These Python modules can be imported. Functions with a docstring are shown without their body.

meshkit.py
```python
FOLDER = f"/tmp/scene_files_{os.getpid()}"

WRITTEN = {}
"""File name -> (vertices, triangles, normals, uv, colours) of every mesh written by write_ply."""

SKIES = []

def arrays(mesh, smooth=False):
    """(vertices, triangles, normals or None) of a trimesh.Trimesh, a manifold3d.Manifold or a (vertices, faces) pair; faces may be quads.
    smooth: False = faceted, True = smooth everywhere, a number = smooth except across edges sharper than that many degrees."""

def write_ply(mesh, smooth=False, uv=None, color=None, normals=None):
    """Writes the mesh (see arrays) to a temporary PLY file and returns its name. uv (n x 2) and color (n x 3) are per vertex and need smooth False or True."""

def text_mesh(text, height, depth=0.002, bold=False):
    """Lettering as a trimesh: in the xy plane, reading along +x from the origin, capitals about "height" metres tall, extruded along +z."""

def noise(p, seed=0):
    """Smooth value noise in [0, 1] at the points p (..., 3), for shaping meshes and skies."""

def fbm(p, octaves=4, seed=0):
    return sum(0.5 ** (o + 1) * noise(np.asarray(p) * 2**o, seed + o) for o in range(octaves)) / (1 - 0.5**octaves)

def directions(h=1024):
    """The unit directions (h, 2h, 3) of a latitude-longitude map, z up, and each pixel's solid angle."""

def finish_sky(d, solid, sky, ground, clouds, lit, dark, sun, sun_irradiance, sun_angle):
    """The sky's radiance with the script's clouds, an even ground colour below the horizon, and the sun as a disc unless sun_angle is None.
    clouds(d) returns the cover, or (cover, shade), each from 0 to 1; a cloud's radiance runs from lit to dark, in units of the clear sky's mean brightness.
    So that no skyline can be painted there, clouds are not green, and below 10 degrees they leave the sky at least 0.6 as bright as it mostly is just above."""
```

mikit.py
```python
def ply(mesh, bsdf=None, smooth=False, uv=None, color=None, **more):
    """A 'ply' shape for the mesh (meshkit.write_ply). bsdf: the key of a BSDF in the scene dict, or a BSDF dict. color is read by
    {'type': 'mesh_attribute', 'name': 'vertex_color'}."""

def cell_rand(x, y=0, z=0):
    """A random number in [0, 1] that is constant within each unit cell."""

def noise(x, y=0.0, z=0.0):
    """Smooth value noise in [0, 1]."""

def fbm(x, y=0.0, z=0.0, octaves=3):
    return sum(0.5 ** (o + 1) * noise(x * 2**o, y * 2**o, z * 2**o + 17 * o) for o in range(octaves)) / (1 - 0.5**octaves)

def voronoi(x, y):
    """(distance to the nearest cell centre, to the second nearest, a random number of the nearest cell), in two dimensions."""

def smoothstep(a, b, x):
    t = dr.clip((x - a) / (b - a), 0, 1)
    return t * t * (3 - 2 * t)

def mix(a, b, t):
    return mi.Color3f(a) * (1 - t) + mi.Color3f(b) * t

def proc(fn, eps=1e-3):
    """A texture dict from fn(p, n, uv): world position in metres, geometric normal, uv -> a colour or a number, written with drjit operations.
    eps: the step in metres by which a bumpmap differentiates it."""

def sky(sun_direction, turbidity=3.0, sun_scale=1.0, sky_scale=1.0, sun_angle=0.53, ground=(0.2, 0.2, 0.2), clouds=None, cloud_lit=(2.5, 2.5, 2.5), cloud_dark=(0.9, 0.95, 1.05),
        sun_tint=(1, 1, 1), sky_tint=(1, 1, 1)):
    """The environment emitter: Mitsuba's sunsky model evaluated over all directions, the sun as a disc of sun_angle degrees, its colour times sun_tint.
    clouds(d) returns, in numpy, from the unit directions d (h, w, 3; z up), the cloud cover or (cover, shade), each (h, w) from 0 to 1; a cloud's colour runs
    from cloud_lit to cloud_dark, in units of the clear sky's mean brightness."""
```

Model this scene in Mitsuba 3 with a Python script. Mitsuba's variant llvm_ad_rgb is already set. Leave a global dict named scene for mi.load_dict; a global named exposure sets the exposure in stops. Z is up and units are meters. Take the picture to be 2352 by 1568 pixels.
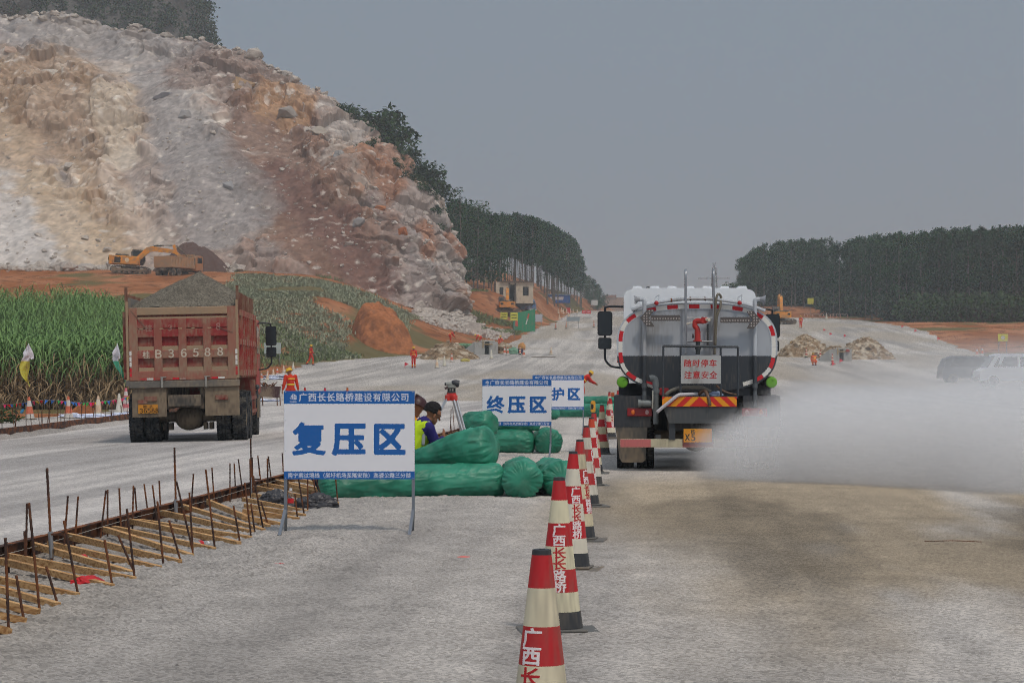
import math, random, numpy as np, trimesh, mitsuba as mi, drjit as dr, mikit, manifold3d as m3d
from shapely.geometry import Polygon
from scipy.interpolate import PchipInterpolator
from meshkit import fbm, noise
from mikit import proc
T = mi.ScalarTransform4f
scene, labels = {}, {}

# ---------------------------------------------------------------- camera, sky, exposure
EYE = 1.525
scene['camera'] = {'type': 'perspective', 'fov': 2 * math.degrees(math.atan(1176 / 5500)), 'fov_axis': 'x', 'near_clip': 0.5, 'far_clip': 6000,
    'principal_point_offset_y': -66 / 1568,
    'to_world': T().look_at(origin=[0, 0, EYE], target=[0, 100, EYE], up=[0, 0, 1]), 'medium': {'type': 'ref', 'id': 'haze_air'}}
SUN = (0.27, -0.48, 0.83)
exposure = 1.87
def veil(d):
    """thin high overcast: brightest round the veiled sun, evenly blue grey away from it"""
    c = d @ (np.array(SUN) / np.linalg.norm(SUN)); return np.ones(d.shape[:2]), 1 - np.clip((c + 0.2) / 1.2, 0, 1) ** 1.7
scene['sky'] = mikit.sky(SUN, turbidity=4, sun_scale=0.27, sun_angle=7, sky_scale=0.42, clouds=veil, cloud_lit=(3.1, 3.3, 3.7), cloud_dark=(1.34, 1.68, 2.08), sun_tint=(0.92, 0.98, 1.10), ground=(0.25, 0.23, 0.2))

# ---------------------------------------------------------------- colours and materials
def lin(r, g, b):
    c = np.array([r, g, b]) / 255.0
    return [float(v) for v in np.where(c < 0.04045, c / 12.92, ((c + 0.055) / 1.055) ** 2.4)]
VC = {'type': 'mesh_attribute', 'name': 'vertex_color'}
def f_own(p, n, uv):
    # the plain colour of a mesh travels in its uv: u holds red and green, v holds blue (square roots, 8 bits each)
    u = uv.x + 0.5; r = dr.floor(u / 256); g = dr.floor(u - 256 * r)
    return mi.Color3f(dr.square(r / 255), dr.square(g / 255), dr.square(uv.y / 255))
OWN = proc(f_own)
def own_uv(c, n):
    r, g, b = (int(round(math.sqrt(min(max(float(v), 0), 1)) * 255)) for v in c)
    return np.tile([float(r * 256 + g), float(b)], (n, 1))
def two(d): return {'type': 'twosided', 'bsdf': d}
scene['mat_matte'] = two({'type': 'principled', 'base_color': OWN, 'roughness': 0.85, 'specular': 0.3})
scene['mat_plastic'] = two({'type': 'principled', 'base_color': OWN, 'roughness': 0.42, 'specular': 0.5})
scene['mat_paint'] = two({'type': 'principled', 'base_color': OWN, 'roughness': 0.3, 'specular': 0.5, 'clearcoat': 0.6, 'clearcoat_gloss': 0.8})
scene['mat_metal'] = two({'type': 'principled', 'base_color': OWN, 'roughness': 0.38, 'metallic': 0.85})
def f_dust(p, n, uv):
    a = mikit.fbm(p.x * 2.3, p.y * 2.3, p.z * 2.3, octaves=4)
    b = mikit.noise(p.x * 31, p.y * 31, p.z * 9)
    return mikit.smoothstep(0.36, 0.72, a * 0.8 + b * 0.22) * 0.72
DUST = lin(158, 140, 118)
scene['mat_dusty'] = two({'type': 'blendbsdf', 'weight': proc(f_dust),
    'a': {'type': 'principled', 'base_color': OWN, 'roughness': 0.6, 'specular': 0.4},
    'b': {'type': 'diffuse', 'reflectance': {'type': 'rgb', 'value': [float(x) for x in DUST]}}})
def f_grime(p, n, uv):
    a = mikit.fbm(p.x * 4, p.y * 4, p.z * 1.5, octaves=4)
    b = mikit.noise(p.x * 60, p.y * 60, p.z * 7)
    return mikit.smoothstep(0.45, 0.85, a * 0.75 + b * 0.3) * 0.5
scene['mat_grimy'] = two({'type': 'blendbsdf', 'weight': proc(f_grime),
    'a': {'type': 'principled', 'base_color': OWN, 'roughness': 0.45, 'specular': 0.5},
    'b': {'type': 'diffuse', 'reflectance': {'type': 'rgb', 'value': [float(x) for x in lin(120, 112, 100)]}}})
def f_rust(p, n, uv):
    a = mikit.fbm(p.x * 6, p.y * 6, p.z * 6, octaves=4)
    c = mikit.mix(lin(56, 46, 44), lin(122, 74, 44), mikit.smoothstep(0.4, 0.62, a))
    return mikit.mix(c, lin(96, 64, 48), mikit.noise(p.x * 90, p.y * 90, p.z * 40) * 0.5)
scene['mat_rust'] = two({'type': 'principled', 'base_color': proc(f_rust), 'roughness': 0.8, 'specular': 0.3})
def f_wood(p, n, uv):
    g = mikit.fbm(p.x * 5, p.y * 60, p.z * 60, octaves=3)
    c = mikit.mix(lin(196, 158, 112), lin(150, 108, 68), mikit.smoothstep(0.35, 0.75, g))
    return mikit.mix(c, lin(120, 92, 66), mikit.smoothstep(0.6, 0.8, mikit.fbm(p.x * 3, p.y * 3, p.z * 9)) * 0.5)
scene['mat_wood'] = two({'type': 'principled', 'base_color': proc(f_wood), 'roughness': 0.85, 'specular': 0.2})
def f_rubber(p, n, uv):
    d = mikit.fbm(p.x * 9, p.y * 9, p.z * 9, octaves=3)
    return mikit.mix(lin(44, 46, 50), lin(112, 108, 100), mikit.smoothstep(0.35, 0.8, d) * 0.55)
scene['mat_rubber'] = two({'type': 'principled', 'base_color': proc(f_rubber), 'roughness': 0.9, 'specular': 0.2})
scene['mat_leaf'] = {'type': 'principledthin', 'base_color': OWN, 'roughness': 0.7, 'diff_trans': 0.5}
scene['mat_glass'] = two({'type': 'principled', 'base_color': {'type': 'rgb', 'value': [0.02, 0.025, 0.03]}, 'roughness': 0.08, 'specular': 0.5})
scene['mat_mirror'] = two({'type': 'roughconductor', 'alpha': 0.03, 'specular_reflectance': {'type': 'rgb', 'value': [0.75, 0.76, 0.78]}})

# ---------------------------------------------------------------- scene bookkeeping
def numbered(k):
    if k not in USED:
        USED.add(k); return k
    i = 1
    while f'{k}_{i:03d}' in USED: i += 1
    USED.add(f'{k}_{i:03d}'); return f'{k}_{i:03d}'
USED = set()
def tag(k, label=None, cat=None, group=None, kind=None):
    d = {a: b for a, b in (('label', label), ('category', cat), ('group', group), ('kind', kind)) if b}
    labels.setdefault(k, {}).update(d); return k
def thing(name, label, cat, group=None): return tag(numbered(name), label, cat, group)
def split_smooth(mesh, angle):
    if angle is True or angle is False: return mesh, angle
    m = trimesh.graph.smooth_shade(mesh, angle=np.radians(angle), facet_minarea=None)
    return m, True
def shape(mesh, mat, color=None, smooth=False, uv=None):
    if isinstance(mesh, MB): mesh = mesh.mesh()
    elif isinstance(mesh, (tuple, list)): mesh = trimesh.Trimesh(mesh[0], mesh[1], process=False)
    mesh, s = split_smooth(mesh, smooth)
    n = len(mesh.vertices)
    if color is None and mat in VCM: color = (0.5, 0.5, 0.5)
    if color is not None and np.ndim(color) == 1:
        uv, color = own_uv(color, n), None
    return mikit.ply(mesh, mat, smooth=s, uv=uv, color=color)
VCM = {'mat_matte', 'mat_plastic', 'mat_paint', 'mat_metal', 'mat_dusty', 'mat_grimy', 'mat_leaf'}
PARTS = {}
def obj(name, mesh, mat, color=None, parent=None, smooth=False, uv=None, to_world=None):
    k = numbered(parent + '__' + name if parent else name)
    scene[k] = shape(mesh, mat, color, smooth, uv)
    if to_world is not None: scene[k]['to_world'] = to_world
    return k
def place(x, y, z, rz=0.0, s=1.0, rx=0.0, ry=0.0):
    t = T().translate([x, y, z]).rotate([0, 0, 1], rz)
    if ry: t = t.rotate([0, 1, 0], ry)
    if rx: t = t.rotate([1, 0, 0], rx)
    if s != 1.0: t = t.scale(float(s))
    return t
class Kit:
    """the parts of one kind of thing, built once; put() adds one copy of the thing under its own key"""
    def __init__(self): self.parts = []
    def add(self, name, mesh, mat, color=None, smooth=False, label=None):
        names = [p[0] for p in self.parts]; k, i = name, 1
        while k in names: k = f'{name}_{i:03d}'; i += 1
        self.parts.append((k, shape(mesh, mat, color, smooth), label)); return k
    def put(self, name, label, cat, group, tw):
        key = thing(name, label, cat, group)
        for p, s, l in self.parts:
            k = f'{key}__{p}'; USED.add(k); scene[k] = {**s, 'to_world': tw}
            if l: labels[k] = {'label': l}
        return key

# ---------------------------------------------------------------- mesh building
def V(*a): return np.array(a, float)
def unit(a): a = np.asarray(a, float); return a / (np.linalg.norm(a) + 1e-12)
class MB:
    def __init__(self): self.v, self.f, self.n = [], [], 0
    def add(self, v, f, M=None):
        v = np.asarray(v, float)
        if M is not None: v = v @ np.asarray(M)[:3, :3].T + np.asarray(M)[:3, 3]
        self.v.append(v); self.f.append(np.asarray(f, int) + self.n); self.n += len(v); return self
    def tm(self, m, M=None): return self.add(m.vertices, m.faces, M)
    def mesh(self): return trimesh.Trimesh(np.vstack(self.v), np.vstack(self.f), process=False)
    def box(self, x0, x1, y0, y1, z0, z1, bev=0.0, M=None):
        if bev <= 0:
            v = np.array([[x, y, z] for x in (x0, x1) for y in (y0, y1) for z in (z0, z1)], float)
            f = [[0, 1, 3], [0, 3, 2], [4, 6, 7], [4, 7, 5], [0, 4, 5], [0, 5, 1], [2, 3, 7], [2, 7, 6], [0, 2, 6], [0, 6, 4], [1, 5, 7], [1, 7, 3]]
            return self.add(v, f, M)
        p = []
        for x, sx in ((x0, 1), (x1, -1)):
            for y, sy in ((y0, 1), (y1, -1)):
                for z, sz in ((z0, 1), (z1, -1)):
                    p += [(x + sx * bev, y + sy * bev, z), (x + sx * bev, y, z + sz * bev), (x, y + sy * bev, z + sz * bev)]
        h = trimesh.convex.convex_hull(np.array(p)); return self.add(h.vertices, h.faces, M)
    def bar(self, a, b, w, h=None, up=(0, 0, 1)):
        a, b = V(*a), V(*b); h = h or w; d = unit(b - a)
        s = np.cross(d, up); s = unit(s) if np.linalg.norm(s) > 1e-6 else V(1, 0, 0); u = np.cross(s, d)
        L = np.linalg.norm(b - a); M = np.eye(4); M[:3, 0], M[:3, 1], M[:3, 2], M[:3, 3] = s, d, u, a
        return self.box(-w / 2, w / 2, 0, L, -h / 2, h / 2, 0, M)
    def tube(self, pts, r, n=8, caps=True):
        p = np.asarray(pts, float); r = np.broadcast_to(r, (len(p),)).astype(float)
        t = np.gradient(p, axis=0); t /= np.linalg.norm(t, axis=1, keepdims=True) + 1e-12
        a = np.cross(t[0], [0, 0, 1] if abs(t[0][2]) < 0.9 else [1, 0, 0]); A = []
        for k in range(len(p)):
            a = unit(a - t[k] * np.dot(a, t[k])); A.append(a)
        A = np.array(A); B = np.cross(t, A); an = np.arange(n) * 2 * np.pi / n
        v = p[:, None] + r[:, None, None] * (np.cos(an)[None, :, None] * A[:, None] + np.sin(an)[None, :, None] * B[:, None])
        v = v.reshape(-1, 3); i, j = np.meshgrid(np.arange(len(p) - 1), np.arange(n), indexing='ij'); j2 = (j + 1) % n
        q = np.stack([i * n + j, i * n + j2, (i + 1) * n + j2, (i + 1) * n + j], -1).reshape(-1, 4)
        f = np.vstack([q[:, [0, 1, 2]], q[:, [0, 2, 3]]])
        if caps:
            c0, c1 = len(v), len(v) + 1; v = np.vstack([v, p[:1], p[-1:]]); k = np.arange(n); e = (len(p) - 1) * n
            f = np.vstack([f, np.stack([k * 0 + c0, (k + 1) % n, k], 1), np.stack([k * 0 + c1, e + k, e + (k + 1) % n], 1)])
        return self.add(v, f)
    def cyl(self, a, b, r, r2=None, n=16): return self.tube([a, b], [r, r if r2 is None else r2], n)
    def lathe(self, prof, n=24, M=None):
        p = np.asarray(prof, float); an = np.arange(n) * 2 * np.pi / n
        v = np.stack([p[:, None, 0] * np.cos(an), p[:, None, 0] * np.sin(an), np.repeat(p[:, 1:2], n, 1)], -1).reshape(-1, 3)
        i, j = np.meshgrid(np.arange(len(p) - 1), np.arange(n), indexing='ij'); j2 = (j + 1) % n
        q = np.stack([i * n + j, i * n + j2, (i + 1) * n + j2, (i + 1) * n + j], -1).reshape(-1, 4)
        return self.add(v, np.vstack([q[:, [0, 1, 2]], q[:, [0, 2, 3]]]), M)
    def prism(self, poly, d0, d1, plane='xz'):
        """a 2-d outline extruded: plane 'xz' goes along y, 'yz' along x, 'xy' along z"""
        g = poly if hasattr(poly, 'geom_type') else Polygon(poly)
        g = g.buffer(0)
        for q in getattr(g, 'geoms', [g]):
            m = trimesh.creation.extrude_polygon(q, abs(d1 - d0), engine='earcut'); v = np.array(m.vertices); v[:, 2] += min(d0, d1)
            f = m.faces
            if plane == 'xz': v = v[:, [0, 2, 1]]; f = f[:, ::-1]
            elif plane == 'yz': v = v[:, [2, 0, 1]]
            self.add(v, f)
        return self
    def ball(self, c, r, sub=2, sc=(1, 1, 1)):
        m = trimesh.creation.icosphere(subdivisions=sub, radius=r); return self.add(m.vertices * np.array(sc) + np.array(c), m.faces)
def rotz(deg):
    a = math.radians(deg); M = np.eye(4); M[:2, :2] = [[math.cos(a), -math.sin(a)], [math.sin(a), math.cos(a)]]; return M
def moved(M, x=0, y=0, z=0):
    M = np.array(M, float); M[:3, 3] += (x, y, z); return M
def grid_mesh(P):
    a, b = P.shape[:2]; i, j = np.meshgrid(np.arange(a - 1), np.arange(b - 1), indexing='ij')
    q = np.stack([i * b + j, (i + 1) * b + j, (i + 1) * b + j + 1, i * b + j + 1], -1).reshape(-1, 4)
    return trimesh.Trimesh(P.reshape(-1, 3), np.vstack([q[:, [0, 1, 2]], q[:, [0, 2, 3]]]), process=False)
def rock(rng, sub=1, rough=0.3, flat=0.7):
    p = rng.normal(size=(14, 3)); p /= np.linalg.norm(p, axis=1, keepdims=True); p *= rng.uniform(1 - rough, 1 + rough * 0.3, (14, 1)); p[:, 2] *= flat
    return trimesh.convex.convex_hull(p)
GLYPHS = {
 '复': [[[0,-5,1,2,6,4,34,7,66,13,53,24,34,10,27,9,13,22,12,28,14,31,33,42,49,56,41,57,36,62,36,110,23,101,17,99,5,113,3,118,4,122,31,146,50,174,56,175,72,169,74,165,72,156,182,156,186,153,186,133,182,130,171,129,173,125,173,62,168,57,161,56,170,49,170,42,160,30,139,13,154,9,197,4,199,0,199,-4,188,-20,181,-21,148,-17,101,-5,62,-16,10,-23,7,-20],[87,31,101,24,116,32,88,33]]],
 '压': [[[-2,-9,8,19,13,50,15,73,15,160,17,165,22,167,192,167,198,164,199,161,199,142,195,136,130,135,130,99,183,98,189,94,189,74,185,69,155,67,177,45,185,33,184,27,171,16,192,15,198,10,199,-8,195,-15,36,-16,31,-12,24,-23,17,-24,1,-15],[131,48,130,47,130,15,159,15,151,28],[130,61,131,61,139,67,130,68],[46,69,40,15,98,15,98,67],[47,136,46,97,98,99,97,136]]],
 '区': [[[11,159,13,162,17,166,190,165,194,159,193,139,187,134,167,134,169,129,168,123,134,75,160,49,174,32,173,24,163,13,192,12,197,10,199,5,199,-10,197,-15,191,-19,15,-18,11,-11],[67,15,67,12,147,13,112,51,89,31],[68,133,110,97,123,113,136,133,69,134],[44,39,70,57,88,73,44,113,43,40],[43,122,44,121,58,134,43,134],[44,19,43,19,43,13,49,13]]],
 '终': [[[-1,97,0,103,7,108,20,129,42,174,48,175,61,170,67,164,59,143,41,111,44,109,49,110,63,132,68,132,79,126,97,147,111,172,115,175,119,175,137,170,139,164,136,154,173,155,185,147,187,142,181,128,158,95,176,82,199,72,202,68,202,64,190,48,183,47,157,60,137,75,129,71,128,67,157,54,170,44,170,37,157,23,153,23,135,35,109,47,107,49,105,55,89,47,83,47,78,42,10,30,6,34,1,53,15,65,28,80,8,79,5,82],[127,126,137,114,146,126,128,127],[52,67,53,65,68,67,72,72,100,84,116,96,104,110,87,95,82,95,76,100]],[[0,10,1,14,5,17,75,30,82,30,87,22,96,32,102,33,134,23,166,10,182,2,184,-1,185,-6,175,-20,168,-23,134,-6,87,10,81,4,8,-11,3,-7]]],
 '护': [[[5,45,1,65,4,68,31,76,31,106,10,106,6,108,4,111,4,130,9,134,31,135,31,169,35,174,53,175,58,172,60,134,77,134,82,131,83,137,88,140,124,140,124,143,113,158,111,164,115,169,130,174,135,173,139,170,152,153,158,140,187,140,192,135,192,53,190,50,185,48,167,48,164,52,162,61,111,61,107,31,101,11,91,-10,80,-23,73,-23,58,-9,51,-18,43,-21,18,-22,13,-19,7,0,9,4,13,6,31,6,31,44,9,41],[111,90,162,89,163,112,112,113],[59,85,77,87,83,83,82,109,76,106,59,106],[59,1,61,0,64,4,75,25,80,44,81,61,59,54]]],
 '养': [[[0,47,3,54,27,62,41,69,7,71,5,75,5,92,7,95,70,97,70,99,26,101,23,105,23,119,28,126,18,127,14,131,14,148,17,152,51,153,45,163,45,167,47,171,62,176,67,176,74,169,84,153,117,153,131,175,139,177,153,172,158,169,158,164,153,153,182,153,186,150,186,129,183,127,172,126,177,120,177,104,174,100,105,99,103,98,104,96,190,96,194,91,194,76,191,71,159,69,172,62,195,54,198,51,198,43,186,29,182,28,173,30,147,44,145,43,145,-18,142,-22,120,-23,116,-18,116,60,120,65,116,70,87,70,81,64,83,58,82,35,80,21,74,9,59,-9,34,-24,29,-24,26,-21,16,-9,15,-3,18,1,35,9,45,18,51,28,54,41,17,28,11,31]]],
 '广': [[[3,-9,16,19,22,44,24,69,24,140,26,142,96,143,89,167,92,170,109,173,115,169,125,143,190,143,192,141,193,122,190,119,49,119,48,50,45,29,38,5,28,-16,21,-23,17,-22]]],
 '西': [[[7,139,7,157,10,160,191,159,193,156,193,140,191,136,133,135,133,116,180,116,183,114,183,-18,179,-20,161,-19,159,-17,158,-8,43,-8,42,-18,40,-20,20,-20,18,-16,18,112,21,116,66,116,67,135,10,136],[47,33,42,33,43,16,159,16,158,41,127,41,114,47,109,60,108,93,89,92,84,71,74,54,54,36],[134,93,133,65,158,65,159,92],[91,136,90,116,109,116,109,136],[42,59,47,61,58,71,63,81,65,93,42,92]]],
 '长': [[[6,75,6,90,9,94,45,95,45,168,47,171,67,172,70,169,71,95,89,96,75,109,74,115,77,117,113,136,135,152,152,168,156,168,172,161,173,155,144,128,95,96,191,94,193,92,193,73,190,70,120,69,132,50,147,34,167,20,196,8,198,2,184,-15,159,-6,139,8,122,23,107,43,93,70,71,70,70,14,115,24,118,20,119,3,116,1,46,-20,43,-17,37,-4,38,2,43,4,45,9,45,70,10,70]]],
 '路': [[[3,10,13,15,13,81,16,84,33,84,35,82,35,20,42,21,42,93,16,94,13,97,13,161,15,164,85,164,87,161,88,121,103,142,117,173,134,170,138,167,135,153,170,153,182,147,183,143,174,121,156,91,169,80,197,65,199,61,190,46,183,42,182,-19,163,-20,159,-13,120,-13,116,-20,97,-20,95,-17,95,42,85,42,78,51,65,50,65,27,89,30,92,16,91,9,8,-11,5,-7],[119,10,159,10,160,39,119,39],[127,63,128,61,152,62,139,73],[126,129,139,110,152,129,127,130],[65,75,86,74,92,68,112,81,123,92,111,109,95,91,92,91,87,95,65,94],[37,142,36,116,64,116,64,142]]],
 '桥': [[[2,38,2,41,19,74,31,109,30,111,7,111,5,115,5,131,9,134,34,135,34,170,36,172,54,173,56,171,57,135,79,133,82,121,111,121,117,137,88,136,81,152,84,158,134,163,173,170,177,168,186,155,186,151,183,148,142,140,138,124,138,121,193,121,196,118,196,101,194,98,170,97,179,84,198,68,198,64,187,51,184,49,173,58,171,57,171,-18,169,-20,151,-20,147,-17,147,69,150,71,158,72,142,98,128,98,113,73,122,71,123,68,123,40,120,24,109,1,94,-16,85,-22,81,-21,69,-10,69,-5,86,10,95,25,99,40,99,58,86,49,81,48,72,60,64,58,59,68,57,68,57,-18,53,-21,38,-21,34,-17,34,49,32,48,16,20,10,22],[58,109,80,76,91,85,100,97,78,98,76,101,75,111,58,111]]],
 '建': [[[4,-7,22,13,30,25,17,51,13,67,28,72,39,47,48,81,28,82,18,76,10,90,26,110,42,138,11,140,11,159,52,159,59,161,70,154,70,149,45,103,61,102,70,98,64,59,54,27,77,13,110,6,114,7,113,26,66,27,64,30,64,42,66,45,113,45,112,55,74,55,73,71,113,73,112,81,76,81,74,98,112,100,113,109,65,109,63,126,66,128,113,128,112,136,77,136,76,152,78,154,112,154,113,169,115,171,132,171,134,154,178,153,178,128,190,128,192,125,192,110,178,109,178,83,134,81,133,73,181,72,183,71,183,56,134,55,133,46,189,45,191,42,191,29,189,27,134,26,132,7,194,6,195,1,188,-14,116,-14,94,-12,65,-4,45,8,32,-8,19,-19],[133,129,158,128,159,135,134,136],[134,100,158,100,159,109,134,109]]],
 '设': [[[64,95,66,98,82,108,93,123,97,164,164,164,165,111,190,111,193,93,186,91,160,91,153,93,148,97,145,107,145,143,117,144,114,122,108,106,95,91,85,84,172,83,183,78,171,48,148,18,169,7,194,-1,196,-4,186,-18,181,-20,161,-14,129,3,98,-12,74,-19,65,-5,66,-1,96,9,112,18,96,36,82,62,74,64,74,82],[105,61,116,43,130,30,146,46,155,61]],[[5,91,5,105,7,108,54,108,55,27,75,38,82,23,81,19,36,-15,32,-14,23,1,31,10,34,19,34,87,8,88]],[[21,157,33,168,36,167,60,145,67,137,68,133,56,121,53,121,22,153]]],
 '有': [[[5,60,37,92,57,124,11,125,9,128,9,143,11,145,67,145,76,170,80,171,96,166,91,145,191,144,191,128,189,125,82,125,73,109,167,107,168,1,165,-11,157,-17,120,-19,113,-3,116,2,146,2,146,21,70,21,69,-18,49,-19,48,70,19,46,16,46],[69,41,146,40,146,54,70,55],[69,75,146,74,146,87,70,88]]],
 '限': [[[78,-5,85,9,85,161,179,162,179,69,191,56,192,53,160,29,175,12,195,1,196,-4,184,-18,181,-18,160,-4,143,15,142,-2,140,-4,89,-19,85,-18],[141,68,149,46,176,67],[106,89,158,88,159,106,107,106],[106,126,158,125,159,142,107,143],[108,9,142,17,129,40,119,68,106,67]],[[15,160,17,163,70,164,81,156,62,104,72,90,78,76,79,50,73,35,61,29,43,28,38,44,39,47,56,49,60,56,59,68,56,80,42,101,56,142,35,142,33,-19,17,-19,15,-16]]],
 '公': [[[115,157,118,161,131,167,135,166,163,123,196,89,195,85,182,72,176,74,149,104,130,131]],[[23,15,30,19,48,39,70,71,90,109,95,110,111,103,112,99,89,58,62,21,139,25,119,53,121,58,138,64,173,18,187,-8,168,-18,154,5,31,-6]],[[7,84,7,87,23,102,39,122,62,164,67,165,83,160,84,156,69,127,39,85,25,72,22,72]]],
 '司': [[[15,157,17,159,178,159,181,157,181,1,179,-7,174,-12,159,-17,130,-18,123,0,124,5,159,6,159,138,17,138,15,140]],[[16,107,16,120,18,123,141,123,143,121,141,104,18,104]],[[29,5,30,87,129,86,127,18,50,18,48,3,31,3],[49,38,107,37,108,68,50,68]]],
 '南': [[[9,133,10,151,88,151,89,170,91,171,110,171,112,151,190,151,191,149,190,131,111,130,112,116,181,114,181,-3,178,-11,165,-18,133,-19,126,-3,129,1,159,1,159,96,140,96,140,90,130,72,151,69,149,53,110,52,111,38,153,38,154,20,110,19,109,-15,91,-16,89,-14,89,19,48,19,46,21,47,38,88,38,89,52,52,53,51,70,70,71,70,73,60,91,61,96,42,96,41,-17,39,-19,21,-19,20,114,87,116,89,130,11,131],[81,96,92,71,108,71,120,95]]],
 '宁': [[[11,73,11,90,14,92,187,92,190,89,190,74,186,71,111,71,110,-4,104,-14,89,-18,58,-18,51,0,52,4,89,5,89,70,14,71]],[[17,99,18,142,93,142,84,167,100,172,104,172,107,166,118,142,184,141,184,99,182,97,163,99,161,121,38,121,37,98]]],
 '过': [[[4,2,16,16,34,30,34,75,8,77,7,94,9,96,55,95,56,27,73,15,89,10,111,8,192,12,196,10,191,-9,178,-11,89,-10,68,-4,44,11,33,2,19,-15,16,-15]],[[13,154,15,158,28,166,48,147,62,130,65,135,140,135,141,169,160,171,162,168,163,136,189,135,190,117,163,114,162,36,159,23,145,17,111,15,103,32,105,37,141,37,140,115,65,115,62,129,48,118,44,118]],[[73,95,74,98,90,105,117,69,119,60,103,52]]],
 '境': [[[57,-7,58,-2,76,2,88,9,95,17,99,28,99,33,81,33,80,36,80,94,82,97,178,95,178,35,154,33,154,3,173,2,176,22,180,23,194,16,192,-3,187,-12,171,-17,148,-16,138,-12,133,-2,132,33,121,33,113,7,97,-9,81,-17,66,-20],[100,51,156,50,157,56,101,57],[101,80,101,73,157,74,156,80]],[[4,27,29,37,29,101,8,102,7,120,9,122,29,123,30,169,49,168,50,123,67,122,70,119,97,121,92,138,77,139,77,155,117,157,114,167,117,170,134,172,141,157,183,155,182,139,167,138,161,121,187,120,187,102,51,102,50,46,69,51,73,32,12,7,9,9],[112,136,118,120,139,120,145,137]]],
 '线': [[[6,98,22,120,47,171,64,164,65,160,38,105,53,107,66,129,83,121,86,123,114,127,114,169,116,172,134,170,136,131,166,136,138,154,139,159,147,167,151,168,167,159,182,148,174,137,183,136,186,119,137,111,139,91,187,99,190,96,192,82,141,70,148,42,161,53,176,73,193,66,192,61,180,44,155,21,163,8,172,2,176,5,179,24,183,24,194,17,196,14,195,8,190,-10,179,-18,161,-17,147,-7,136,8,106,-8,83,-15,73,-2,74,3,102,13,129,28,121,66,87,60,83,60,80,64,78,48,14,33,8,52,19,60,38,85,13,82],[47,63,48,61,75,67,81,65,81,80,117,87,116,107,88,104,83,116]],[[8,12,76,32,81,29,83,17,80,13,16,-7,11,-5]]],
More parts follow.
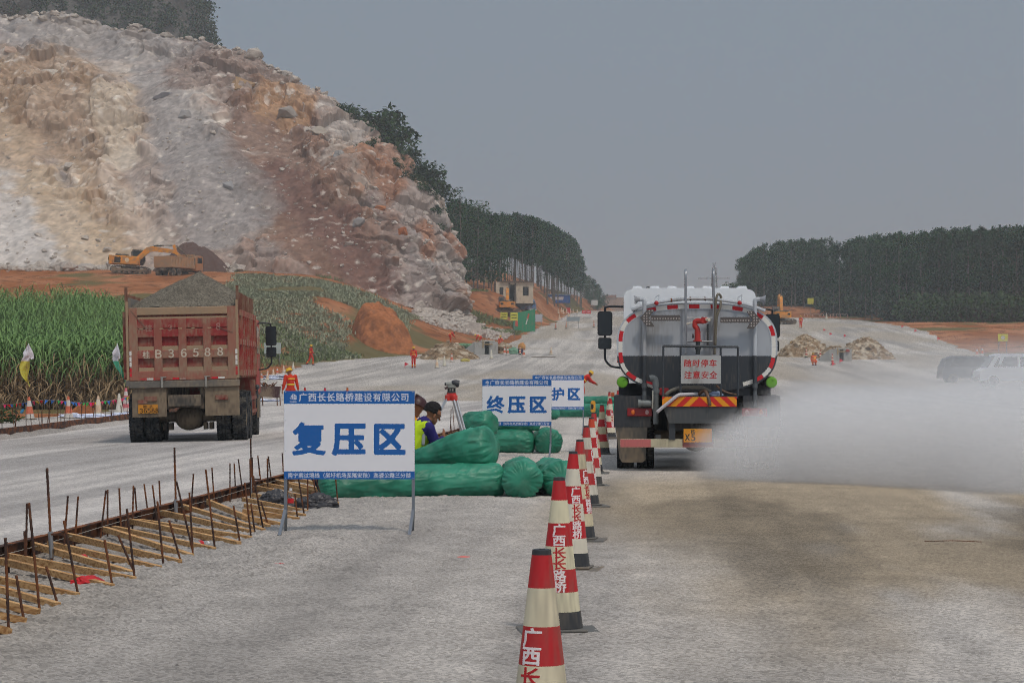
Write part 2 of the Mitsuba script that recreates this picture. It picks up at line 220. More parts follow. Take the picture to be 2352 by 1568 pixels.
 '吴': [[[5,-5,8,-1,36,5,61,15,73,24,78,32,10,33,8,35,9,52,84,52,86,54,87,68,22,68,21,87,181,86,181,69,179,68,110,68,107,53,191,52,192,35,190,33,121,32,129,21,147,10,165,4,193,0,194,-3,184,-19,151,-14,131,-5,113,9,100,26,89,10,80,2,66,-6,47,-13,14,-19]],[[30,102,31,162,168,162,169,102,167,100,32,100],[51,120,147,120,148,142,51,143]]],
 '圩': [[[77,76,78,93,126,95,126,140,86,140,85,160,187,159,186,140,147,139,148,94,193,94,195,92,195,75,193,73,148,72,147,-1,145,-10,140,-15,127,-18,106,-19,98,-1,100,3,126,3,126,72,79,73]],[[4,29,5,33,32,44,32,102,7,103,5,121,31,123,32,167,35,169,49,169,53,167,53,123,78,121,77,103,53,102,53,52,78,59,82,42,14,12,9,14]]],
 '机': [[[67,-8,84,19,94,52,96,76,97,159,169,159,170,5,171,3,180,4,182,40,186,41,198,34,198,9,195,-9,185,-17,165,-17,156,-14,150,-6,147,140,117,139,117,68,114,44,107,21,96,-2,83,-19,79,-19]],[[3,33,25,73,37,106,36,108,8,108,7,127,10,129,40,129,41,170,59,171,61,169,62,129,88,129,91,125,91,111,89,108,61,107,62,94,90,63,92,58,83,46,78,44,64,63,62,64,61,-18,44,-19,41,-17,40,60,16,19,10,20]]],
 '场': [[[4,27,31,38,31,101,8,102,7,120,9,122,31,123,33,169,52,168,52,123,73,122,75,104,102,119,129,141,73,142,72,160,74,162,160,163,173,153,171,148,121,108,189,107,191,105,183,15,178,-4,171,-14,160,-18,136,-18,130,0,131,3,155,2,159,8,166,47,168,86,161,86,147,50,130,20,106,-6,90,-19,85,-19,73,-10,73,-6,97,12,113,31,131,61,140,86,130,86,122,68,109,48,84,25,72,31,11,7],[52,47,72,52,76,43,94,60,108,86,81,84,72,102,53,102]]],
 '至': [[[8,-10,9,9,89,10,89,39,26,41,27,60,89,60,89,85,50,84,30,81,26,83,21,101,38,113,61,139,14,140,12,159,14,160,186,159,185,140,91,140,61,106,134,108,116,126,118,130,130,137,159,116,183,91,184,85,168,75,155,89,111,87,109,86,110,61,174,60,176,57,176,42,174,40,111,39,110,10,191,9,192,-11]]],
 '隆': [[[13,160,15,162,65,163,76,156,67,123,95,145,115,172,133,168,129,155,170,155,180,149,181,145,174,134,152,110,176,100,196,96,198,91,188,77,173,80,170,70,143,70,142,59,182,58,184,42,143,40,142,33,179,32,182,29,182,18,180,15,143,15,142,5,192,4,194,2,194,-14,70,-15,67,-12,68,4,121,4,122,14,86,15,85,23,68,33,56,27,38,27,34,37,33,-17,31,-19,15,-19],[118,135,133,121,150,136,119,137],[119,90,119,88,148,89,133,98],[97,40,94,32,121,32,122,39],[110,70,108,58,121,58,122,70],[57,102,66,91,96,101,115,111,102,124,82,109,78,109,66,122],[72,78,74,63,74,42,83,53,91,72,94,74,94,79,78,75],[33,47,49,46,55,53,51,76,36,98,50,143,33,142]]],
 '安': [[[10,90,13,93,66,93,83,126,102,122,104,120,93,93,189,93,189,73,151,72,139,48,126,31,180,4,186,-1,186,-3,173,-17,169,-18,148,-5,108,14,70,-6,41,-16,24,-18,14,-4,14,1,56,11,83,24,37,42,36,47,53,72,13,72,10,76],[68,54,70,52,104,40,116,54,126,72,80,72]],[[16,147,86,148,80,167,99,172,112,148,184,148,185,104,183,102,164,102,162,128,38,128,36,103,17,102]]],
 '段': [[[76,-6,77,-2,101,6,121,19,108,38,97,61,91,63,91,81,81,91,96,105,103,120,105,162,166,164,167,107,192,107,194,91,184,88,163,88,151,92,146,105,146,144,125,145,124,122,120,106,113,94,101,81,169,81,179,77,181,74,173,50,153,18,173,7,195,-1,195,-4,186,-17,181,-19,154,-7,137,3,114,-10,87,-20],[118,59,128,42,137,33,147,45,154,60]],[[4,33,20,37,21,153,75,172,79,172,92,160,92,156,42,139,41,123,84,122,86,120,86,105,84,103,42,102,41,83,84,82,86,64,42,62,41,41,87,46,90,43,90,28,42,19,41,-15,23,-17,20,-14,20,14,6,15]]],
 '高': [[[9,149,88,151,85,167,104,172,113,151,189,151,191,148,191,133,189,131,10,131]],[[16,73,182,74,184,71,183,-9,172,-17,146,-18,139,-4,141,0,163,0,162,56,38,56,36,-18,17,-19]],[[39,124,41,126,160,126,162,124,162,82,161,80,41,80],[60,98,140,97,141,108,61,109]],[[53,-6,54,49,144,49,143,3,74,3,72,-7],[74,32,74,20,124,21,124,32]]],
 '速': [[[5,-3,14,8,35,23,35,79,8,80,6,83,8,99,56,99,57,28,87,47,103,64,69,67,68,118,70,121,113,121,114,131,63,131,60,133,61,150,113,151,115,170,132,171,135,170,136,151,192,149,192,133,190,131,135,131,136,121,183,119,183,67,149,64,181,38,188,31,189,28,178,16,175,16,136,49,135,8,131,5,193,8,195,3,190,-13,139,-16,91,-14,71,-9,45,5,33,-3,19,-18,16,-18],[135,84,162,84,162,102,135,102],[73,12,88,6,118,4,114,9,114,45,92,25],[89,84,114,84,114,102,89,102],[57,21,64,17,65,17,57,26]],[[10,151,12,155,27,163,56,133,60,127,59,124,46,115,42,115]]],
 '分': [[[6,87,6,91,20,102,39,124,63,167,82,163,84,158,69,129,47,95,157,96,132,131,118,158,119,162,136,168,164,124,195,92,195,89,181,76,177,77,167,86,165,86,162,35,158,3,150,-11,135,-17,101,-17,94,3,96,5,127,3,134,6,140,26,142,74,95,74,86,40,72,14,48,-8,21,-20,10,-3,35,10,52,24,66,48,72,74,36,74,33,82,23,74,20,74]]],
 '部': [[[122,-17,122,159,180,161,191,155,193,150,169,92,181,77,188,60,190,50,189,29,180,14,169,10,147,9,142,20,142,-18],[142,31,163,30,167,32,170,38,170,50,166,63,147,89,165,141,142,140]],[[7,75,8,93,37,94,25,128,13,130,15,148,52,148,46,167,64,172,76,148,113,147,114,130,105,128,92,94,117,93,117,74],[46,127,54,110,57,94,70,93,82,128]],[[19,60,21,61,108,61,108,-16,89,-16,87,-8,40,-8,37,-18,20,-18],[39,12,87,12,87,41,40,42]]],
 '三': [[[10,15,188,17,190,14,190,-2,188,-5,12,-5,10,-3]],[[21,133,21,149,23,152,177,152,179,149,179,134,177,131,23,131]],[[34,67,34,84,36,86,161,86,164,83,164,68,161,65]]],
 '（': [[[136,67,138,99,147,131,166,161,177,174,181,174,193,168,194,164,175,139,164,117,158,93,157,68,159,50,166,29,179,6,194,-11,192,-16,178,-22,160,-3,144,28]]],
 '）': [[[6,-15,6,-11,21,6,34,29,43,62,43,89,37,115,25,139,6,164,7,168,23,174,44,147,57,120,64,91,64,60,56,28,37,-6,22,-22]]],
 '北': [[[110,8,110,166,113,168,129,168,132,166,132,104,178,137,193,121,179,108,132,80,132,8,136,6,172,8,175,17,178,46,180,48,197,40,197,19,194,3,189,-7,184,-11,174,-15,131,-15,122,-12,114,-5]],[[4,26,61,49,61,98,12,99,10,101,10,119,61,120,61,166,82,167,82,-16,62,-17,61,25,13,6]]],
 '投': [[[4,61,5,65,33,73,33,110,7,111,6,129,33,131,34,171,54,170,54,131,79,129,78,111,54,110,55,79,75,83,66,93,66,97,82,110,88,119,91,130,93,164,159,164,161,161,162,111,190,110,192,93,184,91,156,91,148,93,141,105,140,143,113,144,111,124,106,109,97,95,84,84,169,83,179,79,181,74,170,51,145,19,166,8,193,1,195,-4,185,-18,180,-19,151,-9,126,5,99,-9,66,-20,56,-4,57,0,86,8,108,19,93,37,78,62,73,63,54,57,55,-2,52,-10,40,-17,16,-18,9,1,33,3,33,50,10,44],[103,62,114,43,126,32,139,44,151,62]]],
 '集': [[[3,-3,4,2,42,15,66,28,9,29,8,31,9,48,89,49,88,57,54,57,51,51,33,51,31,108,16,99,3,110,3,114,34,145,51,171,71,168,65,150,96,150,91,167,108,172,121,150,180,148,181,134,178,131,116,130,117,124,171,124,172,109,170,107,117,107,116,102,170,101,173,98,172,84,117,83,116,76,185,76,187,73,186,58,111,57,110,49,192,47,193,32,191,29,134,28,162,14,196,3,196,-3,186,-15,150,-3,111,20,110,-18,108,-19,89,-18,88,19,58,0,19,-17,15,-17],[53,77,94,76,95,82,54,83],[53,102,94,101,95,106,54,107],[53,126,94,124,95,130,54,131]]],
 '团': [[[14,160,16,162,185,162,185,-19,166,-19,163,-11,36,-11,33,-19,14,-18],[36,142,36,9,164,9,164,142,125,142,128,139,128,115,158,114,159,97,156,95,128,94,128,29,126,22,114,16,90,15,83,33,107,35,106,71,76,45,53,31,50,31,39,44,74,70,97,94,45,95,42,97,42,112,44,115,106,115,107,138,109,142]]],
 '随': [[[11,160,14,164,58,165,69,159,72,154,78,155,94,133,95,147,98,150,126,151,133,172,152,168,150,150,193,149,195,147,195,132,193,129,142,129,138,121,183,120,187,117,186,18,181,13,175,10,155,9,152,11,148,27,151,29,165,29,165,42,137,43,136,11,129,8,139,5,160,5,194,8,197,3,194,-12,189,-15,162,-16,127,-15,108,-8,88,6,82,1,71,-17,65,-18,54,-1,63,11,79,25,79,73,69,74,69,51,66,35,60,29,52,25,34,25,33,-18,31,-20,14,-20,11,-17],[136,92,164,91,165,99,137,99],[136,71,137,63,165,63,164,72],[55,101,60,93,63,95,91,95,107,112,116,128,98,129,100,118,87,110,84,110,66,136],[101,22,115,13,114,86,106,79,100,80],[35,95,33,47,45,45,48,51,48,65,43,82],[33,107,35,107,37,113,44,142,33,141]]],
 '时': [[[12,153,15,156,80,156,83,153,83,130,86,132,147,132,149,170,170,171,172,169,172,133,195,132,196,111,194,109,172,109,172,6,170,-6,166,-12,153,-17,116,-18,108,-1,110,5,148,6,147,109,83,111,82,19,36,17,33,1,16,1,13,3],[35,40,60,40,60,76,35,76],[36,134,35,98,60,98,60,133]],[[91,89,93,94,106,101,110,101,137,60,143,51,142,47,128,38,123,38]]],
 '停': [[[2,87,28,124,51,172,68,168,70,166,69,155,112,155,109,168,128,173,140,155,191,155,194,152,194,136,192,133,64,133,60,136,50,117,50,-16,48,-20,31,-20,28,-17,28,79,17,69,14,69]],[[58,41,58,77,61,80,191,80,194,77,194,40,177,38,174,32,138,32,137,-7,135,-12,128,-18,93,-20,90,-18,84,-4,87,2,114,2,114,32,78,32,75,38,60,39],[79,53,171,52,172,58,80,59]],[[76,128,78,131,175,131,178,128,178,87,175,84,78,84,76,86],[97,104,154,103,155,111,98,111]]],
 '车': [[[8,21,8,37,10,41,97,42,97,63,47,63,34,60,30,62,24,81,35,92,50,120,13,121,11,122,13,143,61,143,72,171,78,173,95,169,98,166,90,143,188,142,189,123,186,120,78,120,59,86,97,86,97,114,100,116,120,116,122,86,173,85,176,83,176,65,173,63,122,63,122,41,190,41,193,37,193,21,191,18,122,18,121,-19,100,-20,97,-18,97,18,11,18]]],
 '注': [[[15,154,23,168,29,170,69,148,69,143,65,134,119,134,105,165,108,168,123,173,127,171,137,155,145,134,190,133,192,114,189,111,139,111,139,75,182,74,184,72,184,55,182,52,139,52,139,10,193,9,196,6,196,-12,194,-14,57,-13,56,6,58,8,115,9,115,52,73,52,70,55,70,72,73,74,115,75,115,111,66,111,63,115,62,131,56,128]],[[10,-5,48,63,54,65,67,54,67,49,31,-16,24,-18]],[[4,98,12,112,19,115,52,97,58,92,58,89,49,75,44,73]]],
 '意': [[[8,-4,35,36,34,100,37,104,11,106,10,122,13,125,55,126,49,137,21,138,19,140,21,157,87,157,84,166,85,170,105,174,116,157,178,157,180,155,179,138,152,137,146,126,189,125,191,123,189,105,164,104,168,99,168,39,164,35,187,6,191,-1,190,-5,175,-12,170,-10,159,8,144,26,145,31,152,34,151,36,111,35,126,23,127,19,134,22,149,15,146,-8,141,-14,134,-18,77,-19,61,-14,57,-7,55,2,55,30,58,36,40,35,53,26,42,3,27,-15,22,-15],[56,56,143,55,144,59,57,60],[56,80,143,79,144,83,57,84],[79,3,124,2,127,5,128,19,112,7,79,30],[77,137,80,125,119,125,125,136],[75,36,77,34,77,36]]],
 '全': [[[1,91,3,96,32,112,60,133,81,154,96,174,101,174,115,168,115,158,134,139,161,118,198,95,199,91,187,76,183,76,167,85,166,79,162,77,112,76,112,54,163,54,166,50,166,35,162,32,113,32,112,8,187,7,190,4,189,-14,14,-15,11,-11,11,4,14,7,88,8,88,32,40,32,36,34,36,51,39,54,87,54,88,76,39,77,35,79,34,86,15,76],[57,101,57,98,146,100,100,141,78,118]]],
 '桂': [[[1,38,19,74,31,110,9,112,7,115,7,131,10,134,34,134,35,172,55,171,57,134,78,134,79,143,81,145,119,145,120,169,122,171,143,170,144,145,182,145,184,143,184,126,182,123,144,123,143,103,191,102,194,99,194,83,192,80,143,80,143,58,184,57,187,54,187,38,184,34,144,34,143,11,194,10,196,7,196,-9,194,-12,63,-11,62,8,64,10,120,10,119,34,78,34,75,38,75,53,78,57,119,57,120,80,77,80,79,70,67,56,62,58,56,68,56,-18,53,-20,37,-20,34,-18,34,53,15,21,9,22],[56,108,71,88,71,99,74,102,119,102,120,122,81,123,78,112,57,111]]],
 'B': [[[16,148,19,151,81,149,100,143,113,131,118,119,118,103,114,91,104,79,112,74,121,64,126,54,127,38,121,20,108,6,97,1,80,-4,17,-3],[43,20,74,19,89,24,96,30,99,37,100,47,97,54,92,60,82,64,43,65],[43,90,68,89,84,93,91,103,92,111,89,119,75,127,43,127]]],
 '3': [[[2,17,13,33,17,33,28,24,40,18,48,17,62,18,73,26,77,37,76,48,69,58,55,64,34,65,31,69,31,84,33,87,58,91,69,99,72,115,69,123,59,129,47,130,34,125,23,116,19,116,8,129,8,134,21,145,43,153,62,153,81,146,94,133,99,117,96,97,91,88,80,78,94,67,103,51,104,32,98,16,89,5,77,-2,62,-6,46,-7,19,1]]],
 '6': [[[7,57,7,83,12,109,19,126,31,141,51,152,70,153,85,149,103,137,104,132,91,119,88,119,79,126,70,130,57,129,49,124,38,108,33,88,35,85,54,94,71,94,89,87,98,78,105,60,106,37,100,17,89,4,77,-4,65,-7,49,-6,36,-1,24,10,15,26],[34,58,36,39,46,22,54,17,63,16,75,24,80,36,81,50,78,61,71,70,62,73,53,72,42,67]]],
 '5': [[[1,16,13,33,17,32,28,23,39,18,53,17,60,18,72,28,78,43,75,60,66,72,57,76,46,76,26,68,14,76,18,148,21,151,96,149,97,130,95,127,42,126,39,98,40,96,61,98,74,96,86,90,96,79,103,63,105,44,102,29,95,15,87,6,75,-2,61,-6,46,-7,19,1]]],
 '8': [[[5,31,5,42,9,55,16,66,28,78,18,90,13,104,13,122,20,136,31,146,47,153,71,152,85,145,96,131,101,117,98,96,84,75,98,62,105,47,106,29,99,13,89,3,77,-4,62,-7,46,-6,31,-2,19,5,10,16],[30,35,33,26,39,20,50,16,59,15,67,17,76,24,80,30,80,39,77,48,72,53,46,66,34,54,30,45],[37,109,40,101,46,95,65,85,75,99,77,114,70,126,61,131,54,131,41,124]]],
 'X': [[[-1,-2,0,3,41,75,3,143,3,149,29,150,58,97,85,149,111,150,112,145,74,75,115,3,115,-3,89,-4,56,53,26,-4,2,-4]]],
}
ADV = {'B': 0.656, '3': 0.555, '6': 0.555, '5': 0.555, '8': 0.555, 'X': 0.573}
def glyph(ch):
    out = []
    for poly in GLYPHS[ch]:
        rings = [[(r[i] / 200, r[i + 1] / 200) for i in range(0, len(r), 2)] for r in poly]
        out.append(Polygon(rings[0], rings[1:]).buffer(0))
    return out
def text(mb, s, x, z, h, y0, y1, spacing=1.0, sx=1.0, slant=0.0):
    """flat raised lettering in the xz plane; h is the em height, x the left edge, z the middle line of the characters"""
    for ch in s:
        if ch == ' ': x += 0.5 * h * sx * spacing; continue
        for g in glyph(ch):
            for q in getattr(g, 'geoms', [g]):
                f = lambda c: [(x + a * h * sx + slant * (b - 0.38) * h, z + (b - 0.38) * h) for a, b in c]
                mb.prism(Polygon(f(q.exterior.coords), [f(r.coords) for r in q.interiors]), y0, y1)
        x += ADV.get(ch, 1.0) * h * sx * spacing
    return mb
# ---------------------------------------------------------------- the lie of the land
PROFILE = PchipInterpolator([-80, 0, 60, 110, 150, 200, 259, 300, 350, 412, 470, 520, 600, 660, 720, 800, 1000, 6000], [0, 0, 0, .05, .6, 1.8, 3.5, 5.2, 7.7, 9.9, 12.1, 13.8, 16.3, 16.9, 15.5, 11, 2, 0])
LEFT_EDGE = PchipInterpolator([-80, 0, 80, 150, 205, 235, 255, 275, 340, 412, 520, 620, 800, 6000], [-14.6, -14.6, -14.6, -17, -18, -13.5, -7.5, -2.5, 3, 7.5, 12.7, 22, 50, 60])
RIGHT_EDGE = PchipInterpolator([-80, 0, 150, 230, 260, 355, 420, 445, 462, 500, 600, 800, 6000], [30, 33, 42, 47, 50, 59, 62, 60, 46, 37, 40, 70, 80])
BANK_H = PchipInterpolator([-80, 100, 170, 250, 320, 345, 372, 420, 470, 560, 650, 800, 6000], [0, 0, 3.3, 5.5, 8.5, 7, 5, 5.5, 5, 5, 4, 0, 0])
BANK_W = PchipInterpolator([-80, 170, 250, 320, 345, 372, 470, 600, 6000], [14, 14, 16, 32, 26, 8, 7, 7, 7])
def sstep(a, b, x): t = np.clip((x - a) / (b - a), 0, 1); return t * t * (3 - 2 * t)
def land(x, y):
    x, y = np.asarray(x, float), np.asarray(y, float)
    z = PROFILE(y) + BANK_H(y) * sstep(0, 1, (LEFT_EDGE(y) - x) / BANK_W(y))
    z = z + 5 * sstep(430, 520, y) * sstep(10, 24, LEFT_EDGE(y) - x) * (1 - sstep(650, 800, y))
    off = np.maximum(np.maximum(LEFT_EDGE(y) - x, x - RIGHT_EDGE(y)), 0)
    bump = fbm(np.stack([x / 9, y / 9, x * 0], -1), 4, 3) - 0.5
    z = z + bump * 1.3 * np.clip(off / 8, 0, 1) * sstep(60, 160, y)
    z = z + 5 * sstep(455, 520, y) * sstep(38, 52, x) * (1 - sstep(640, 700, y))
    return z
def land1(x, y): return float(land(np.array([x]), np.array([y]))[0])
def FORM_X(y): return np.interp(y, [0, 18.8, 31.7, 56, 110], [-5.45, -4.02, -3.03, -1.28, 2.4])
FAR_FORM_X = -12.1
def slab(x, y):
    """top of the compacted base course held by the steel forms"""
    e = FORM_X(y)
    return 0.13 + 0.022 * (x - e) * (1 - sstep(85, 112, y)) - 0.12 * sstep(85, 112, y) + PROFILE(y)

Ys = np.unique(np.concatenate([np.arange(-80, 0, 8), np.arange(0, 60, 1.0), np.arange(60, 160, 2.0), np.arange(160, 480, 2.5), np.arange(480, 900, 8), np.linspace(900, 5500, 30)]))
Xs = np.unique(np.concatenate([np.linspace(-3000, -200, 20), np.arange(-200, -70, 5), np.arange(-70, 90, 1.25), np.arange(90, 220, 6), np.linspace(220, 3000, 20)]))
X, Y = np.meshgrid(Xs, Ys, indexing='ij')
Z = land(X, Y)
inner = np.minimum(X - LEFT_EDGE(Y) - 1.5, RIGHT_EDGE(Y) - 1.5 - X)
Z = Z - 0.35 * np.clip((inner + 1.2) / 1.2, 0, 1) * (Y < 800)
def f_ground(p, n, uv):
    a = mikit.fbm(p.x / 7, p.y / 11, 0.0, octaves=5); b = mikit.fbm(p.x * 0.9, p.y * 0.9, p.z * 0.9, octaves=3)
    red = mikit.mix(lin(158, 100, 64), lin(186, 130, 96), mikit.smoothstep(0.3, 0.7, a))
    red = mikit.mix(red, lin(118, 80, 58), mikit.smoothstep(0.5, 0.75, b) * 0.8)
    green = mikit.mix(lin(82, 92, 58), lin(110, 112, 80), b)
    w = mikit.smoothstep(0.56, 0.64, mikit.fbm(p.x / 13 + 7, p.y / 19, 0.0, octaves=4)) * 0.8
    return mikit.mix(red, green, w)
scene['mat_ground'] = two({'type': 'diffuse', 'reflectance': proc(f_ground)})
tag(obj('ground', grid_mesh(np.stack([X, Y, Z], -1)), 'mat_ground', smooth=True), kind='structure')

def gravel(p):
    f, s, r = mikit.voronoi(p.x * 52, p.y * 52)
    xl = p.x - 0.055 * p.y
    st = mikit.fbm(xl * 0.45, p.y * 0.05, 0.0, octaves=5) * 0.6 + mikit.fbm(xl * 1.7, p.y * 0.018, 4.0, octaves=3) * 0.4
    q = mikit.fbm(p.x * 0.16 + 5, p.y * 0.035, 0.0, octaves=4)
    c = mikit.mix(lin(130, 126, 122), lin(168, 163, 157), mikit.smoothstep(0.3, 0.7, st))
    c = mikit.mix(c, lin(142, 133, 120), mikit.smoothstep(0.5, 0.72, q + 0.12 * mikit.smoothstep(10, 26, p.x)) * 0.75)
    c = c * (0.68 + 0.64 * r) * (0.82 + 0.4 * mikit.fbm(p.x * 4, p.y * 2.5, octaves=3))
    return c
def f_gravel(p, n, uv):
    c = gravel(p)
    # the lane that the water truck has sprayed: brown, washed fines in blotches with a ragged edge
    xw = p.x - 0.06 * p.y
    w = mikit.fbm(xw * 0.55, p.y * 0.11, 3.0, octaves=5)
    band = mikit.smoothstep(0.4, 2.8, p.x + (w - 0.5) * 4) * mikit.smoothstep(38, 30, p.y)
    c = mikit.mix(c, c * mi.Color3f(0.74, 0.65, 0.51), band * mikit.smoothstep(0.22, 0.48, w))
    wet = mikit.smoothstep(0.50, 0.60, mikit.fbm(xw * 0.6 + 9, p.y * 0.085, 1.0, octaves=5)) * mikit.smoothstep(0.6, 2.0, p.x) * mikit.smoothstep(40, 30, p.y)
    return mikit.mix(c, c * mi.Color3f(0.60, 0.60, 0.60), wet * 0.85)
scene['mat_gravel'] = two({'type': 'principled', 'base_color': proc(f_gravel), 'roughness': 0.85, 'specular': 0.3})
def f_base(p, n, uv):
    f, s, r = mikit.voronoi(p.x * 26, p.y * 26)
    xl = p.x - 0.07 * p.y
    a = mikit.fbm(xl * 0.8, p.y * 0.05, 2.0, octaves=4) * 0.55 + mikit.fbm(xl * 2.2, p.y * 0.02, 6.0, octaves=3) * 0.45
    c = mikit.mix(lin(136, 133, 131), lin(176, 172, 168), mikit.smoothstep(0.3, 0.7, a))
    return c * (0.8 + 0.4 * r) * (0.9 + 0.2 * mikit.noise(p.x * 2.2, p.y * 1.1))
scene['mat_base'] = two({'type': 'principled', 'base_color': proc(f_base), 'roughness': 0.85, 'specular': 0.3})

def strip(xa, xb, ys, nx, zf, jit=0.0, seed=1):
    e = (fbm(np.stack([ys * 0.12, ys * 0 + seed, ys * 0], -1), 4, seed) - 0.5) * jit
    t = np.linspace(0, 1, nx); X = xa(ys)[:, None] + e[:, None] + (xb(ys)[:, None] - xa(ys)[:, None] - 2 * e[:, None]) * t
    Y = np.repeat(ys[:, None], nx, 1); return np.stack([X, Y, zf(X, Y)], -1)[:, ::1].transpose(1, 0, 2)
yr = Ys[(Ys >= -80) & (Ys <= 800)]
def road_z(x, y):
    z = land(x, y)
    near = (FORM_X(y) - x)
    z = z - 0.3 * np.clip((near - 0.15) / 0.3, 0, 1) * np.clip((x - FAR_FORM_X - 0.1) / 0.3, 0, 1) * (1 - sstep(95, 112, y))
    return z + 0.006 * 0
P = strip(lambda y: LEFT_EDGE(y) + 0.0, lambda y: RIGHT_EDGE(y) + 0.0, yr, 150, road_z, 2.4)
# a low windrow of loose stone along the strut strip and small unevenness close to the camera
P[..., 2] += 0.05 * np.clip(fbm(np.stack([P[..., 0] * 0.7, P[..., 1] * 0.35, P[..., 0] * 0], -1), 3, 8) - 0.35, 0, 1) * (P[..., 1] < 70)
tag(obj('road', grid_mesh(P), 'mat_gravel', smooth=True), kind='structure')
# the crushed stone nearest the camera, stone by stone
def domes(x, y, sc, seed):
    i0, j0 = np.floor(x / sc), np.floor(y / sc); best = np.zeros_like(x)
    for a in (-1, 0, 1):
        for b in (-1, 0, 1):
            ci, cj = i0 + a, j0 + b; h = np.sin(ci * 127.1 + cj * 311.7 + seed) * 43758.5453; h = h - np.floor(h); g = np.sin(ci * 269.5 + cj * 183.3 + seed) * 43758.5453; g = g - np.floor(g)
            r = (.35 + .5 * h) * sc; d2 = ((ci + .2 + .6 * h) * sc - x) ** 2 + ((cj + .2 + .6 * g) * sc - y) ** 2; best = np.maximum(best, np.sqrt(np.maximum(r * r - d2, 0)) * (.35 + .9 * g))
    return best
yn = [9.2]
while yn[-1] < 50: yn.append(yn[-1] + .022 * (yn[-1] / 10) ** 1.6)
yn = np.array(yn); tn = np.linspace(0, 1, 640); xa = FORM_X(yn) + .07; GX = xa[:, None] + (9.5 - xa[:, None]) * tn; GY = np.repeat(yn[:, None], 640, 1)
loose = np.clip(np.exp(-((GX - FORM_X(GY)[...] - .9) / 1.5) ** 2) + .6 * sstep(.42, .6, fbm(np.stack([GX * .5, GY * .25, GX * 0], -1), 4, 301)) * sstep(4, 0, GX), .22, 1.0)
GZ = .014 + .05 * np.clip(fbm(np.stack([GX * 0.7, GY * 0.35, GX * 0], -1), 3, 8) - 0.35, 0, 1) + domes(GX, GY, .046, 1.0) * .6 * loose + domes(GX, GY, .13, 5.0) * .12 * loose
rim = np.minimum(np.minimum(tn, 1 - tn)[None] / .01, np.minimum(GY - 9.2, 50 - GY) / 1.0); GZ = GZ - .04 * (1 - np.clip(rim, 0, 1)) - .022 * np.exp(-((GX - FORM_X(GY) - .5) / .7) ** 2)
tag(obj('road', grid_mesh(np.stack([GX, GY, GZ], -1).transpose(1, 0, 2)), 'mat_gravel', smooth=True), kind='structure')
yb = np.arange(2, 114, 1.0)
P = strip(lambda y: np.full_like(y, FAR_FORM_X + 0.02), lambda y: FORM_X(y) - 0.03, yb, 40, slab)
P[..., 2] += 0.02 * (fbm(np.stack([P[..., 0] * 0.5, P[..., 1] * 0.1, P[..., 0] * 0], -1), 3, 5) - 0.5)
tag(obj('road_base_course', grid_mesh(P), 'mat_base', smooth=True), kind='structure')

# ---------------------------------------------------------------- quarry hill
BASE = np.array([[-150, 330, 15], [-110, 328, 14.5], [-85, 325, 14], [-55, 322, 13.6], [-40, 320, 12.8], [-28, 318, 11.8], [-17, 316, 10.3], [-11, 320, 9.6], [-8, 326, 9.0], [-6.6, 333, 8.3]], float)
RIDGE = np.array([[-150, 405, 66], [-110, 402, 62.5], [-85, 400, 60.6], [-72, 398, 59.2], [-52.9, 390, 55.6], [-45, 385, 53.2], [-38.4, 380, 49.4], [-30.8, 372, 44.2], [-21.5, 362, 38.2], [-19.4, 360, 35.4], [-14.6, 355, 30.4], [-9.9, 348, 24.6], [-7.8, 342, 19.4], [-7.2, 338, 14.2], [-6.7, 334, 8.0]], float)
def along(C, n, w=None):
    s = np.r_[0, np.cumsum(np.linalg.norm(np.diff(C, axis=0), axis=1))]; s /= s[-1]
    return PchipInterpolator(s, C)(n)
NS, NT = 520, 250
sv = np.linspace(0, 1, NS)
rb = along(RIDGE, sv)
# base points are matched to the ridge by x so that the strata run straight down the face
bx = np.interp(rb[:, 0], [-150, -85, -38, -20, -9.9, -7.8, -6.7], [-150, -85, -40, -22, -11, -8.3, -6.6])
order = np.argsort(BASE[:, 0]); bs = np.stack([bx, PchipInterpolator(BASE[:, 0], BASE[:, 1])(bx), PchipInterpolator(BASE[:, 0], BASE[:, 2])(bx)], -1)
tv = np.linspace(0, 1, NT)
S, TT = np.meshgrid(sv, tv, indexing='ij')
B, R = bs[:, None], rb[:, None]
rise = TT + 0.10 * np.sin(TT * np.pi) * (S > 0) * sstep(0.45, 0.75, S) - 0.07 * np.sin(TT * np.pi) * (1 - sstep(0.3, 0.6, S))
H = B + (R - B) * np.stack([TT, TT, rise], -1)
q = H / 1.0
steep = sstep(0.45, 0.7, S)
def cells(p, sc, seed):
    """blocky rock: distance-to-joint field from jittered lattice points"""
    p = np.asarray(p) / sc; i0 = np.floor(p); d1 = np.full(p.shape[:-1], 9.0); d2 = d1.copy(); val = np.zeros_like(d1)
    for a in np.ndindex(3, 3, 3):
        c = i0 + np.array(a) - 1
        h = np.sin(c @ np.array([[127.1, 269.5, 113.5], [311.7, 183.3, 271.9], [74.7, 246.1, 124.6]]) + seed) * 43758.5453; h = h - np.floor(h)
        d = np.linalg.norm(c + h - p, axis=-1); new = d < d1
        d2 = np.where(new, d1, np.minimum(d2, d)); val = np.where(new, h[..., 0], val); d1 = np.where(new, d, d1)
    return d1, d2 - d1, val
flow = np.stack([q[..., 0] + 0.55 * q[..., 2], q[..., 1] * 0.3, q[..., 2] * 0.18], -1)      # things slide down to the right
big = fbm(q / 17, 4, 11); mid = fbm(q / 5.0, 4, 12)
gully = fbm(flow / 6, 4, 13)
outc = sstep(0.44, 0.58, fbm(np.stack([flow[..., 0] / 13, q[..., 2] / 10, q[..., 1] * 0], -1), 4, 14) + 0.11 * steep + 0.03 * sstep(0.55, 0.75, TT) - 0.05 - 0.16 * (1 - sstep(0.05, 0.3, TT)) * (1 - steep))
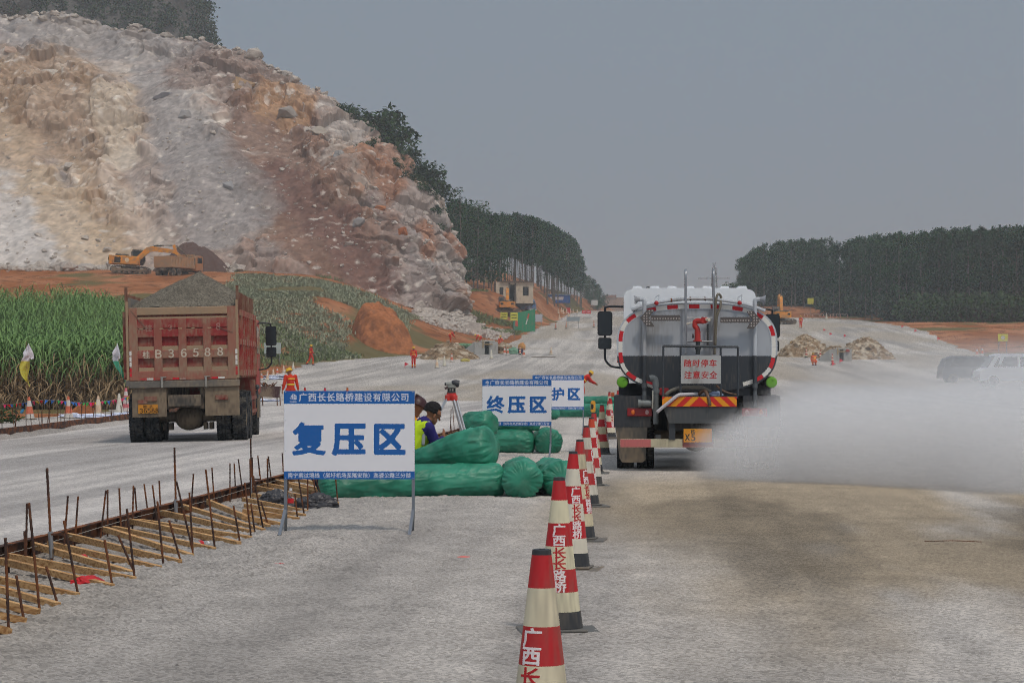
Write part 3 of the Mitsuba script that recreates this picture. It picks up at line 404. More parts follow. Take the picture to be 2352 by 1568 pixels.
def tongue(x0, z0, x1, z1, w0, w1, sd):
    # a tongue of one material lying down the face, from (x0, z0) to (x1, z1), with a ragged edge
    a, b = np.array([x0, z0]), np.array([x1, z1]); P = np.stack([q[..., 0], q[..., 2]], -1); t = np.clip(((P - a) @ (b - a)) / ((b - a) @ (b - a)), 0, 1)
    d = np.linalg.norm(P - a - t[..., None] * (b - a), axis=-1) / (w0 + (w1 - w0) * t); return 1 - sstep(.65, 1.25, d + (fbm(q / 4.5, 4, sd) - .5) * 1.5 + (fbm(q / 1.2, 2, sd + 1) - .5) * .5)
for a_ in ((-46, 49, -20, 35, 5, 4, 81), (-15, 29, -8, 12, 5, 4, 82), (-76, 48, -60, 38, 7, 5, 83), (-47, 38, -36, 26, 3.5, 3.5, 84), (-26, 27, -20, 16, 3, 3, 85)): outc = np.maximum(outc, tongue(*a_))
for a_ in ((-58, 50, -40, 22, 3.5, 6, 67), (-72, 24, -60, 15, 9, 9, 86), (-38, 36, -24, 14, 5, 6, 87)): outc = outc * (1 - .85 * tongue(*a_))
sh_ = q @ np.array([[1, 0, .35], [0, 1, 0], [-.3, 0, 1]]).T
d1, edge, val = cells(sh_ * np.array([1, 1, 1.25]), 4.2, 3.0); e1, edge2, val2 = cells(q, 1.25, 7.0)
disp = (big - 0.5) * 5.5 + (mid - 0.5) * (0.6 + 1.2 * outc) + (gully - 0.5) * 2.4 * (1 - 0.5 * outc)
rid = 1 - np.abs(2 * fbm(np.stack([q[..., 0] + .4 * q[..., 2], q[..., 1], q[..., 2] * .7], -1) / 4.5, 4, 17) - 1)
disp += outc * ((val - 0.4) * 1.9 + np.minimum(edge, 0.25) * 1.2 + (rid - 0.7) * 2.6 + (val2 - 0.5) * 0.55 + np.minimum(edge2, 0.2) * 0.5)
disp += (1 - outc) * ((fbm(q / 0.7, 2, 15) - 0.5) * 0.42 + (fbm(flow / 2.2, 3, 16) - .5) * .25)
fade = np.minimum(1, np.minimum(TT / 0.06, (1 - S) / 0.02))
nrm = np.cross(np.gradient(H, axis=0), np.gradient(H, axis=1)); nrm /= np.linalg.norm(nrm, axis=-1, keepdims=True) + 1e-9
nrm *= np.sign((nrm * np.array([0.2, -1, 0.6])).sum(-1))[..., None]
top = np.exp(-((1 - TT) / 0.05) ** 2)
F = H + nrm * (disp * fade * (1 - 0.45 * top))[..., None]
back = np.stack([F[:, -1:] + np.array([0.0, k, 0.0]) * w for k, w in ((1, 4.0), (1, 16.0), (1, 70.0))], 1)[:, :, 0]
back[..., 2] -= np.array([0.6, 3.0, 18.0])[None]; back[..., 2] = np.maximum(back[..., 2], 4)
F = np.concatenate([F, back], 1)
# what the surface is made of: u = how much brown soil, v = how pale the stone
soil = sstep(0.36, 0.62, 0.62 * fbm(flow / 11 + 3, 4, 21) + 0.3 * S + 0.10 * mid - 0.12 * outc * (val - 0.2))
pale = np.clip(sstep(0.45, 0.66, fbm(np.stack([flow[..., 0] / 13, flow[..., 2] / 3, q[..., 0] * 0], -1), 4, 22) + 0.12 * (1 - S) - 0.1 * S) * (1 - 0.5 * soil) + outc * (val2 - 0.55) * 0.7, 0, 1)
tanw = sstep(0.50, 0.64, fbm(np.stack([flow[..., 0] / 9 + 40, flow[..., 2] / 4, q[..., 0] * 0], -1), 4, 23) + 0.08 * (1 - S))
uvw = np.stack([np.clip(soil, 0, 0.999) , np.clip(pale, 0, 0.999) * 0.499 + 0.5 * (tanw > 0.5)], -1)
uvw = np.stack([np.clip(soil, 0, 1), pale], -1)
tan_c = tanw
col = np.zeros(F.shape)
def mixn(a, b, w): return np.asarray(a) * (1 - w[..., None]) + np.asarray(b) * w[..., None]
grey, dgrey, brown, dbrown, tanc, white, rust = (np.array(lin(*c)) for c in ((160, 153, 150), (122, 120, 122), (138, 112, 92), (112, 84, 70), (184, 156, 122), (204, 196, 186), (160, 106, 66)))
speck = fbm(q / 0.55, 2, 31)
c = mixn(grey, dgrey, np.clip(outc * (0.35 + 0.5 * val), 0, 1))
c = mixn(c, tanc, tanw * 0.75 * (1 - 0.6 * steep))
c = mixn(c, white, pale * 0.8)
c = mixn(c, mixn(brown, dbrown, sstep(0.35, 0.65, fbm(q / 7, 3, 33) * 0.8 + 0.25 * S)), soil * (0.85 - 0.35 * outc))
c = mixn(c, rust, outc * sstep(0.62, 0.8, val) * sstep(0.3, 0.8, S) * 0.5)
c = mixn(c, white, sstep(0.66, 0.8, fbm(q / 0.9, 2, 35)) * 0.6 * (1 - soil * 0.5))
zone = tongue
K_ = lambda *v: np.array(lin(*v))
for z_, cc, w in ((zone(-80, 58, -48, 54, 5, 4, 61), (146, 142, 140), .8), (zone(-80, 44, -62, 40, 9, 8, 62), (150, 126, 104), .75), (zone(-84, 40, -70, 28, 4, 5, 63), (176, 156, 134), .75), (zone(-78, 22, -62, 17, 9, 6, 64), (188, 182, 176), .85), (zone(-70, 30, -54, 15, 2.5, 4.5, 65), (176, 156, 132), .8), (zone(-62, 42, -58, 34, 3.5, 3, 66), (196, 184, 166), .6),
    (zone(-58, 50, -40, 22, 3.5, 6, 67), (146, 140, 137), .85), (zone(-50, 50, -40, 47, 6, 5, 68), (126, 108, 100), .8), (zone(-38, 40, -22, 14, 6, 7, 69), (122, 94, 80), .85), (zone(-34, 30, -18, 13, 2.5, 3, 70), (108, 80, 72), .8), (zone(-46, 36, -34, 24, 2.5, 3, 71), (128, 122, 120), .6), (zone(-37, 43, -33, 41, 3.5, 3, 72), (166, 132, 102), .8), (zone(-52, 15, -30, 13, 3.5, 3, 73), (150, 132, 122), .7), (zone(-28, 41, -12, 26, 2.0, 2.0, 74), (158, 150, 144), .6), (zone(-20, 32, -13, 22, 3, 3, 75), (142, 100, 76), .75), (zone(-14, 24, -9, 14, 3.5, 3.5, 76), (146, 140, 136), .75), (zone(-13, 20, -12, 17, 1.2, 1.4, 77), (156, 108, 80), .7), (zone(-9, 20, -8, 18, 1.2, 1.2, 78), (154, 106, 80), .7)):
    c = mixn(c, K_(*cc), z_ * w)
c = mixn(c, white, sstep(.70, .84, fbm(q / 1.1, 2, 36) + .05 * outc) * .7)
c = c * 1.32 * (.9 + .2 * np.random.default_rng(3).uniform(0, 1, c.shape[:2]))[..., None]
c = c * (0.72 + 0.56 * speck)[..., None] * (0.85 + 0.3 * val2)[..., None]
col = np.concatenate([c, np.repeat(c[:, -1:], 3, 1)], 1)
scene['mat_hill'] = two({'type': 'diffuse', 'reflectance': VC})
hk = obj('quarry_hill', grid_mesh(F), 'mat_hill', color=np.clip(col, 0, 0.9).reshape(-1, 3), smooth=False)
tag(hk, kind='structure')
HILL = (F[:, :NT], sv, tv)
def hill_at(s, t):
    """a point on the quarry face: s along it from left to right, t from its foot to its crest"""
    i, j = int(round(np.clip(s, 0, 1) * (NS - 1))), int(round(np.clip(t, 0, 1) * (NT - 1))); return F[i, j]

# ---------------------------------------------------------------- air: haze round everything, and the spray behind the water truck
scene['haze_air'] = {'type': 'homogeneous', 'albedo': {'type': 'rgb', 'value': [0.85, 0.93, 0.97]}, 'sigma_t': 0.00048, 'phase': {'type': 'hg', 'g': 0.3}}
k = numbered('haze')
scene[k] = {'type': 'cube', 'to_world': T().translate([0, 2650, 75]).scale([3200, 2950, 83]), 'bsdf': {'type': 'null'}, 'interior': {'type': 'ref', 'id': 'haze_air'}}
tag(k, 'pale grey haze in the air over the whole site', 'haze', kind='stuff')
# ---------------------------------------------------------------- formwork of the base course
rng = np.random.default_rng(5)
FRONT_STAKES = [[-2.9, 13.8, 0.0, -2.92, 13.8, 0.56], [-2.94, 14.44, 0.0, -2.99, 14.44, 0.29], [-2.94, 14.92, 0.0, -3.01, 14.92, 0.7], [-2.93, 15.47, 0.0, -3.01, 15.47, 0.26], [-2.9, 16.03, 0.0, -3.0, 16.03, 0.52], [-2.77, 16.63, 0.0, -2.83, 16.63, 0.35], [-2.71, 17.22, 0.0, -2.77, 17.22, 0.53], [-2.8, 17.81, 0.0, -2.93, 17.81, 0.3], [-2.65, 18.23, 0.0, -2.7, 18.23, 0.53], [-2.59, 18.78, 0.0, -2.69, 18.78, 0.35], [-2.57, 19.3, 0.0, -2.6, 19.3, 0.54], [-2.66, 19.98, 0.0, -2.8, 19.98, 0.6], [-2.5, 20.17, 0.0, -2.58, 20.17, 0.69], [-2.38, 20.98, 0.0, -2.44, 20.98, 0.34], [-2.33, 21.42, 0.0, -2.39, 21.42, 0.52], [-2.36, 22.02, 0.0, -2.4, 22.02, 0.3], [-2.34, 22.58, 0.0, -2.44, 22.58, 0.53], [-2.34, 23.08, 0.0, -2.42, 23.08, 0.26], [-2.32, 24.62, 0.0, -2.3, 24.62, 0.46], [-2.16, 24.15, 0.0, -2.19, 24.15, 0.28], [-2.17, 25.43, 0.0, -2.17, 25.43, 0.42], [-2.15, 24.82, 0.0, -2.22, 24.82, 0.45], [-2.23, 27.39, 0.0, -2.28, 27.39, 0.34], [-2.08, 26.62, 0.0, -2.2, 26.62, 0.37], [-1.98, 27.25, 0.0, -2.01, 27.25, 0.32]]
BACK_STAKES = [[-3.68, 18.12, 0.0, -3.67, 18.12, 0.52], [-3.68, 18.12, 0.0, -3.69, 18.12, 0.31], [-3.65, 19.0, 0.0, -3.69, 19.0, 0.75], [-3.63, 19.36, 0.0, -3.59, 19.36, 0.51], [-3.77, 20.64, 0.0, -3.74, 20.64, 0.44], [-3.72, 21.64, 0.0, -3.67, 21.64, 0.44], [-3.68, 21.79, 0.0, -3.68, 21.79, 0.44], [-3.53, 21.64, 0.0, -3.55, 21.64, 0.46], [-3.58, 22.58, 0.0, -3.57, 22.58, 0.44], [-3.66, 23.42, 0.0, -3.69, 23.42, 0.38], [-3.69, 24.34, 0.0, -3.74, 24.34, 0.37], [-3.48, 23.51, 0.0, -3.53, 23.51, 0.4], [-3.58, 24.43, 0.0, -3.6, 24.43, 0.4], [-3.32, 23.69, 0.0, -3.34, 23.69, 0.76], [-3.28, 24.43, 0.0, -3.25, 24.43, 0.47], [-3.32, 26.73, 0.0, -3.35, 26.73, 0.44], [-3.26, 27.68, 0.0, -3.26, 27.68, 0.45], [-3.34, 28.96, 0.0, -3.36, 28.96, 0.4], [-3.19, 28.44, 0.0, -3.25, 28.44, 0.47], [-3.15, 28.96, 0.0, -3.16, 28.96, 0.7], [-3.02, 27.68, 0.0, -3.03, 27.68, 0.5], [-3.02, 27.93, 0.0, -3.03, 27.93, 0.51], [-3.35, 31.92, 0.0, -3.39, 31.92, 0.39], [-3.38, 33.28, 0.0, -3.4, 33.28, 0.3], [-3.2, 31.92, 0.0, -3.25, 31.92, 0.38], [-3.19, 30.52, 0.0, -3.24, 30.52, 0.44], [-3.07, 30.67, 0.0, -3.12, 30.67, 0.42], [-2.95, 28.96, 0.0, -2.96, 28.96, 0.46], [-3.14, 32.93, 0.0, -3.16, 32.93, 0.39], [-3.51, 16.32, 0.0, -3.52, 16.32, 0.37], [-3.74, 17.81, 0.0, -3.76, 17.81, 0.25]]
STRUTS = [[-3.0, 13.43, 0.1, -2.87, 13.65, 0.03], [-3.11, 14.08, 0.1, -2.9, 14.25, 0.03], [-3.25, 14.86, 0.1, -2.91, 14.73, 0.03], [-3.45, 15.79, 0.1, -2.88, 15.21, 0.03], [-3.6, 16.46, 0.1, -2.87, 15.84, 0.03], [-3.83, 17.92, 0.1, -2.75, 16.48, 0.03], [-3.86, 18.32, 0.1, -2.68, 17.03, 0.03], [-3.95, 19.61, 0.1, -2.78, 17.56, 0.03], [-3.79, 19.61, 0.1, -2.65, 18.03, 0.03], [-3.85, 20.65, 0.1, -2.57, 18.57, 0.03], [-3.65, 21.48, 0.1, -2.57, 19.22, 0.03], [-3.6, 21.64, 0.1, -2.48, 19.97, 0.03], [-3.62, 22.65, 0.1, -2.34, 20.57, 0.03], [-3.52, 22.56, 0.1, -2.31, 21.21, 0.03], [-3.5, 23.95, 0.1, -2.38, 21.97, 0.03], [-3.48, 25.19, 0.1, -2.31, 22.29, 0.03], [-3.3, 25.98, 0.1, -2.31, 22.79, 0.03], [-3.08, 30.94, 0.1, -2.38, 29.21, 0.03], [-3.11, 29.09, 0.1, -1.95, 26.78, 0.03], [-2.96, 27.32, 0.1, -2.04, 26.09, 0.03], [-2.97, 26.45, 0.1, -2.15, 25.23, 0.03], [-2.81, 25.2, 0.1, -2.12, 24.53, 0.03], [-2.71, 24.15, 0.1, -2.13, 23.91, 0.03], [-2.61, 23.19, 0.1, -2.18, 23.05, 0.03]]
def rail_mesh(L, h=0.165, fl=0.055, t=0.006):
    m = MB(); m.box(-t, 0, 0, L, 0, h).box(0, fl, 0, L, h - t, h).box(0, fl, 0, L, 0, t)
    for k in np.arange(0.35, L, 0.75): m.box(0, fl - 0.004, k, k + 0.008, t, h - t)
    return m
def form_line(xf, ys, side, lab, group, dz):
    for i, (a, b) in enumerate(zip(ys[:-1], ys[1:])):
        xa, xb = xf(a), xf(b); L = math.hypot(xb - xa, b - a) - 0.006
        m = rail_mesh(L).mesh()
        if side < 0: m.apply_transform(np.diag([-1, 1, 1, 1.0])); m.invert()
        k = obj('steel_form_rail', m, 'mat_rust', to_world=place(xa, a, dz(a) + rng.uniform(-.006, .006), -math.degrees(math.atan2(xb - xa, b - a)) + rng.uniform(-.25, .25)))
        tag(k, lab, 'form rail', group)
form_line(lambda y: float(FORM_X(y)), np.arange(14.0, 99, 3.0), 1, 'rusty steel channel form section with timber struts and stakes behind it', 'rusty form sections along the right edge of the base course', lambda y: -0.01 + float(PROFILE(y)))
form_line(lambda y: FAR_FORM_X + 0.0, np.arange(48.0, 110, 3.0), -1, 'rusty steel form section beside the cane field, behind the dump truck', 'rusty form sections along the left edge of the base course', lambda y: -0.02 + float(PROFILE(y)))
def rebar(a, b, r=0.009, n=6):
    a, b = V(*a), V(*b); L = np.linalg.norm(b - a); k = max(6, int(L / 0.022)); s = np.linspace(0, 1, k)
    return MB().tube(a + (b - a) * s[:, None], r * (1 + 0.13 * np.where(np.arange(k) % 2, 1, -1)), n)
def stake(q, lab, group):
    a, b = V(*q[:3]), V(*q[3:]); a2 = a - unit(b - a) * 0.12
    k = obj('rebar_stake', rebar(a2, b), 'mat_rust', smooth=True); tag(k, lab, 'stake', group)
ORD = 'first second third fourth fifth sixth seventh eighth ninth tenth eleventh twelfth thirteenth fourteenth fifteenth sixteenth seventeenth eighteenth nineteenth twentieth'.split()
ORD += ['twenty ' + w for w in ORD[:9]] + ['thirtieth', 'thirty first', 'thirty second']
for i, q in enumerate(sorted(FRONT_STAKES, key=lambda q: 5500 * q[0] / q[1])): stake(q, f'rusty ribbed stake at the lower strut ends, {ORD[i]} from the left', 'stakes at the strut ends')
for i, q in enumerate(sorted([q for q in BACK_STAKES if q[5] <= .65], key=lambda q: 5500 * q[0] / q[1])):
    stake(q, f'rusty steel stake driven in beside the near steel form, {ORD[i]} from the left', 'stakes along the near form')
for (q, lab) in ((BACK_STAKES[2], 'leftmost tall rusty stake with a grey sleeve beside the near form'), (BACK_STAKES[13], 'middle tall rusty stake with a grey sleeve beside the near form'), (BACK_STAKES[19], 'tall rusty stake with a grey sleeve just left of the nearest sign')):
    a, b = V(*q[:3]), V(*q[3:]); key = thing('string_line_pin', lab, 'stake')
    obj('pin', rebar(a - (b - a) * 0.1, b, 0.011), 'mat_rust', parent=key, smooth=True)
    obj('sleeve', MB().cyl(a + (b - a) * 0.05, a + (b - a) * 0.33, 0.019), 'mat_metal', lin(170, 172, 174), key, smooth=40)
    obj('clamp', MB().bar(a + (b - a) * 0.3 - V(0.02, 0, 0), a + (b - a) * 0.3 + V(0.12, -0.05, 0), 0.016), 'mat_rust', parent=key)
for y in np.arange(34.5, 96, 1.1):
    x = float(FORM_X(y)) + rng.uniform(0.03, 0.5); h = rng.choice([0.4, 0.5, 0.55, 0.75]) * rng.uniform(.8, 1.1)
    stake([x, y, 0, x + rng.normal(0, .05), y + rng.normal(0, .06), h], 'rusty stake in the cluttered formwork strip farther up the near form', 'stakes farther up the near form')
for y in np.arange(49, 78, 0.62):
    x = FAR_FORM_X - rng.uniform(0.05, 0.55); h = rng.uniform(0.42, 0.72)
    stake([x, y, -.02, x + rng.normal(0, .045), y + rng.normal(0, .06), h], 'rusty stake standing behind the far steel form by the cane field', 'stakes along the far form')
def timber(a, b, w, h):
    a, b = V(*a), V(*b); m = MB(); d = b - a; s = unit(np.cross(d, [0, 0, 1])); u = np.cross(s, unit(d)); n = 9; P = []
    for i in range(n):
        t = i / (n - 1); c = a + d * t + s * math.sin(t * 2.5) * 0.008 + u * math.sin(t * 3.1) * 0.006
        ww, hh = w * (1 + 0.05 * math.sin(t * 9)), h * (1 + 0.06 * math.sin(t * 7 + 1))
        P.append([c - s * ww / 2 - u * hh / 2, c + s * ww / 2 - u * hh / 2, c + s * ww / 2 + u * hh / 2, c - s * ww / 2 + u * hh / 2])
    v = np.array(P).reshape(-1, 3); f = []
    for i in range(n - 1):
        for j in range(4):
            p, q, r, t = i * 4 + j, i * 4 + (j + 1) % 4, (i + 1) * 4 + (j + 1) % 4, (i + 1) * 4 + j; f += [[p, r, q], [p, t, r]]
    e = (n - 1) * 4; f += [[0, 1, 2], [0, 2, 3], [e, e + 2, e + 1], [e, e + 3, e + 2]]
    return m.add(v, f)
for i, q in enumerate(sorted(STRUTS, key=lambda q: 5500 * q[3] / q[4])):
    w, h = rng.uniform(.034, .046), rng.uniform(.040, .055)
    tag(obj('timber_strut', timber(q[:3], q[3:], w, h), 'mat_wood'), f'sawn timber strut sloping from the near form, {ORD[i]} lower end from the left', 'timber', 'timber struts bracing the near form')
for y in np.arange(30, 92, 0.9):
    x = float(FORM_X(y)); e = rng.uniform(-1.3, -.5)
    tag(obj('timber_strut', timber((x + .03, y, .1), (x + rng.uniform(.5, .8), y + e, .03), .04, .045), 'mat_wood'), 'timber strut in the cluttered strip behind the people and green bundles', 'timber', 'timber struts farther up the near form')
ys = np.linspace(14, 44, 60); xs = np.array([float(FORM_X(y)) for y in ys]) + 0.14
tag(obj('string_line', MB().tube(np.stack([xs, ys, 0.118 + 0.012 * np.sin(ys * 0.9)], -1), 0.0022, 4), 'mat_matte', lin(178, 172, 160)), 'thin level string stretched between the tall pins along the steel form', 'string')
# loose stone lying in the strut strip and around it
m = MB(); stones = [rock(rng, flat=.75) for _ in range(12)]
for _ in range(5200):
    y = rng.uniform(9.5, 34) ** 1.0; e = float(FORM_X(y)); x = e + 0.05 + abs(rng.normal(0, 1.0)) + (rng.uniform(0, 2.4) if rng.random() < .35 else 0)
    if x > 1.5: continue
    s = rng.lognormal(-4.55, 0.45); st = stones[rng.integers(12)]; a = rng.uniform(0, 360)
    m.add(st.vertices * s, st.faces, moved(rotz(a), x, y, land1(x, y) + s * .3))
tag(obj('gravel', m, 'mat_gravel'), 'loose crushed stone scattered around the timber struts', 'gravel', kind='stuff')

# ---------------------------------------------------------------- litter
def lathe_at(prof, n=20): return MB().lathe(prof, n)
def bottle(tw, lab):
    key = thing('plastic_bottle', lab, 'bottle')
    obj('bottle_body', lathe_at([(0, 0), (.030, 0), (.032, .01), (.028, .05), (.032, .09), (.032, .14), (.024, .18), (.012, .21), (.012, .222)]), 'mat_clear', parent=key, smooth=40, to_world=tw)
    obj('label_band', lathe_at([(.0325, .092), (.0328, .095), (.0328, .138), (.0325, .141)]), 'mat_plastic', lin(200, 40, 45), key, smooth=True, to_world=tw)
    obj('bottle_cap', lathe_at([(0, .242), (.0145, .242), (.0145, .218), (0.0, .218)]), 'mat_plastic', lin(235, 235, 235), key, smooth=30, to_world=tw)
scene['mat_clear'] = {'type': 'thindielectric', 'int_ior': 1.35}
bottle(place(-2.25, 24.35, 0.085), 'clear plastic bottle with a red label standing upright under the nearest sign')
bottle(place(-3.42, 18.75, 0.04, 70, 1.0, 0, 88), 'clear plastic bottle with a red label lying at the left among the struts')
bottle(place(-2.72, 20.3, 0.04, 60, 1.0, 0, 88), 'clear plastic bottle with a red label lying near the middle of the timber struts')
def crumpled(rx, ry, rz, seed, amp=.35, sub=4):
    b = trimesh.creation.icosphere(subdivisions=sub); v = np.array(b.vertices); n1 = fbm(v * 2.2 + seed, 4, seed); n2 = np.abs(fbm(v * 5 + seed, 3, seed + 1) - .5)
    v = v * (1 + amp * (n1 - .5) * 2 - .5 * n2)[:, None]; v[:, 2] = np.maximum(v[:, 2], -.45); v *= (rx, ry, rz); v[:, 2] -= v[:, 2].min(); b.vertices = v; return b
tag(obj('plastic_bag', crumpled(.13, .08, .06, 3), 'mat_plastic', lin(200, 28, 34), smooth=35, to_world=place(-2.97, 16.75, 0)), 'crumpled bright red plastic bag between the timber struts', 'plastic bag')
tag(obj('black_bag', crumpled(.20, .14, .14, 9), 'mat_plastic', lin(58, 58, 62), smooth=35, to_world=place(-2.62, 26.6, 0)), 'slumped black plastic bag left of the nearest sign post', 'bag')
tag(obj('black_bag', crumpled(.24, .13, .13, 12), 'mat_plastic', lin(60, 60, 64), smooth=35, to_world=place(-2.12, 25.9, 0)), 'flat black plastic bag under the nearest sign', 'bag')
for (x, y, c, s, lab) in ((-1.82, 18.6, (205, 40, 50), .05, 'small red scrap on the gravel left of the nearest sign feet'), (-.39, 19.3, (235, 120, 110), .05, 'pale pink scrap on the gravel in front of the nearest sign'), (-1.52, 16.3, (176, 100, 40), .05, 'dry orange leaf lying on the gravel'), (-.93, 26.3, (220, 80, 80), .05, 'red scrap on the gravel just in front of the green bundles'), (-1.16, 20.9, (210, 140, 60), .045, 'orange scrap between the feet of the nearest sign')):
    tag(obj('litter_scrap', crumpled(s, s * .5, .012, 5, .5, 2), 'mat_matte', lin(*c), to_world=place(x, y, land1(x, y) + .012, 10)), lab, 'litter')
for (x0, y0, x1, y1, lab) in ((3.55, 20.6, 4.03, 20.55, 'thin dark steel wire lying on the brown sprayed gravel at the right'),):
    tag(obj('wire', MB().tube([(x0, y0, .055), ((x0 + x1) / 2, y0 + .02, .06), (x1, y1, .055)], .0035, 5), 'mat_rust'), lab, 'wire')

# ---------------------------------------------------------------- traffic cones
def cone_r(z, h, r0, r1): return r0 + (r1 - r0) * (z - .045 * h / .9) / (h - .045 * h / .9)
RED, CREAM, BLACK = lin(190, 30, 36), lin(224, 214, 184), lin(52, 54, 58)
def wrap(m, rad, phi):
    """flat lettering in the xz plane bent round a cone of revolution, facing the direction phi (0 = toward -y)"""
    v, f = trimesh.remesh.subdivide_to_size(m.vertices, m.faces, .02, max_iter=6)
    R = rad(v[:, 2]) - v[:, 1]; a = phi + v[:, 0] / rad(v[:, 2])
    return trimesh.Trimesh(np.stack([R * np.sin(a), -R * np.cos(a), v[:, 2]], -1), f, process=False)
def tall_cone(phi, red=RED, cream=CREAM, letters=True, topcol=None, h=.9):
    K = Kit(); R = lambda z: cone_r(z, h, .134, .032)
    K.add('base', MB().box(-.23, .23, -.23, .23, 0, .022, .006).box(-.15, .15, -.15, .15, .022, .04, .006), 'mat_dusty', lin(96, 96, 94))
    zs = [.04, .13, .225, .34, .475, .615, .745, .875, .9]; cols = [BLACK, cream, red, cream, red, cream, topcol or red, BLACK]
    cuts = np.array([.042, .137, .232, .335, .462, .508, .64, .77, .882, .9])
    cuts = np.array([.042, .137, .248, .378, .508, .64, .77, .882, .9])
    for i, c in enumerate(cols):
        a, b = cuts[i], cuts[i + 1]
        K.add('cap' if i == 7 else 'foot' if i == 0 else 'stripe', MB().lathe([(R(a) + (.004 if i == 0 else 0), a), (R(b) + (.002 if i == 0 else 0), b)] + ([(0.012, b)] if i == 7 else []), 28), 'mat_grimy', c, smooth=40)
    if letters:
        w, r = MB(), MB(); e = .078; sx = 1.2
        for s, zz, mb in (('广', .606, w), ('西', .545, w), ('长', .474, r), ('长', .412, r), ('路', .347, w), ('桥', .284, w)):
            K.add('painted_character', wrap(text(MB(), s, -e * sx / 2, zz - .002, e * .86, -.0016, .001, 1, sx).mesh(), R, phi), 'mat_plastic', lin(235, 226, 226) if mb is w else lin(186, 34, 36))
    return K
ROW = [(.10, 8.22, -.42, None, None), (.27, 13.75, -.02, None, None), (.45, 18.1, .62, None, None), (.60, 21.2, 1.1, None, None), (.83, 26.5, 1.25, None, None), (1.04, 31.1, 1.5, None, lin(206, 72, 38)), (1.19, 35.0, .5, None, None), (1.61, 42.6, 1.3, None, None), (2.17, 53.0, .75, None, None)]
ordn = ['nearest', 'second', 'third', 'fourth', 'fifth', 'sixth', 'seventh', 'eighth', 'ninth']
for i, (x, y, phi, c, tc) in enumerate(ROW):
    K = tall_cone(phi, cream=[CREAM, lin(226, 218, 186), lin(220, 214, 196), lin(216, 204, 170), lin(222, 216, 200), lin(226, 218, 206), lin(214, 204, 178), lin(212, 198, 160), lin(222, 214, 190)][i], topcol=tc)
    K.put('traffic_cone', f'tall red and cream striped cone with lettering, {ordn[i]} in the row beside the water truck', 'traffic cone', 'tall lettered cones in the foreground row', place(x, y, land1(x, y) + .012, rng.uniform(-12, 12), 1, rng.uniform(-1, 1), rng.uniform(-1, 1)))
plain = tall_cone(0, letters=False); orange = tall_cone(0, red=lin(200, 96, 36), letters=False); pink = tall_cone(0, red=lin(206, 50, 74), letters=False)
for K, x, y, lab in ((plain, -8.0, 92.5, 'dark red striped cone, left of three behind the nearest sign'), (pink, -6.95, 89, 'pinkish red striped cone, middle of three behind the nearest sign'), (orange, -6.05, 88, 'orange striped cone, right of three behind the nearest sign')):
    K.put('traffic_cone', lab, 'traffic cone', None, place(x, y, float(slab(np.array(x), np.array(y))), 0, 1))
for x, y, lab in ((2.83, 69.5, 'red striped cone standing left of the water truck tank, nearer of two'), (3.28, 74, 'red striped cone standing left of the water truck tank, farther of two')):
    plain.put('traffic_cone', lab, 'traffic cone', None, place(x, y, land1(x, y)))
def small_cone(body, band, h=.7, top=None):
    K = Kit(); R = lambda z: cone_r(z, h, .15, .03)
    K.add('base', MB().box(-.19, .19, -.19, .19, 0, .025, .006), 'mat_dusty', lin(70, 66, 60))
    for n, a, b, c in (('foot', .025, .17, band), ('stripe', .17, .40, body), ('stripe', .40, .58, band), ('tip', .58, .7, top or body)):
        a, b = a * h / .7, b * h / .7; K.add(n, MB().lathe([(R(a), a), (R(b), b)] + ([(.01, b)] if n == 'tip' else []), 20), 'mat_grimy', c, smooth=40)
    return K
OC = small_cone(lin(214, 110, 76), lin(214, 208, 200)); PC = small_cone(lin(222, 190, 160), lin(222, 212, 190)); WC = small_cone(lin(226, 220, 204), lin(216, 210, 190), .75); TC = small_cone(lin(222, 160, 110), lin(226, 210, 180), .75)
def small(K, x, y, lab, group=None): K.put('traffic_cone', lab, 'traffic cone', group, place(x, y, land1(x, y), rng.uniform(0, 90), 1, rng.uniform(-3, 3), rng.uniform(-3, 3)))
small(OC, -14.9, 74, 'orange and white cone under the bunting, leftmost of the roadside row'); small(OC, -14.0, 75.6, 'orange and white cone under the bunting, second from the left'); small(PC, -13.3, 77, 'faded peach cone under the bunting, third from the left'); small(WC, -12.95, 79, 'yellowish white cone under the bunting, fourth from the left')
tall_cone(0, red=lin(226, 120, 130), cream=lin(228, 216, 210), letters=False, h=.9).put('traffic_cone', 'faded pink and white tall cone under the bunting, nearest the dump truck', 'traffic cone', None, place(-12.9, 80, land1(-12.9, 80), 0, 1.05))

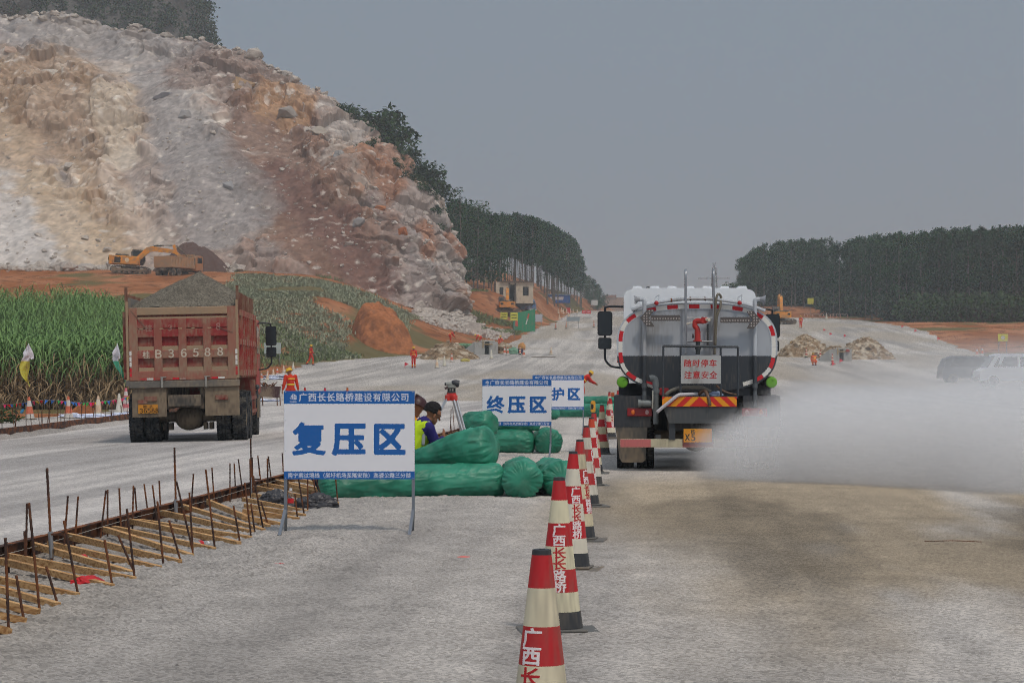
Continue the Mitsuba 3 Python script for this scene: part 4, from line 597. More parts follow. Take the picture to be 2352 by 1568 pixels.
# ---------------------------------------------------------------- zone signs
BLUE, PANEL, STEEL = lin(24, 98, 176), lin(240, 242, 248), lin(150, 156, 164)
def zone_sign(x, y, big, rz, lab, bottom=.525):
    key = thing('zone_sign', lab, 'sign'); tw = place(x, y, land1(x, y), rz)
    b, t, w = bottom, bottom + .81, 1.2
    P = lambda n, m, mat, c, **k: obj(n, m, mat, c, key, to_world=tw, **k)
    P('panel', MB().box(-w / 2, w / 2, 0, .006, b, t), 'mat_plastic', PANEL)
    P('header_band', MB().box(-w / 2, w / 2, -.002, .0005, t - .118, t), 'mat_plastic', BLUE)
    P('footer_band', MB().box(-w / 2, w / 2, -.002, .0005, b, b + .072), 'mat_plastic', BLUE)
    P('company_lettering', text(MB(), '广西长长路桥建设有限公司', -.465, t - .058, .082, -.0038, -.0015, 1.035), 'mat_plastic', lin(216, 222, 236))
    P('project_lettering', text(MB(), '南宁南过境线（吴圩机场至隆安段）高速公路三分部', -.567, b + .036, .049, -.0038, -.0015, 1.006), 'mat_plastic', lin(210, 218, 234))
    P('zone_lettering', text(MB(), big, -.525, b + .37, .31, -.0022, .0005, 1.185, 1.0), 'mat_plastic', BLUE)
    e = MB(); ex, ez, s = -.515, t - .052, .062
    for g in ([(-.5, -.12), (-.05, .42), (-.05, -.45), (-.22, -.32), (-.22, .02)], [(.05, .45), (.5, .1), (.5, -.02), (.22, .12), (.22, -.18), (.34, -.12), (.34, -.02), (.5, .02), (.5, -.42), (.05, -.5)], [(-.5, -.28), (-.28, -.14), (-.28, -.4)]):
        e.prism([(ex + a * s, ez + c * s) for a, c in g], -.0038, -.0015)
    P('emblem', e, 'mat_plastic', lin(216, 222, 236)); P('emblem_lettering', text(MB(), '北投集团', ex - .034, t - .1, .0165, -.0038, -.0015), 'mat_plastic', lin(200, 212, 232))
    r = MB()
    for rx in (-.585, -.33, -.02, .29, .585):
        for rz_ in (b + .012, t - .012): r.ball((rx, -.003, rz_), .005, 1)
    for rz_ in (b + .26, b + .54):
        for rx in (-.588, .588): r.ball((rx, -.001, rz_), .005, 1)
    P('rivets', r, 'mat_metal', lin(210, 212, 215))
    P('frame', MB().box(-.6, .6, .006, .03, t - .035, t - .01).box(-.6, .6, .006, .03, b + .01, b + .035), 'mat_metal', STEEL)
    for sx in (-1, 1):
        X = sx * .588; P('leg', MB().box(X - .014, X + .014, .0065, .032, .2, t - .005), 'mat_metal', STEEL)
        for ya, yb_ in ((-.02, -.34), (.045, .22)):
            P('foot', MB().bar((X, ya, .24), (X - .02, yb_, .018), .027, .027).bar((X - .02, yb_, .0), (X - .02, yb_, .03), .034, .034), 'mat_metal', STEEL)
            P('foot_cap', MB().box(X - .04, X, yb_ - .02, yb_ + .02, -.004, .035), 'mat_plastic', lin(40, 36, 36))
zone_sign(-1.495, 22.0, '复压区', -.5, 'nearest blue and white sign board on steel legs, beside the timber struts')
zone_sign(.083, 41.6, '终压区', -1.5, 'second blue and white sign board, standing in front of stacked green bundles', .56)
zone_sign(1.08, 56.0, '养护区', -1, 'farthest blue and white sign board, partly hidden by the second one', .60)
# ---------------------------------------------------------------- trucks
def rounded(x0, x1, z0, z1, r, n=5):
    return Polygon([(x0 + r, z0 + r), (x1 - r, z0 + r), (x1 - r, z1 - r), (x0 + r, z1 - r)]).buffer(r, quad_segs=n)
def axis_x(M=None):
    A = np.eye(4); A[:3, :3] = [[0, 0, 1], [0, 1, 0], [-1, 0, 0]]; return A
def tyre_mesh(R, w, rim, lugs=44):
    h = w / 2; m = MB().lathe([(rim, -h * .8), (rim + .02, -h * .95), (R - .05, -h), (R - .012, -h * .9), (R, -h * .72), (R, -h * .30), (R - .014, -h * .27), (R - .014, -h * .2), (R, -h * .17), (R, h * .17), (R - .014, h * .2), (R - .014, h * .27), (R, h * .30), (R, h * .72), (R - .012, h * .9), (R - .05, h), (rim + .02, h * .95), (rim, h * .8)], 40, axis_x())
    for k in range(lugs):
        a = 2 * math.pi * k / lugs
        for s in (-1, 1):
            c, sn = math.cos(a + (s > 0) * math.pi / lugs), math.sin(a + (s > 0) * math.pi / lugs)
            q = np.eye(4); q[:3, 0], q[:3, 1], q[:3, 2] = (1, 0, 0), (0, -sn, c), (0, c, sn)
            m.box(s * h * .34 if s > 0 else -h * 1.0, h * 1.0 if s > 0 else -h * .34, -.016, .016, R - .016, R + .004, 0, q)
    return m
def wheel(key, x, y, R, w, tw, rimc, lugs=44, rim=.28):
    k = numbered(key + '__wheel'); t = tw @ T().translate([x, y, R])
    obj('tyre', tyre_mesh(R, w, rim, lugs), 'mat_rubber', None, k, smooth=35, to_world=t)
    h = w / 2; obj('rim', MB().lathe([(0, -h * .55), (.09, -h * .55), (.1, -h * .2), (.2, -h * .25), (rim - .02, -h * .75), (rim + .005, -h * .82), (rim + .005, h * .82), (rim - .02, h * .75), (.2, h * .25), (.1, h * .5), (0, h * .5)], 28, axis_x()), 'mat_dusty', rimc, k, smooth=35, to_world=t)

# ---- water truck
wt = thing('water_truck', 'white cabbed water tanker with grey and black rear end, spraying mist to its right', 'truck')
WT = place(2.78, 36.0, 0, -3.3)
def W(n, m, mat, c=None, smooth=False, sub=None, label=None):
    k = obj(n, m, mat, c, sub or wt, smooth=smooth, to_world=WT)
    if label: labels[k] = {'label': label}
    return k
GREY, BLK, WHT, TAPE_R, TAPE_W = lin(186, 192, 198), lin(54, 60, 66), lin(232, 236, 240), lin(204, 32, 42), lin(226, 224, 216)
a_ = np.linspace(0, 2 * np.pi, 97)[:-1]
def super_el(a, b, cz, e): return [(a * np.sign(math.cos(t)) * abs(math.cos(t)) ** (2 / e), cz + b * np.sign(math.sin(t)) * abs(math.sin(t)) ** (2 / e)) for t in a_]
OUT = Polygon(super_el(1.205, .665, 1.875, 2.9))
half = lambda g, up: g.intersection(Polygon([(-3, 1.74), (3, 1.74), (3, 9), (-3, 9)] if up else [(-3, 1.74), (3, 1.74), (3, -9), (-3, -9)]))
inn = OUT.buffer(-.10)
W('tank_top', MB().prism(half(OUT, True), .02, 5.7), 'mat_grimy', GREY, 25); W('tank_bottom', MB().prism(half(OUT, False), .02, 5.7), 'mat_grimy', lin(112, 116, 120), 25)
W('rear_head', MB().prism(half(inn, True), .0, .03), 'mat_grimy', lin(172, 178, 184)); W('rear_head', MB().prism(half(inn, False), .0, .03), 'mat_grimy', BLK, label='black painted lower half of the tank end')
ring = OUT.difference(inn); W('rim_ring', MB().prism(half(ring, True), -.012, .03), 'mat_grimy', GREY); W('rim_ring', MB().prism(half(ring, False), -.012, .03), 'mat_grimy', BLK)
mid = OUT.buffer(-.055).exterior; L = mid.length; NTP = 37
for i in range(NTP):
    pts = [mid.interpolate((i + t) / NTP * L) for t in np.linspace(0.02, .98, 5)]; m = MB()
    cx, cz = pts[2].x, pts[2].y
    if cz < 1.32 and abs(cx) < .62: continue
    P_, nrm_ = [], []
    for j, p in enumerate(pts):
        q0, q1 = pts[max(j - 1, 0)], pts[min(j + 1, 4)]; d = unit((q1.x - q0.x, q1.y - q0.y)); nrm_.append((-d[1], d[0])); P_.append((p.x, p.y))
    poly = [(p[0] + n[0] * .030, p[1] + n[1] * .030) for p, n in zip(P_, nrm_)] + [(p[0] - n[0] * .030, p[1] - n[1] * .030) for p, n in zip(P_[::-1], nrm_[::-1])]
    W('reflective_strip', MB().prism(poly, -.016, -.011), 'mat_plastic', TAPE_R if i % 2 else TAPE_W)
pipe = lambda pts, r, n=12: MB().tube(pts, r, n)
def bend(pts, k=8):
    pts = np.array(pts, float); s = np.r_[0, np.cumsum(np.linalg.norm(np.diff(pts, axis=0), axis=1))]; t = np.linspace(0, s[-1], k * len(pts)); return PchipInterpolator(s, pts)(t)
arc = [(x, -.06, 2.60 - .165 * (x / 1) ** 2 - .05 * max(0, abs(x) - .8)) for x in np.linspace(-.98, 1.02, 15)]
W('spray_bar', pipe(arc, .026), 'mat_grimy', GREY, True)
for x in (-.38, -.1, .12, .62): W('pipe_clip', MB().cyl((x - .012, -.06, 2.6 - .165 * x * x), (x + .012, -.06, 2.6 - .165 * x * x), .031, n=10), 'mat_rust')
for x, s in ((-.785, -1), (.865, 1)):
    W('standpipe', pipe([(x, -.07, 2.55), (x, -.07, 2.0), (x, -.07, 1.745)], .032), 'mat_grimy', GREY, 40); W('standpipe', pipe([(x, -.07, 1.742), (x, -.07, 1.22)], .032), 'mat_grimy', BLK, 40)
    W('pipe_joint', MB().cyl((x, -.07, 1.26), (x, -.07, 1.33), .042).cyl((x, -.07, 1.08), (x, -.07, 1.15), .042), 'mat_grimy', lin(80, 84, 88), 40)
    W('standpipe', pipe([(x, -.07, 1.215), (x, -.07, .98)], .03), 'mat_grimy', lin(92, 98, 102), 40)
    W('elbow', pipe(bend([(x, -.07, 2.5), (x, -.07, 2.56), (x + s * .03, -.07, 2.59), (x + s * .08, -.07, 2.59)]), .033), 'mat_grimy', GREY, True)
    W('flared_nozzle', MB().tube([(x + s * .07, -.07, 2.59), (x + s * .10, -.07, 2.59), (x + s * .15, -.07, 2.58)], [.034, .036, .07], 16).cyl((x + s * .15, -.07, 2.58), (x + s * .155, -.07, 2.58), .07, .055), 'mat_grimy', lin(150, 154, 160), 40)
def arrow(tip, tail, z):
    s = 1 if tip > tail else -1
    A = Polygon([(tail, z - .042), (tip - s * .16, z - .042), (tip - s * .16, z + .042), (tail, z + .042)]).union(Polygon([(tip, z), (tip - s * .11, z + .13), (tip - s * .22, z + .13), (tip - s * .13, z), (tip - s * .22, z - .13), (tip - s * .11, z - .13)])).buffer(-.012).buffer(.012)
    k = W('arrow_board', MB().prism(A, -.215, -.17), 'mat_plastic', lin(92, 86, 84)); lm = MB()
    for xx in np.arange(min(tip, tail) + .02, max(tip, tail), .04):
        for zz in np.arange(z - .13, z + .14, .04):
            if A.buffer(-.012).contains(__import__('shapely').Point(xx, zz)): lm.ball((xx, -.217, zz), .011, 1, (1, .4, 1))
    kk = obj('led', lm, 'mat_plastic', lin(190, 182, 178), k, to_world=WT); labels[kk] = {'kind': 'stuff'}
    W('bracket', MB().bar(((tip + tail) / 2 + s * .2, -.17, z), ((tip + tail) / 2 + s * .2, 0, z - .02), .03).bar((tip - s * .1, -.17, z), (tip - s * .1, -.02, z), .03), 'mat_grimy', lin(90, 92, 94))
arrow(-.85, -.25, 2.305); arrow(.95, .345, 2.275)
for x in (-.605, .636):
    W('marker_lamp', MB().ball((x, -.10, 2.535), .03, 2, (1, .5, 1)).cyl((x, -.09, 2.535), (x, -.04, 2.535), .034), 'mat_paint', lin(170, 20, 26), 30)
    W('lamp_cage', MB().tube([(x + .03, -.02, 2.55), (x + .04, .03, 2.66), (x - .02, .03, 2.62), (x - .03, -.02, 2.55)], .008, 6).tube([(x + .03, .06, 2.55), (x + .04, .1, 2.66), (x - .02, .1, 2.62), (x - .03, .06, 2.55)], .008, 6).bar((x + .04, .03, 2.66), (x + .04, .1, 2.66), .012), 'mat_grimy', GREY)
for x in (-.168, .250):
    W('ladder_rail', MB().tube(bend([(x, -.10, 1.755), (x, -.10, 2.5), (x, -.10, 2.93), (x, -.06, 3.01), (x, .04, 3.03), (x, .14, 2.98), (x, .17, 2.6)]), .019, 10), 'mat_metal', lin(176, 180, 184), True)
for z in (1.955, 2.31, 2.6): W('rung', MB().cyl((-.168, -.10, z), (.25, -.10, z), .011, n=8), 'mat_metal', lin(186, 188, 190), 40)
W('hose', MB().tube(bend([(.262, -.125, 1.76), (.268, -.125, 2.3), (.285, -.12, 2.6), (.32, -.1, 2.67), (.36, -.05, 2.62), (.35, -.1, 2.5), (.29, -.13, 2.3), (.275, -.14, 1.9)]), .019, 10), 'mat_plastic', lin(110, 104, 92), True)
cn = numbered(wt + '__water_cannon')
def C(n, m, c, s=35, mat='mat_paint'): return obj(n, m, mat, c, cn, smooth=s, to_world=WT)
CR = lin(180, 44, 36)
C('barrel', MB().cyl((.005, -.22, 1.97), (.005, -.22, 2.1), .046).tube(bend([(.005, -.22, 2.08), (0, -.22, 2.14), (-.035, -.22, 2.19), (-.03, -.22, 2.245), (.02, -.24, 2.26), (.08, -.28, 2.255), (.14, -.34, 2.28)]), .04, 14), CR)
C('flange', MB().cyl((.005, -.22, 1.955), (.005, -.22, 1.975), .066).cyl((.085, -.30, 2.23), (.105, -.30, 2.31), .045), CR); C('tip', MB().cyl((.13, -.33, 2.275), (.175, -.40, 2.275), .028, .024), lin(200, 192, 170))
C('lever', MB().cyl((-.06, -.22, 2.24), (-.16, -.2, 2.215), .012), lin(214, 206, 190)); C('hand_wheel', MB().cyl((-.075, -.22, 2.035), (-.05, -.22, 2.035), .032), lin(40, 30, 30)); C('valve', MB().cyl((.01, -.22, 1.76), (.01, -.22, 1.955), .033).cyl((.01, -.22, 1.83), (.01, -.22, 1.89), .045), lin(48, 56, 60))
W('support_pipe', MB().cyl((.16, -.08, 1.86), (.16, -.08, 2.22), .016), 'mat_grimy', BLK, 40)
rl = numbered(wt + '__guard_rail')
obj('top_bar', MB().tube([(-.51, -.42, 1.86), (-.50, -.42, 1.885), (.59, -.42, 1.87), (.608, -.42, 1.845)], .018, 8), 'mat_grimy', BLK, rl, smooth=40, to_world=WT)
for x in (-.505, -.25, .345, .6): obj('post', MB().cyl((x, -.42, 1.14), (x, -.42, 1.87), .016, n=8), 'mat_grimy', BLK, rl, smooth=40, to_world=WT)
W('platform', MB().box(-.52, .6, -.44, .0, 1.11, 1.14), 'mat_grimy', BLK)
wp = W('warning_plate', MB().box(-.246, .346, -.452, -.444, 1.326, 1.742), 'mat_grimy', lin(176, 178, 176))
ct = MB(); text(ct, '随时停车', -.205, 1.628, .118, -.4555, -.4515, 1.06, 1, .06); text(ct, '注意安全', -.2, 1.455, .118, -.4555, -.4515, 1.06, 1, .06)
obj('red_lettering', ct, 'mat_plastic', lin(178, 44, 46), wp, to_world=WT)
hb = W('hazard_board', MB().box(-.523, .582, -.45, -.442, .985, 1.13), 'mat_plastic', lin(204, 40, 30)); st = MB()
for k in range(-3, 4):
    if k == 0: continue
    x0 = k * .20 + .03; s = -1 if k > 0 else 1
    for q in [Polygon([(x0 - .05, .9865), (x0 + .05, .9865), (x0 + .05 + s * .145, 1.1285), (x0 - .05 + s * .145, 1.1285)]).intersection(Polygon([(-.521, .9), (.58, .9), (.58, 1.2), (-.521, 1.2)]))]:
        if not q.is_empty: st.prism(q, -.4535, -.4495)
kk = obj('chevron', st, 'mat_plastic', lin(232, 150, 24), hb, to_world=WT); labels[kk] = {'kind': 'stuff'}
W('spreader_skirt', MB().prism([(-.505, .98), (.57, .98), (.50, .735), (-.42, .735)], -.425, -.40), 'mat_grimy', lin(74, 78, 80))
W('skirt_bracket', MB().box(-.42, -.33, -.38, -.34, .49, .74), 'mat_grimy', BLK); W('skirt_bracket', MB().box(.40, .49, -.38, -.34, .49, .74), 'mat_grimy', BLK)
for s in (-1, 1):
    W('fender', MB().box(min(s * 1.245, s * .69), max(s * 1.245, s * .69), -.05, 1.7, 1.11, 1.14).box(min(s * 1.245, s * .69), max(s * 1.245, s * .69), -.05, -.02, .67, 1.11).box(min(s * 1.245, s * 1.215), max(s * 1.245, s * 1.215), -.02, 1.7, .8, 1.11), 'mat_grimy', lin(50, 54, 60))
    W('mud_flap', MB().prism([(s * 1.225, .67), (s * .74, .67), (s * .77, .17), (s * .82, .14), (s * 1.12, .14), (s * 1.16, .2)], -.04, -.028), 'mat_dusty', lin(84, 82, 78))
    tl = W('tail_light', MB().box(min(s * 1.045, s * .67), max(s * 1.045, s * .67), -.09, -.052, .835, .955, .008), 'mat_paint', lin(140, 16, 22))
    for xx, c in ((.955, (226, 110, 30)), (.745, (190, 150, 150))): obj('lens', MB().ball((s * xx, -.092, .895), .036, 2, (.8, .3, 1)), 'mat_paint', lin(*c), tl, smooth=True, to_world=WT)
    sd = numbered(wt + '__hose_drum'); y0 = .05
    obj('drum', MB().cyl((s * 1.118, y0, 1.345), (s * 1.118, 2.4, 1.345), .082), 'mat_grimy', lin(52, 52, 50), sd, smooth=40, to_world=WT); obj('end_cap', MB().lathe([(0, -.03), (.06, -.03), (.08, -.02), (.085, .0), (.085, .03)], 24, moved(np.array([[1, 0, 0, 0], [0, 0, 1, 0], [0, -1, 0, 0], [0, 0, 0, 1.0]]), s * 1.118, y0, 1.345)).ball((s * 1.118 + .02, y0 - .035, 1.385), .016, 1), 'mat_plastic', lin(104, 168, 40), sd, smooth=40, to_world=WT)
    for k in range(5): obj('strap', MB().cyl((s * 1.118, y0 + .1 + .12 * k, 1.345), (s * 1.118, y0 + .13 + .12 * k, 1.345), .09), 'mat_grimy', lin(38, 38, 38), sd, smooth=40, to_world=WT)
    wheel(wt, s * 1.08, .95, .51, .26, WT, lin(90, 92, 96), 0 if s > 0 else 44); wheel(wt, s * .77, .95, .51, .26, WT, lin(90, 92, 96), 0 if s > 0 else 44); wheel(wt, s * 1.05, 6.9, .51, .27, WT, lin(150, 150, 150))
W('elbow_pipe', MB().tube(bend([(-.70, -.12, 1.40), (-.66, -.12, 1.405), (-.62, -.12, 1.37), (-.615, -.12, 1.28)]), .05, 14).tube([(-.615, -.12, 1.28), (-.615, -.12, .72)], .043, 14).cyl((-.615, -.12, 1.18), (-.615, -.12, 1.24), .058).cyl((-.615, -.12, .93), (-.615, -.12, 1.0), .055), 'mat_grimy', lin(110, 116, 118), 40)
W('coupling', MB().cyl((-.86, -.14, 1.03), (-.68, -.14, 1.03), .045).cyl((-.88, -.14, 1.03), (-.84, -.14, 1.03), .058), 'mat_grimy', lin(130, 136, 136), 40)
W('valve_handle', MB().bar((-.66, -.2, 1.22), (-.665, -.2, .95), .03, .02), 'mat_grimy', lin(190, 186, 176)); W('tank_strap', MB().bar((-.75, -.03, 1.31), (-.61, -.03, 1.255), .045, .01, (0, 1, 0)), 'mat_plastic', lin(210, 206, 196))
W('white_hose', MB().tube(bend([(-.60, -.5, .90), (-.42, -.5, 1.05), (-.25, -.47, 1.165), (0.0, -.3, 1.17), (.1, -.2, 1.16)]), .026, 10), 'mat_plastic', lin(196, 192, 196), True)
W('grey_hose', MB().tube(bend([(-.47, -.3, 1.15), (-.38, -.3, 1.22), (-.2, -.3, 1.27), (.02, -.3, 1.27), (.2, -.28, 1.2)]), .03, 10), 'mat_grimy', lin(120, 116, 106), True)
W('brown_hose', MB().tube(bend([(.02, -.3, 1.16), (.10, -.36, 1.22), (.16, -.45, 1.12), (.18, -.47, 1.0)]), .026, 10).tube(bend([(.28, -.3, 1.3), (.42, -.3, 1.2), (.58, -.3, 1.16)]), .016, 8), 'mat_grimy', lin(104, 78, 60), True)
W('rag', crumpled(.13, .06, .07, 41), 'mat_matte', lin(160, 178, 206), 35) if False else obj('rag', crumpled(.11, .06, .05, 41), 'mat_matte', lin(150, 166, 192), wt, smooth=35, to_world=WT @ T().translate([.27, -.3, 1.14]))
W('red_lamp', MB().box(-.565, -.42, -.04, .02, 1.15, 1.255, .01), 'mat_paint', lin(170, 22, 26))
W('bumper', MB().box(-1.149, 1.12, -.36, -.28, .377, .50, .006), 'mat_grimy', lin(196, 188, 160)); W('bumper_panel', MB().box(-1.147, -.69, -.364, -.3605, .38, .497), 'mat_grimy', lin(198, 110, 108)); W('bumper_panel', MB().box(-.22, .24, -.364, -.3605, .38, .497), 'mat_grimy', lin(150, 66, 60)); W('bumper_arm', MB().box(-.62, -.54, -.29, .3, .42, .56).box(.54, .62, -.29, .3, .42, .56), 'mat_grimy', BLK)
pl = W('licence_plate', MB().box(-.205, .215, -.40, -.392, .456, .656), 'mat_plastic', lin(226, 150, 30)); pt = MB(); text(pt, '桂', -.1, .612, .07, -.4035, -.3995, 1.2); text(pt, 'X5', -.185, .53, .13, -.4035, -.3995, 1.25, .95)
obj('plate_lettering', pt, 'mat_plastic', lin(40, 34, 24), pl, to_world=WT)
W('chassis_rail', MB().box(-.44, -.36, -.2, 7.6, .62, .86).box(.36, .44, -.2, 7.6, .62, .86).box(-.44, .44, -.22, -.14, .62, .86), 'mat_grimy', lin(52, 52, 54)); W('rear_axle', MB().cyl((-.7, .95, .51), (.7, .95, .51), .09).ball((0, .95, .51), .24, 2, (1, .9, 1)), 'mat_dusty', lin(60, 58, 54), 40)
W('dust_shield', MB().box(-1.2, 1.2, 1.9, 1.95, .5, 1.32), 'mat_grimy', BLK); W('saddle', MB().box(-.8, .8, .1, 5.6, 1.14, 1.26), 'mat_grimy', BLK); W('tool_box', MB().box(-1.18, -.62, 2.6, 4.2, .55, 1.05, .01).box(.62, 1.18, 2.6, 4.2, .55, 1.05, .01), 'mat_grimy', lin(70, 74, 78))  # first box: added dark panel, hides the cab and darkens the gap under the tank
W('side_marker', MB().box(-1.29, -1.24, .02, .09, 1.12, 1.19, .008), 'mat_paint', lin(176, 84, 44))
cb = numbered(wt + '__cab')
def CB(n, m, mat, c=None, s=False): return obj(n, m, mat, c, cb, smooth=s, to_world=WT)
body = rounded(-1.17, 1.17, .95, 2.96, .14, 6)
CB('shell', MB().prism(body, 6.55, 8.5), 'mat_paint', WHT, 30)
for x in np.arange(-.93, .94, .31): CB('roof_rib', MB().prism([(x - .11, 2.93), (x - .07, 3.02), (x + .07, 3.02), (x + .11, 2.93)], 6.6, 8.3), 'mat_paint', WHT)
CB('roof_edge', MB().prism(rounded(-1.05, 1.05, 2.6, 2.985, .09), 6.53, 6.62), 'mat_paint', WHT, 30)
for x in (-.74, .8): CB('roof_lamp', MB().ball((x, 7.6, 3.0), .05, 2), 'mat_plastic', lin(40, 40, 44), True)
CB('rear_window', MB().prism(rounded(.55, 1.0, 2.3, 2.62, .05), 6.535, 6.555), 'mat_glass'); CB('rear_window', MB().prism(rounded(-1.0, -.55, 2.3, 2.62, .05), 6.535, 6.555), 'mat_glass')
CB('side_window', MB().prism(Polygon([(7.1, 1.95), (8.3, 1.95), (8.2, 2.6), (7.1, 2.65)]), -1.178, -1.168, 'yz'), 'mat_glass'); CB('door_seam', MB().bar((-1.172, 6.95, 1.1), (-1.172, 6.95, 2.75), .012), 'mat_plastic', lin(60, 60, 62)); CB('front_windscreen', MB().box(-1.05, 1.05, 8.49, 8.51, 1.9, 2.75), 'mat_glass')
CB('rear_seam', MB().box(-1.15, 1.15, 6.545, 6.552, 2.44, 2.45), 'mat_dusty', lin(120, 100, 84))
def mirrors(par, tw, x, y, z, s, big=(.27, .44), small=(.245, .21), hang=True):
    k = numbered(par + '__mirror'); O = lambda n, m, mat, c=None, sm=False: obj(n, m, mat, c, k, smooth=sm, to_world=tw)
    g = .33; O('arm', MB().tube(bend([(x - s * .42, y, z + .28), (x - s * .12, y, z + .31), (x, y + .01, z + .28), (x, y + .03, z + .1)]), .02, 8).cyl((x, y + .04, z - .5), (x, y + .04, z + .1), .018).tube(bend([(x, y + .04, z - .45), (x + s * .0, y + .03, z - .62), (x - s * .14, y, z - .78), (x - s * .34, y, z - .8)]), .02, 8), 'mat_plastic', lin(34, 34, 38), 40)
    O('housing', MB().prism(rounded(x - big[0] / 2, x + big[0] / 2, z - big[1] / 2, z + big[1] / 2, .05), y, y + .09), 'mat_plastic', lin(30, 30, 34), 40); O('glass', MB().prism(rounded(x - big[0] / 2 + .018, x + big[0] / 2 - .018, z - big[1] / 2 + .018, z + big[1] / 2 - .018, .04), y - .004, y + .001), 'mat_glass')
    zz = z - big[1] / 2 - small[1] / 2 - .035; O('housing', MB().prism(rounded(x - small[0] / 2, x + small[0] / 2, zz - small[1] / 2, zz + small[1] / 2, .04), y, y + .08), 'mat_plastic', lin(30, 30, 34), 40); O('glass', MB().prism(rounded(x - small[0] / 2 + .016, x + small[0] / 2 - .016, zz - small[1] / 2 + .016, zz + small[1] / 2 - .016, .03), y - .004, y + .001), 'mat_glass')
    return k
mk = mirrors(wt, WT, -1.52, 7.3, 2.37, -1); mirrors(wt, WT, 1.50, 7.3, 2.32, 1)
obj('red_ribbon', MB().prism([(-1.2, 1.68), (-1.3, 1.66), (-1.29, 1.72), (-1.22, 1.78)], 7.25, 7.26), 'mat_matte', lin(190, 40, 34), mk, to_world=WT)

# ---- dump truck
dt = thing('dump_truck', 'dusty red dump truck heaped with grey gravel, driving away on the left', 'truck')
DT = place(-6.86, 50.2, -.01, 3.1, 1, 0, -1.25)
def D(n, m, mat, c=None, smooth=False, label=None):
    k = obj(n, m, mat, c, dt, smooth=smooth, to_world=DT)
    if label: labels[k] = {'label': label}
    return k
RD, KH, DK = lin(146, 48, 46), lin(168, 140, 112), lin(86, 80, 74)
tg = numbered(dt + '__tailgate')
def TG(n, m, c=RD, mat='mat_dusty', s=False): return obj(n, m, mat, c, tg, smooth=s, to_world=DT)
TG('gate_panel', MB().box(-1.08, 1.12, .03, .07, 1.33, 2.83), lin(140, 44, 44))
beams = ((2.70, 2.86, KH), (2.42, 2.62, RD), (2.235, 2.405, RD), (1.79, 1.965, lin(150, 78, 66)), (1.33, 1.53, lin(156, 96, 80)))
for z0, z1, c in beams: TG('cross_beam', MB().box(-1.12, 1.12, -.05, .028, z0, z1, .012), c)
TG('lower_lip', MB().box(-.92, .95, -.03, .028, 1.965, 2.05).box(-.92, .95, -.03, .028, 1.53, 1.605).box(-.92, .95, -.03, .028, 2.622, 2.66), KH)
for x in (-1.02, -.51, .0, .515, 1.03):
    w = .09 if abs(x) > .9 else .085; TG('upright', MB().box(x - w, x + w, -.056, -.004, 1.335, 2.62 if abs(x) < .9 else 2.86, .01), lin(150, 88, 74) if abs(x) < .9 else lin(156, 104, 86))
for x in (-.85, -.43, -.04, .23, .57): TG('hinge_lug', MB().box(x - .04, x + .04, -.058, -.03, 2.40, 2.425), KH)
tx = MB(); xx = [-.835, -.59, -.305, -.045, .21, .45, .715]
for ch, x, z in zip('桂B36588', xx, (1.875, 1.89, 1.895, 1.9, 1.905, 1.91, 1.915)): TG('painted_character', text(MB(), ch, x, z, .165 if ch == '桂' else .225, -.0605, -.0555, 1, .95 if ch == '桂' else 1.1), lin(206, 192, 172), 'mat_grimy')
fd = MB(); [text(fd, ch, x, 2.43, .15, -.0525, -.049, 1, 1.1) for ch, x in zip('桂B3', (-.78, -.59, -.3))]; [text(fd, ch, x, 2.44, .19, -.0525, -.049, 1, 1.0) for ch, x in zip('88', (.46, .7))]
TG('faded_lettering', fd, lin(160, 112, 104), 'mat_dusty')
for s, x in ((-1, -1.085), (1, 1.12)):
    for z, c in ((1.86, TAPE_W), (1.74, TAPE_W), (1.63, TAPE_W), (1.515, TAPE_R), (1.42, TAPE_R)): TG('reflective_strip', MB().box(x - .022, x + .022, -.063, -.058, z, z + .095 if c is not TAPE_R else z + .08), c, 'mat_grimy')
for x, c in ((-.82, TAPE_R), (-.69, TAPE_W), (-.545, TAPE_R), (-.15, TAPE_R), (-.005, TAPE_W), (.66, TAPE_R), (.80, TAPE_W)): TG('reflective_strip', MB().box(x - .068, x + .068, -.056, -.0505, 1.345, 1.385), c, 'mat_grimy')
for s in (-1, 1):
    TG('side_post', MB().box(min(s * 1.12, s * 1.17), max(s * 1.12, s * 1.17), -.05, .03, 1.35, 2.99), KH)
    TG('stay', MB().bar((s * 1.06, -.065, 2.8 if s < 0 else 2.3), (s * .75, -.065, 2.43 if s < 0 else 2.42), .012), lin(120, 92, 80))
bd = numbered(dt + '__tipper_body')
def B_(n, m, c=RD, mat='mat_dusty', s=False): return obj(n, m, mat, c, bd, smooth=s, to_world=DT)
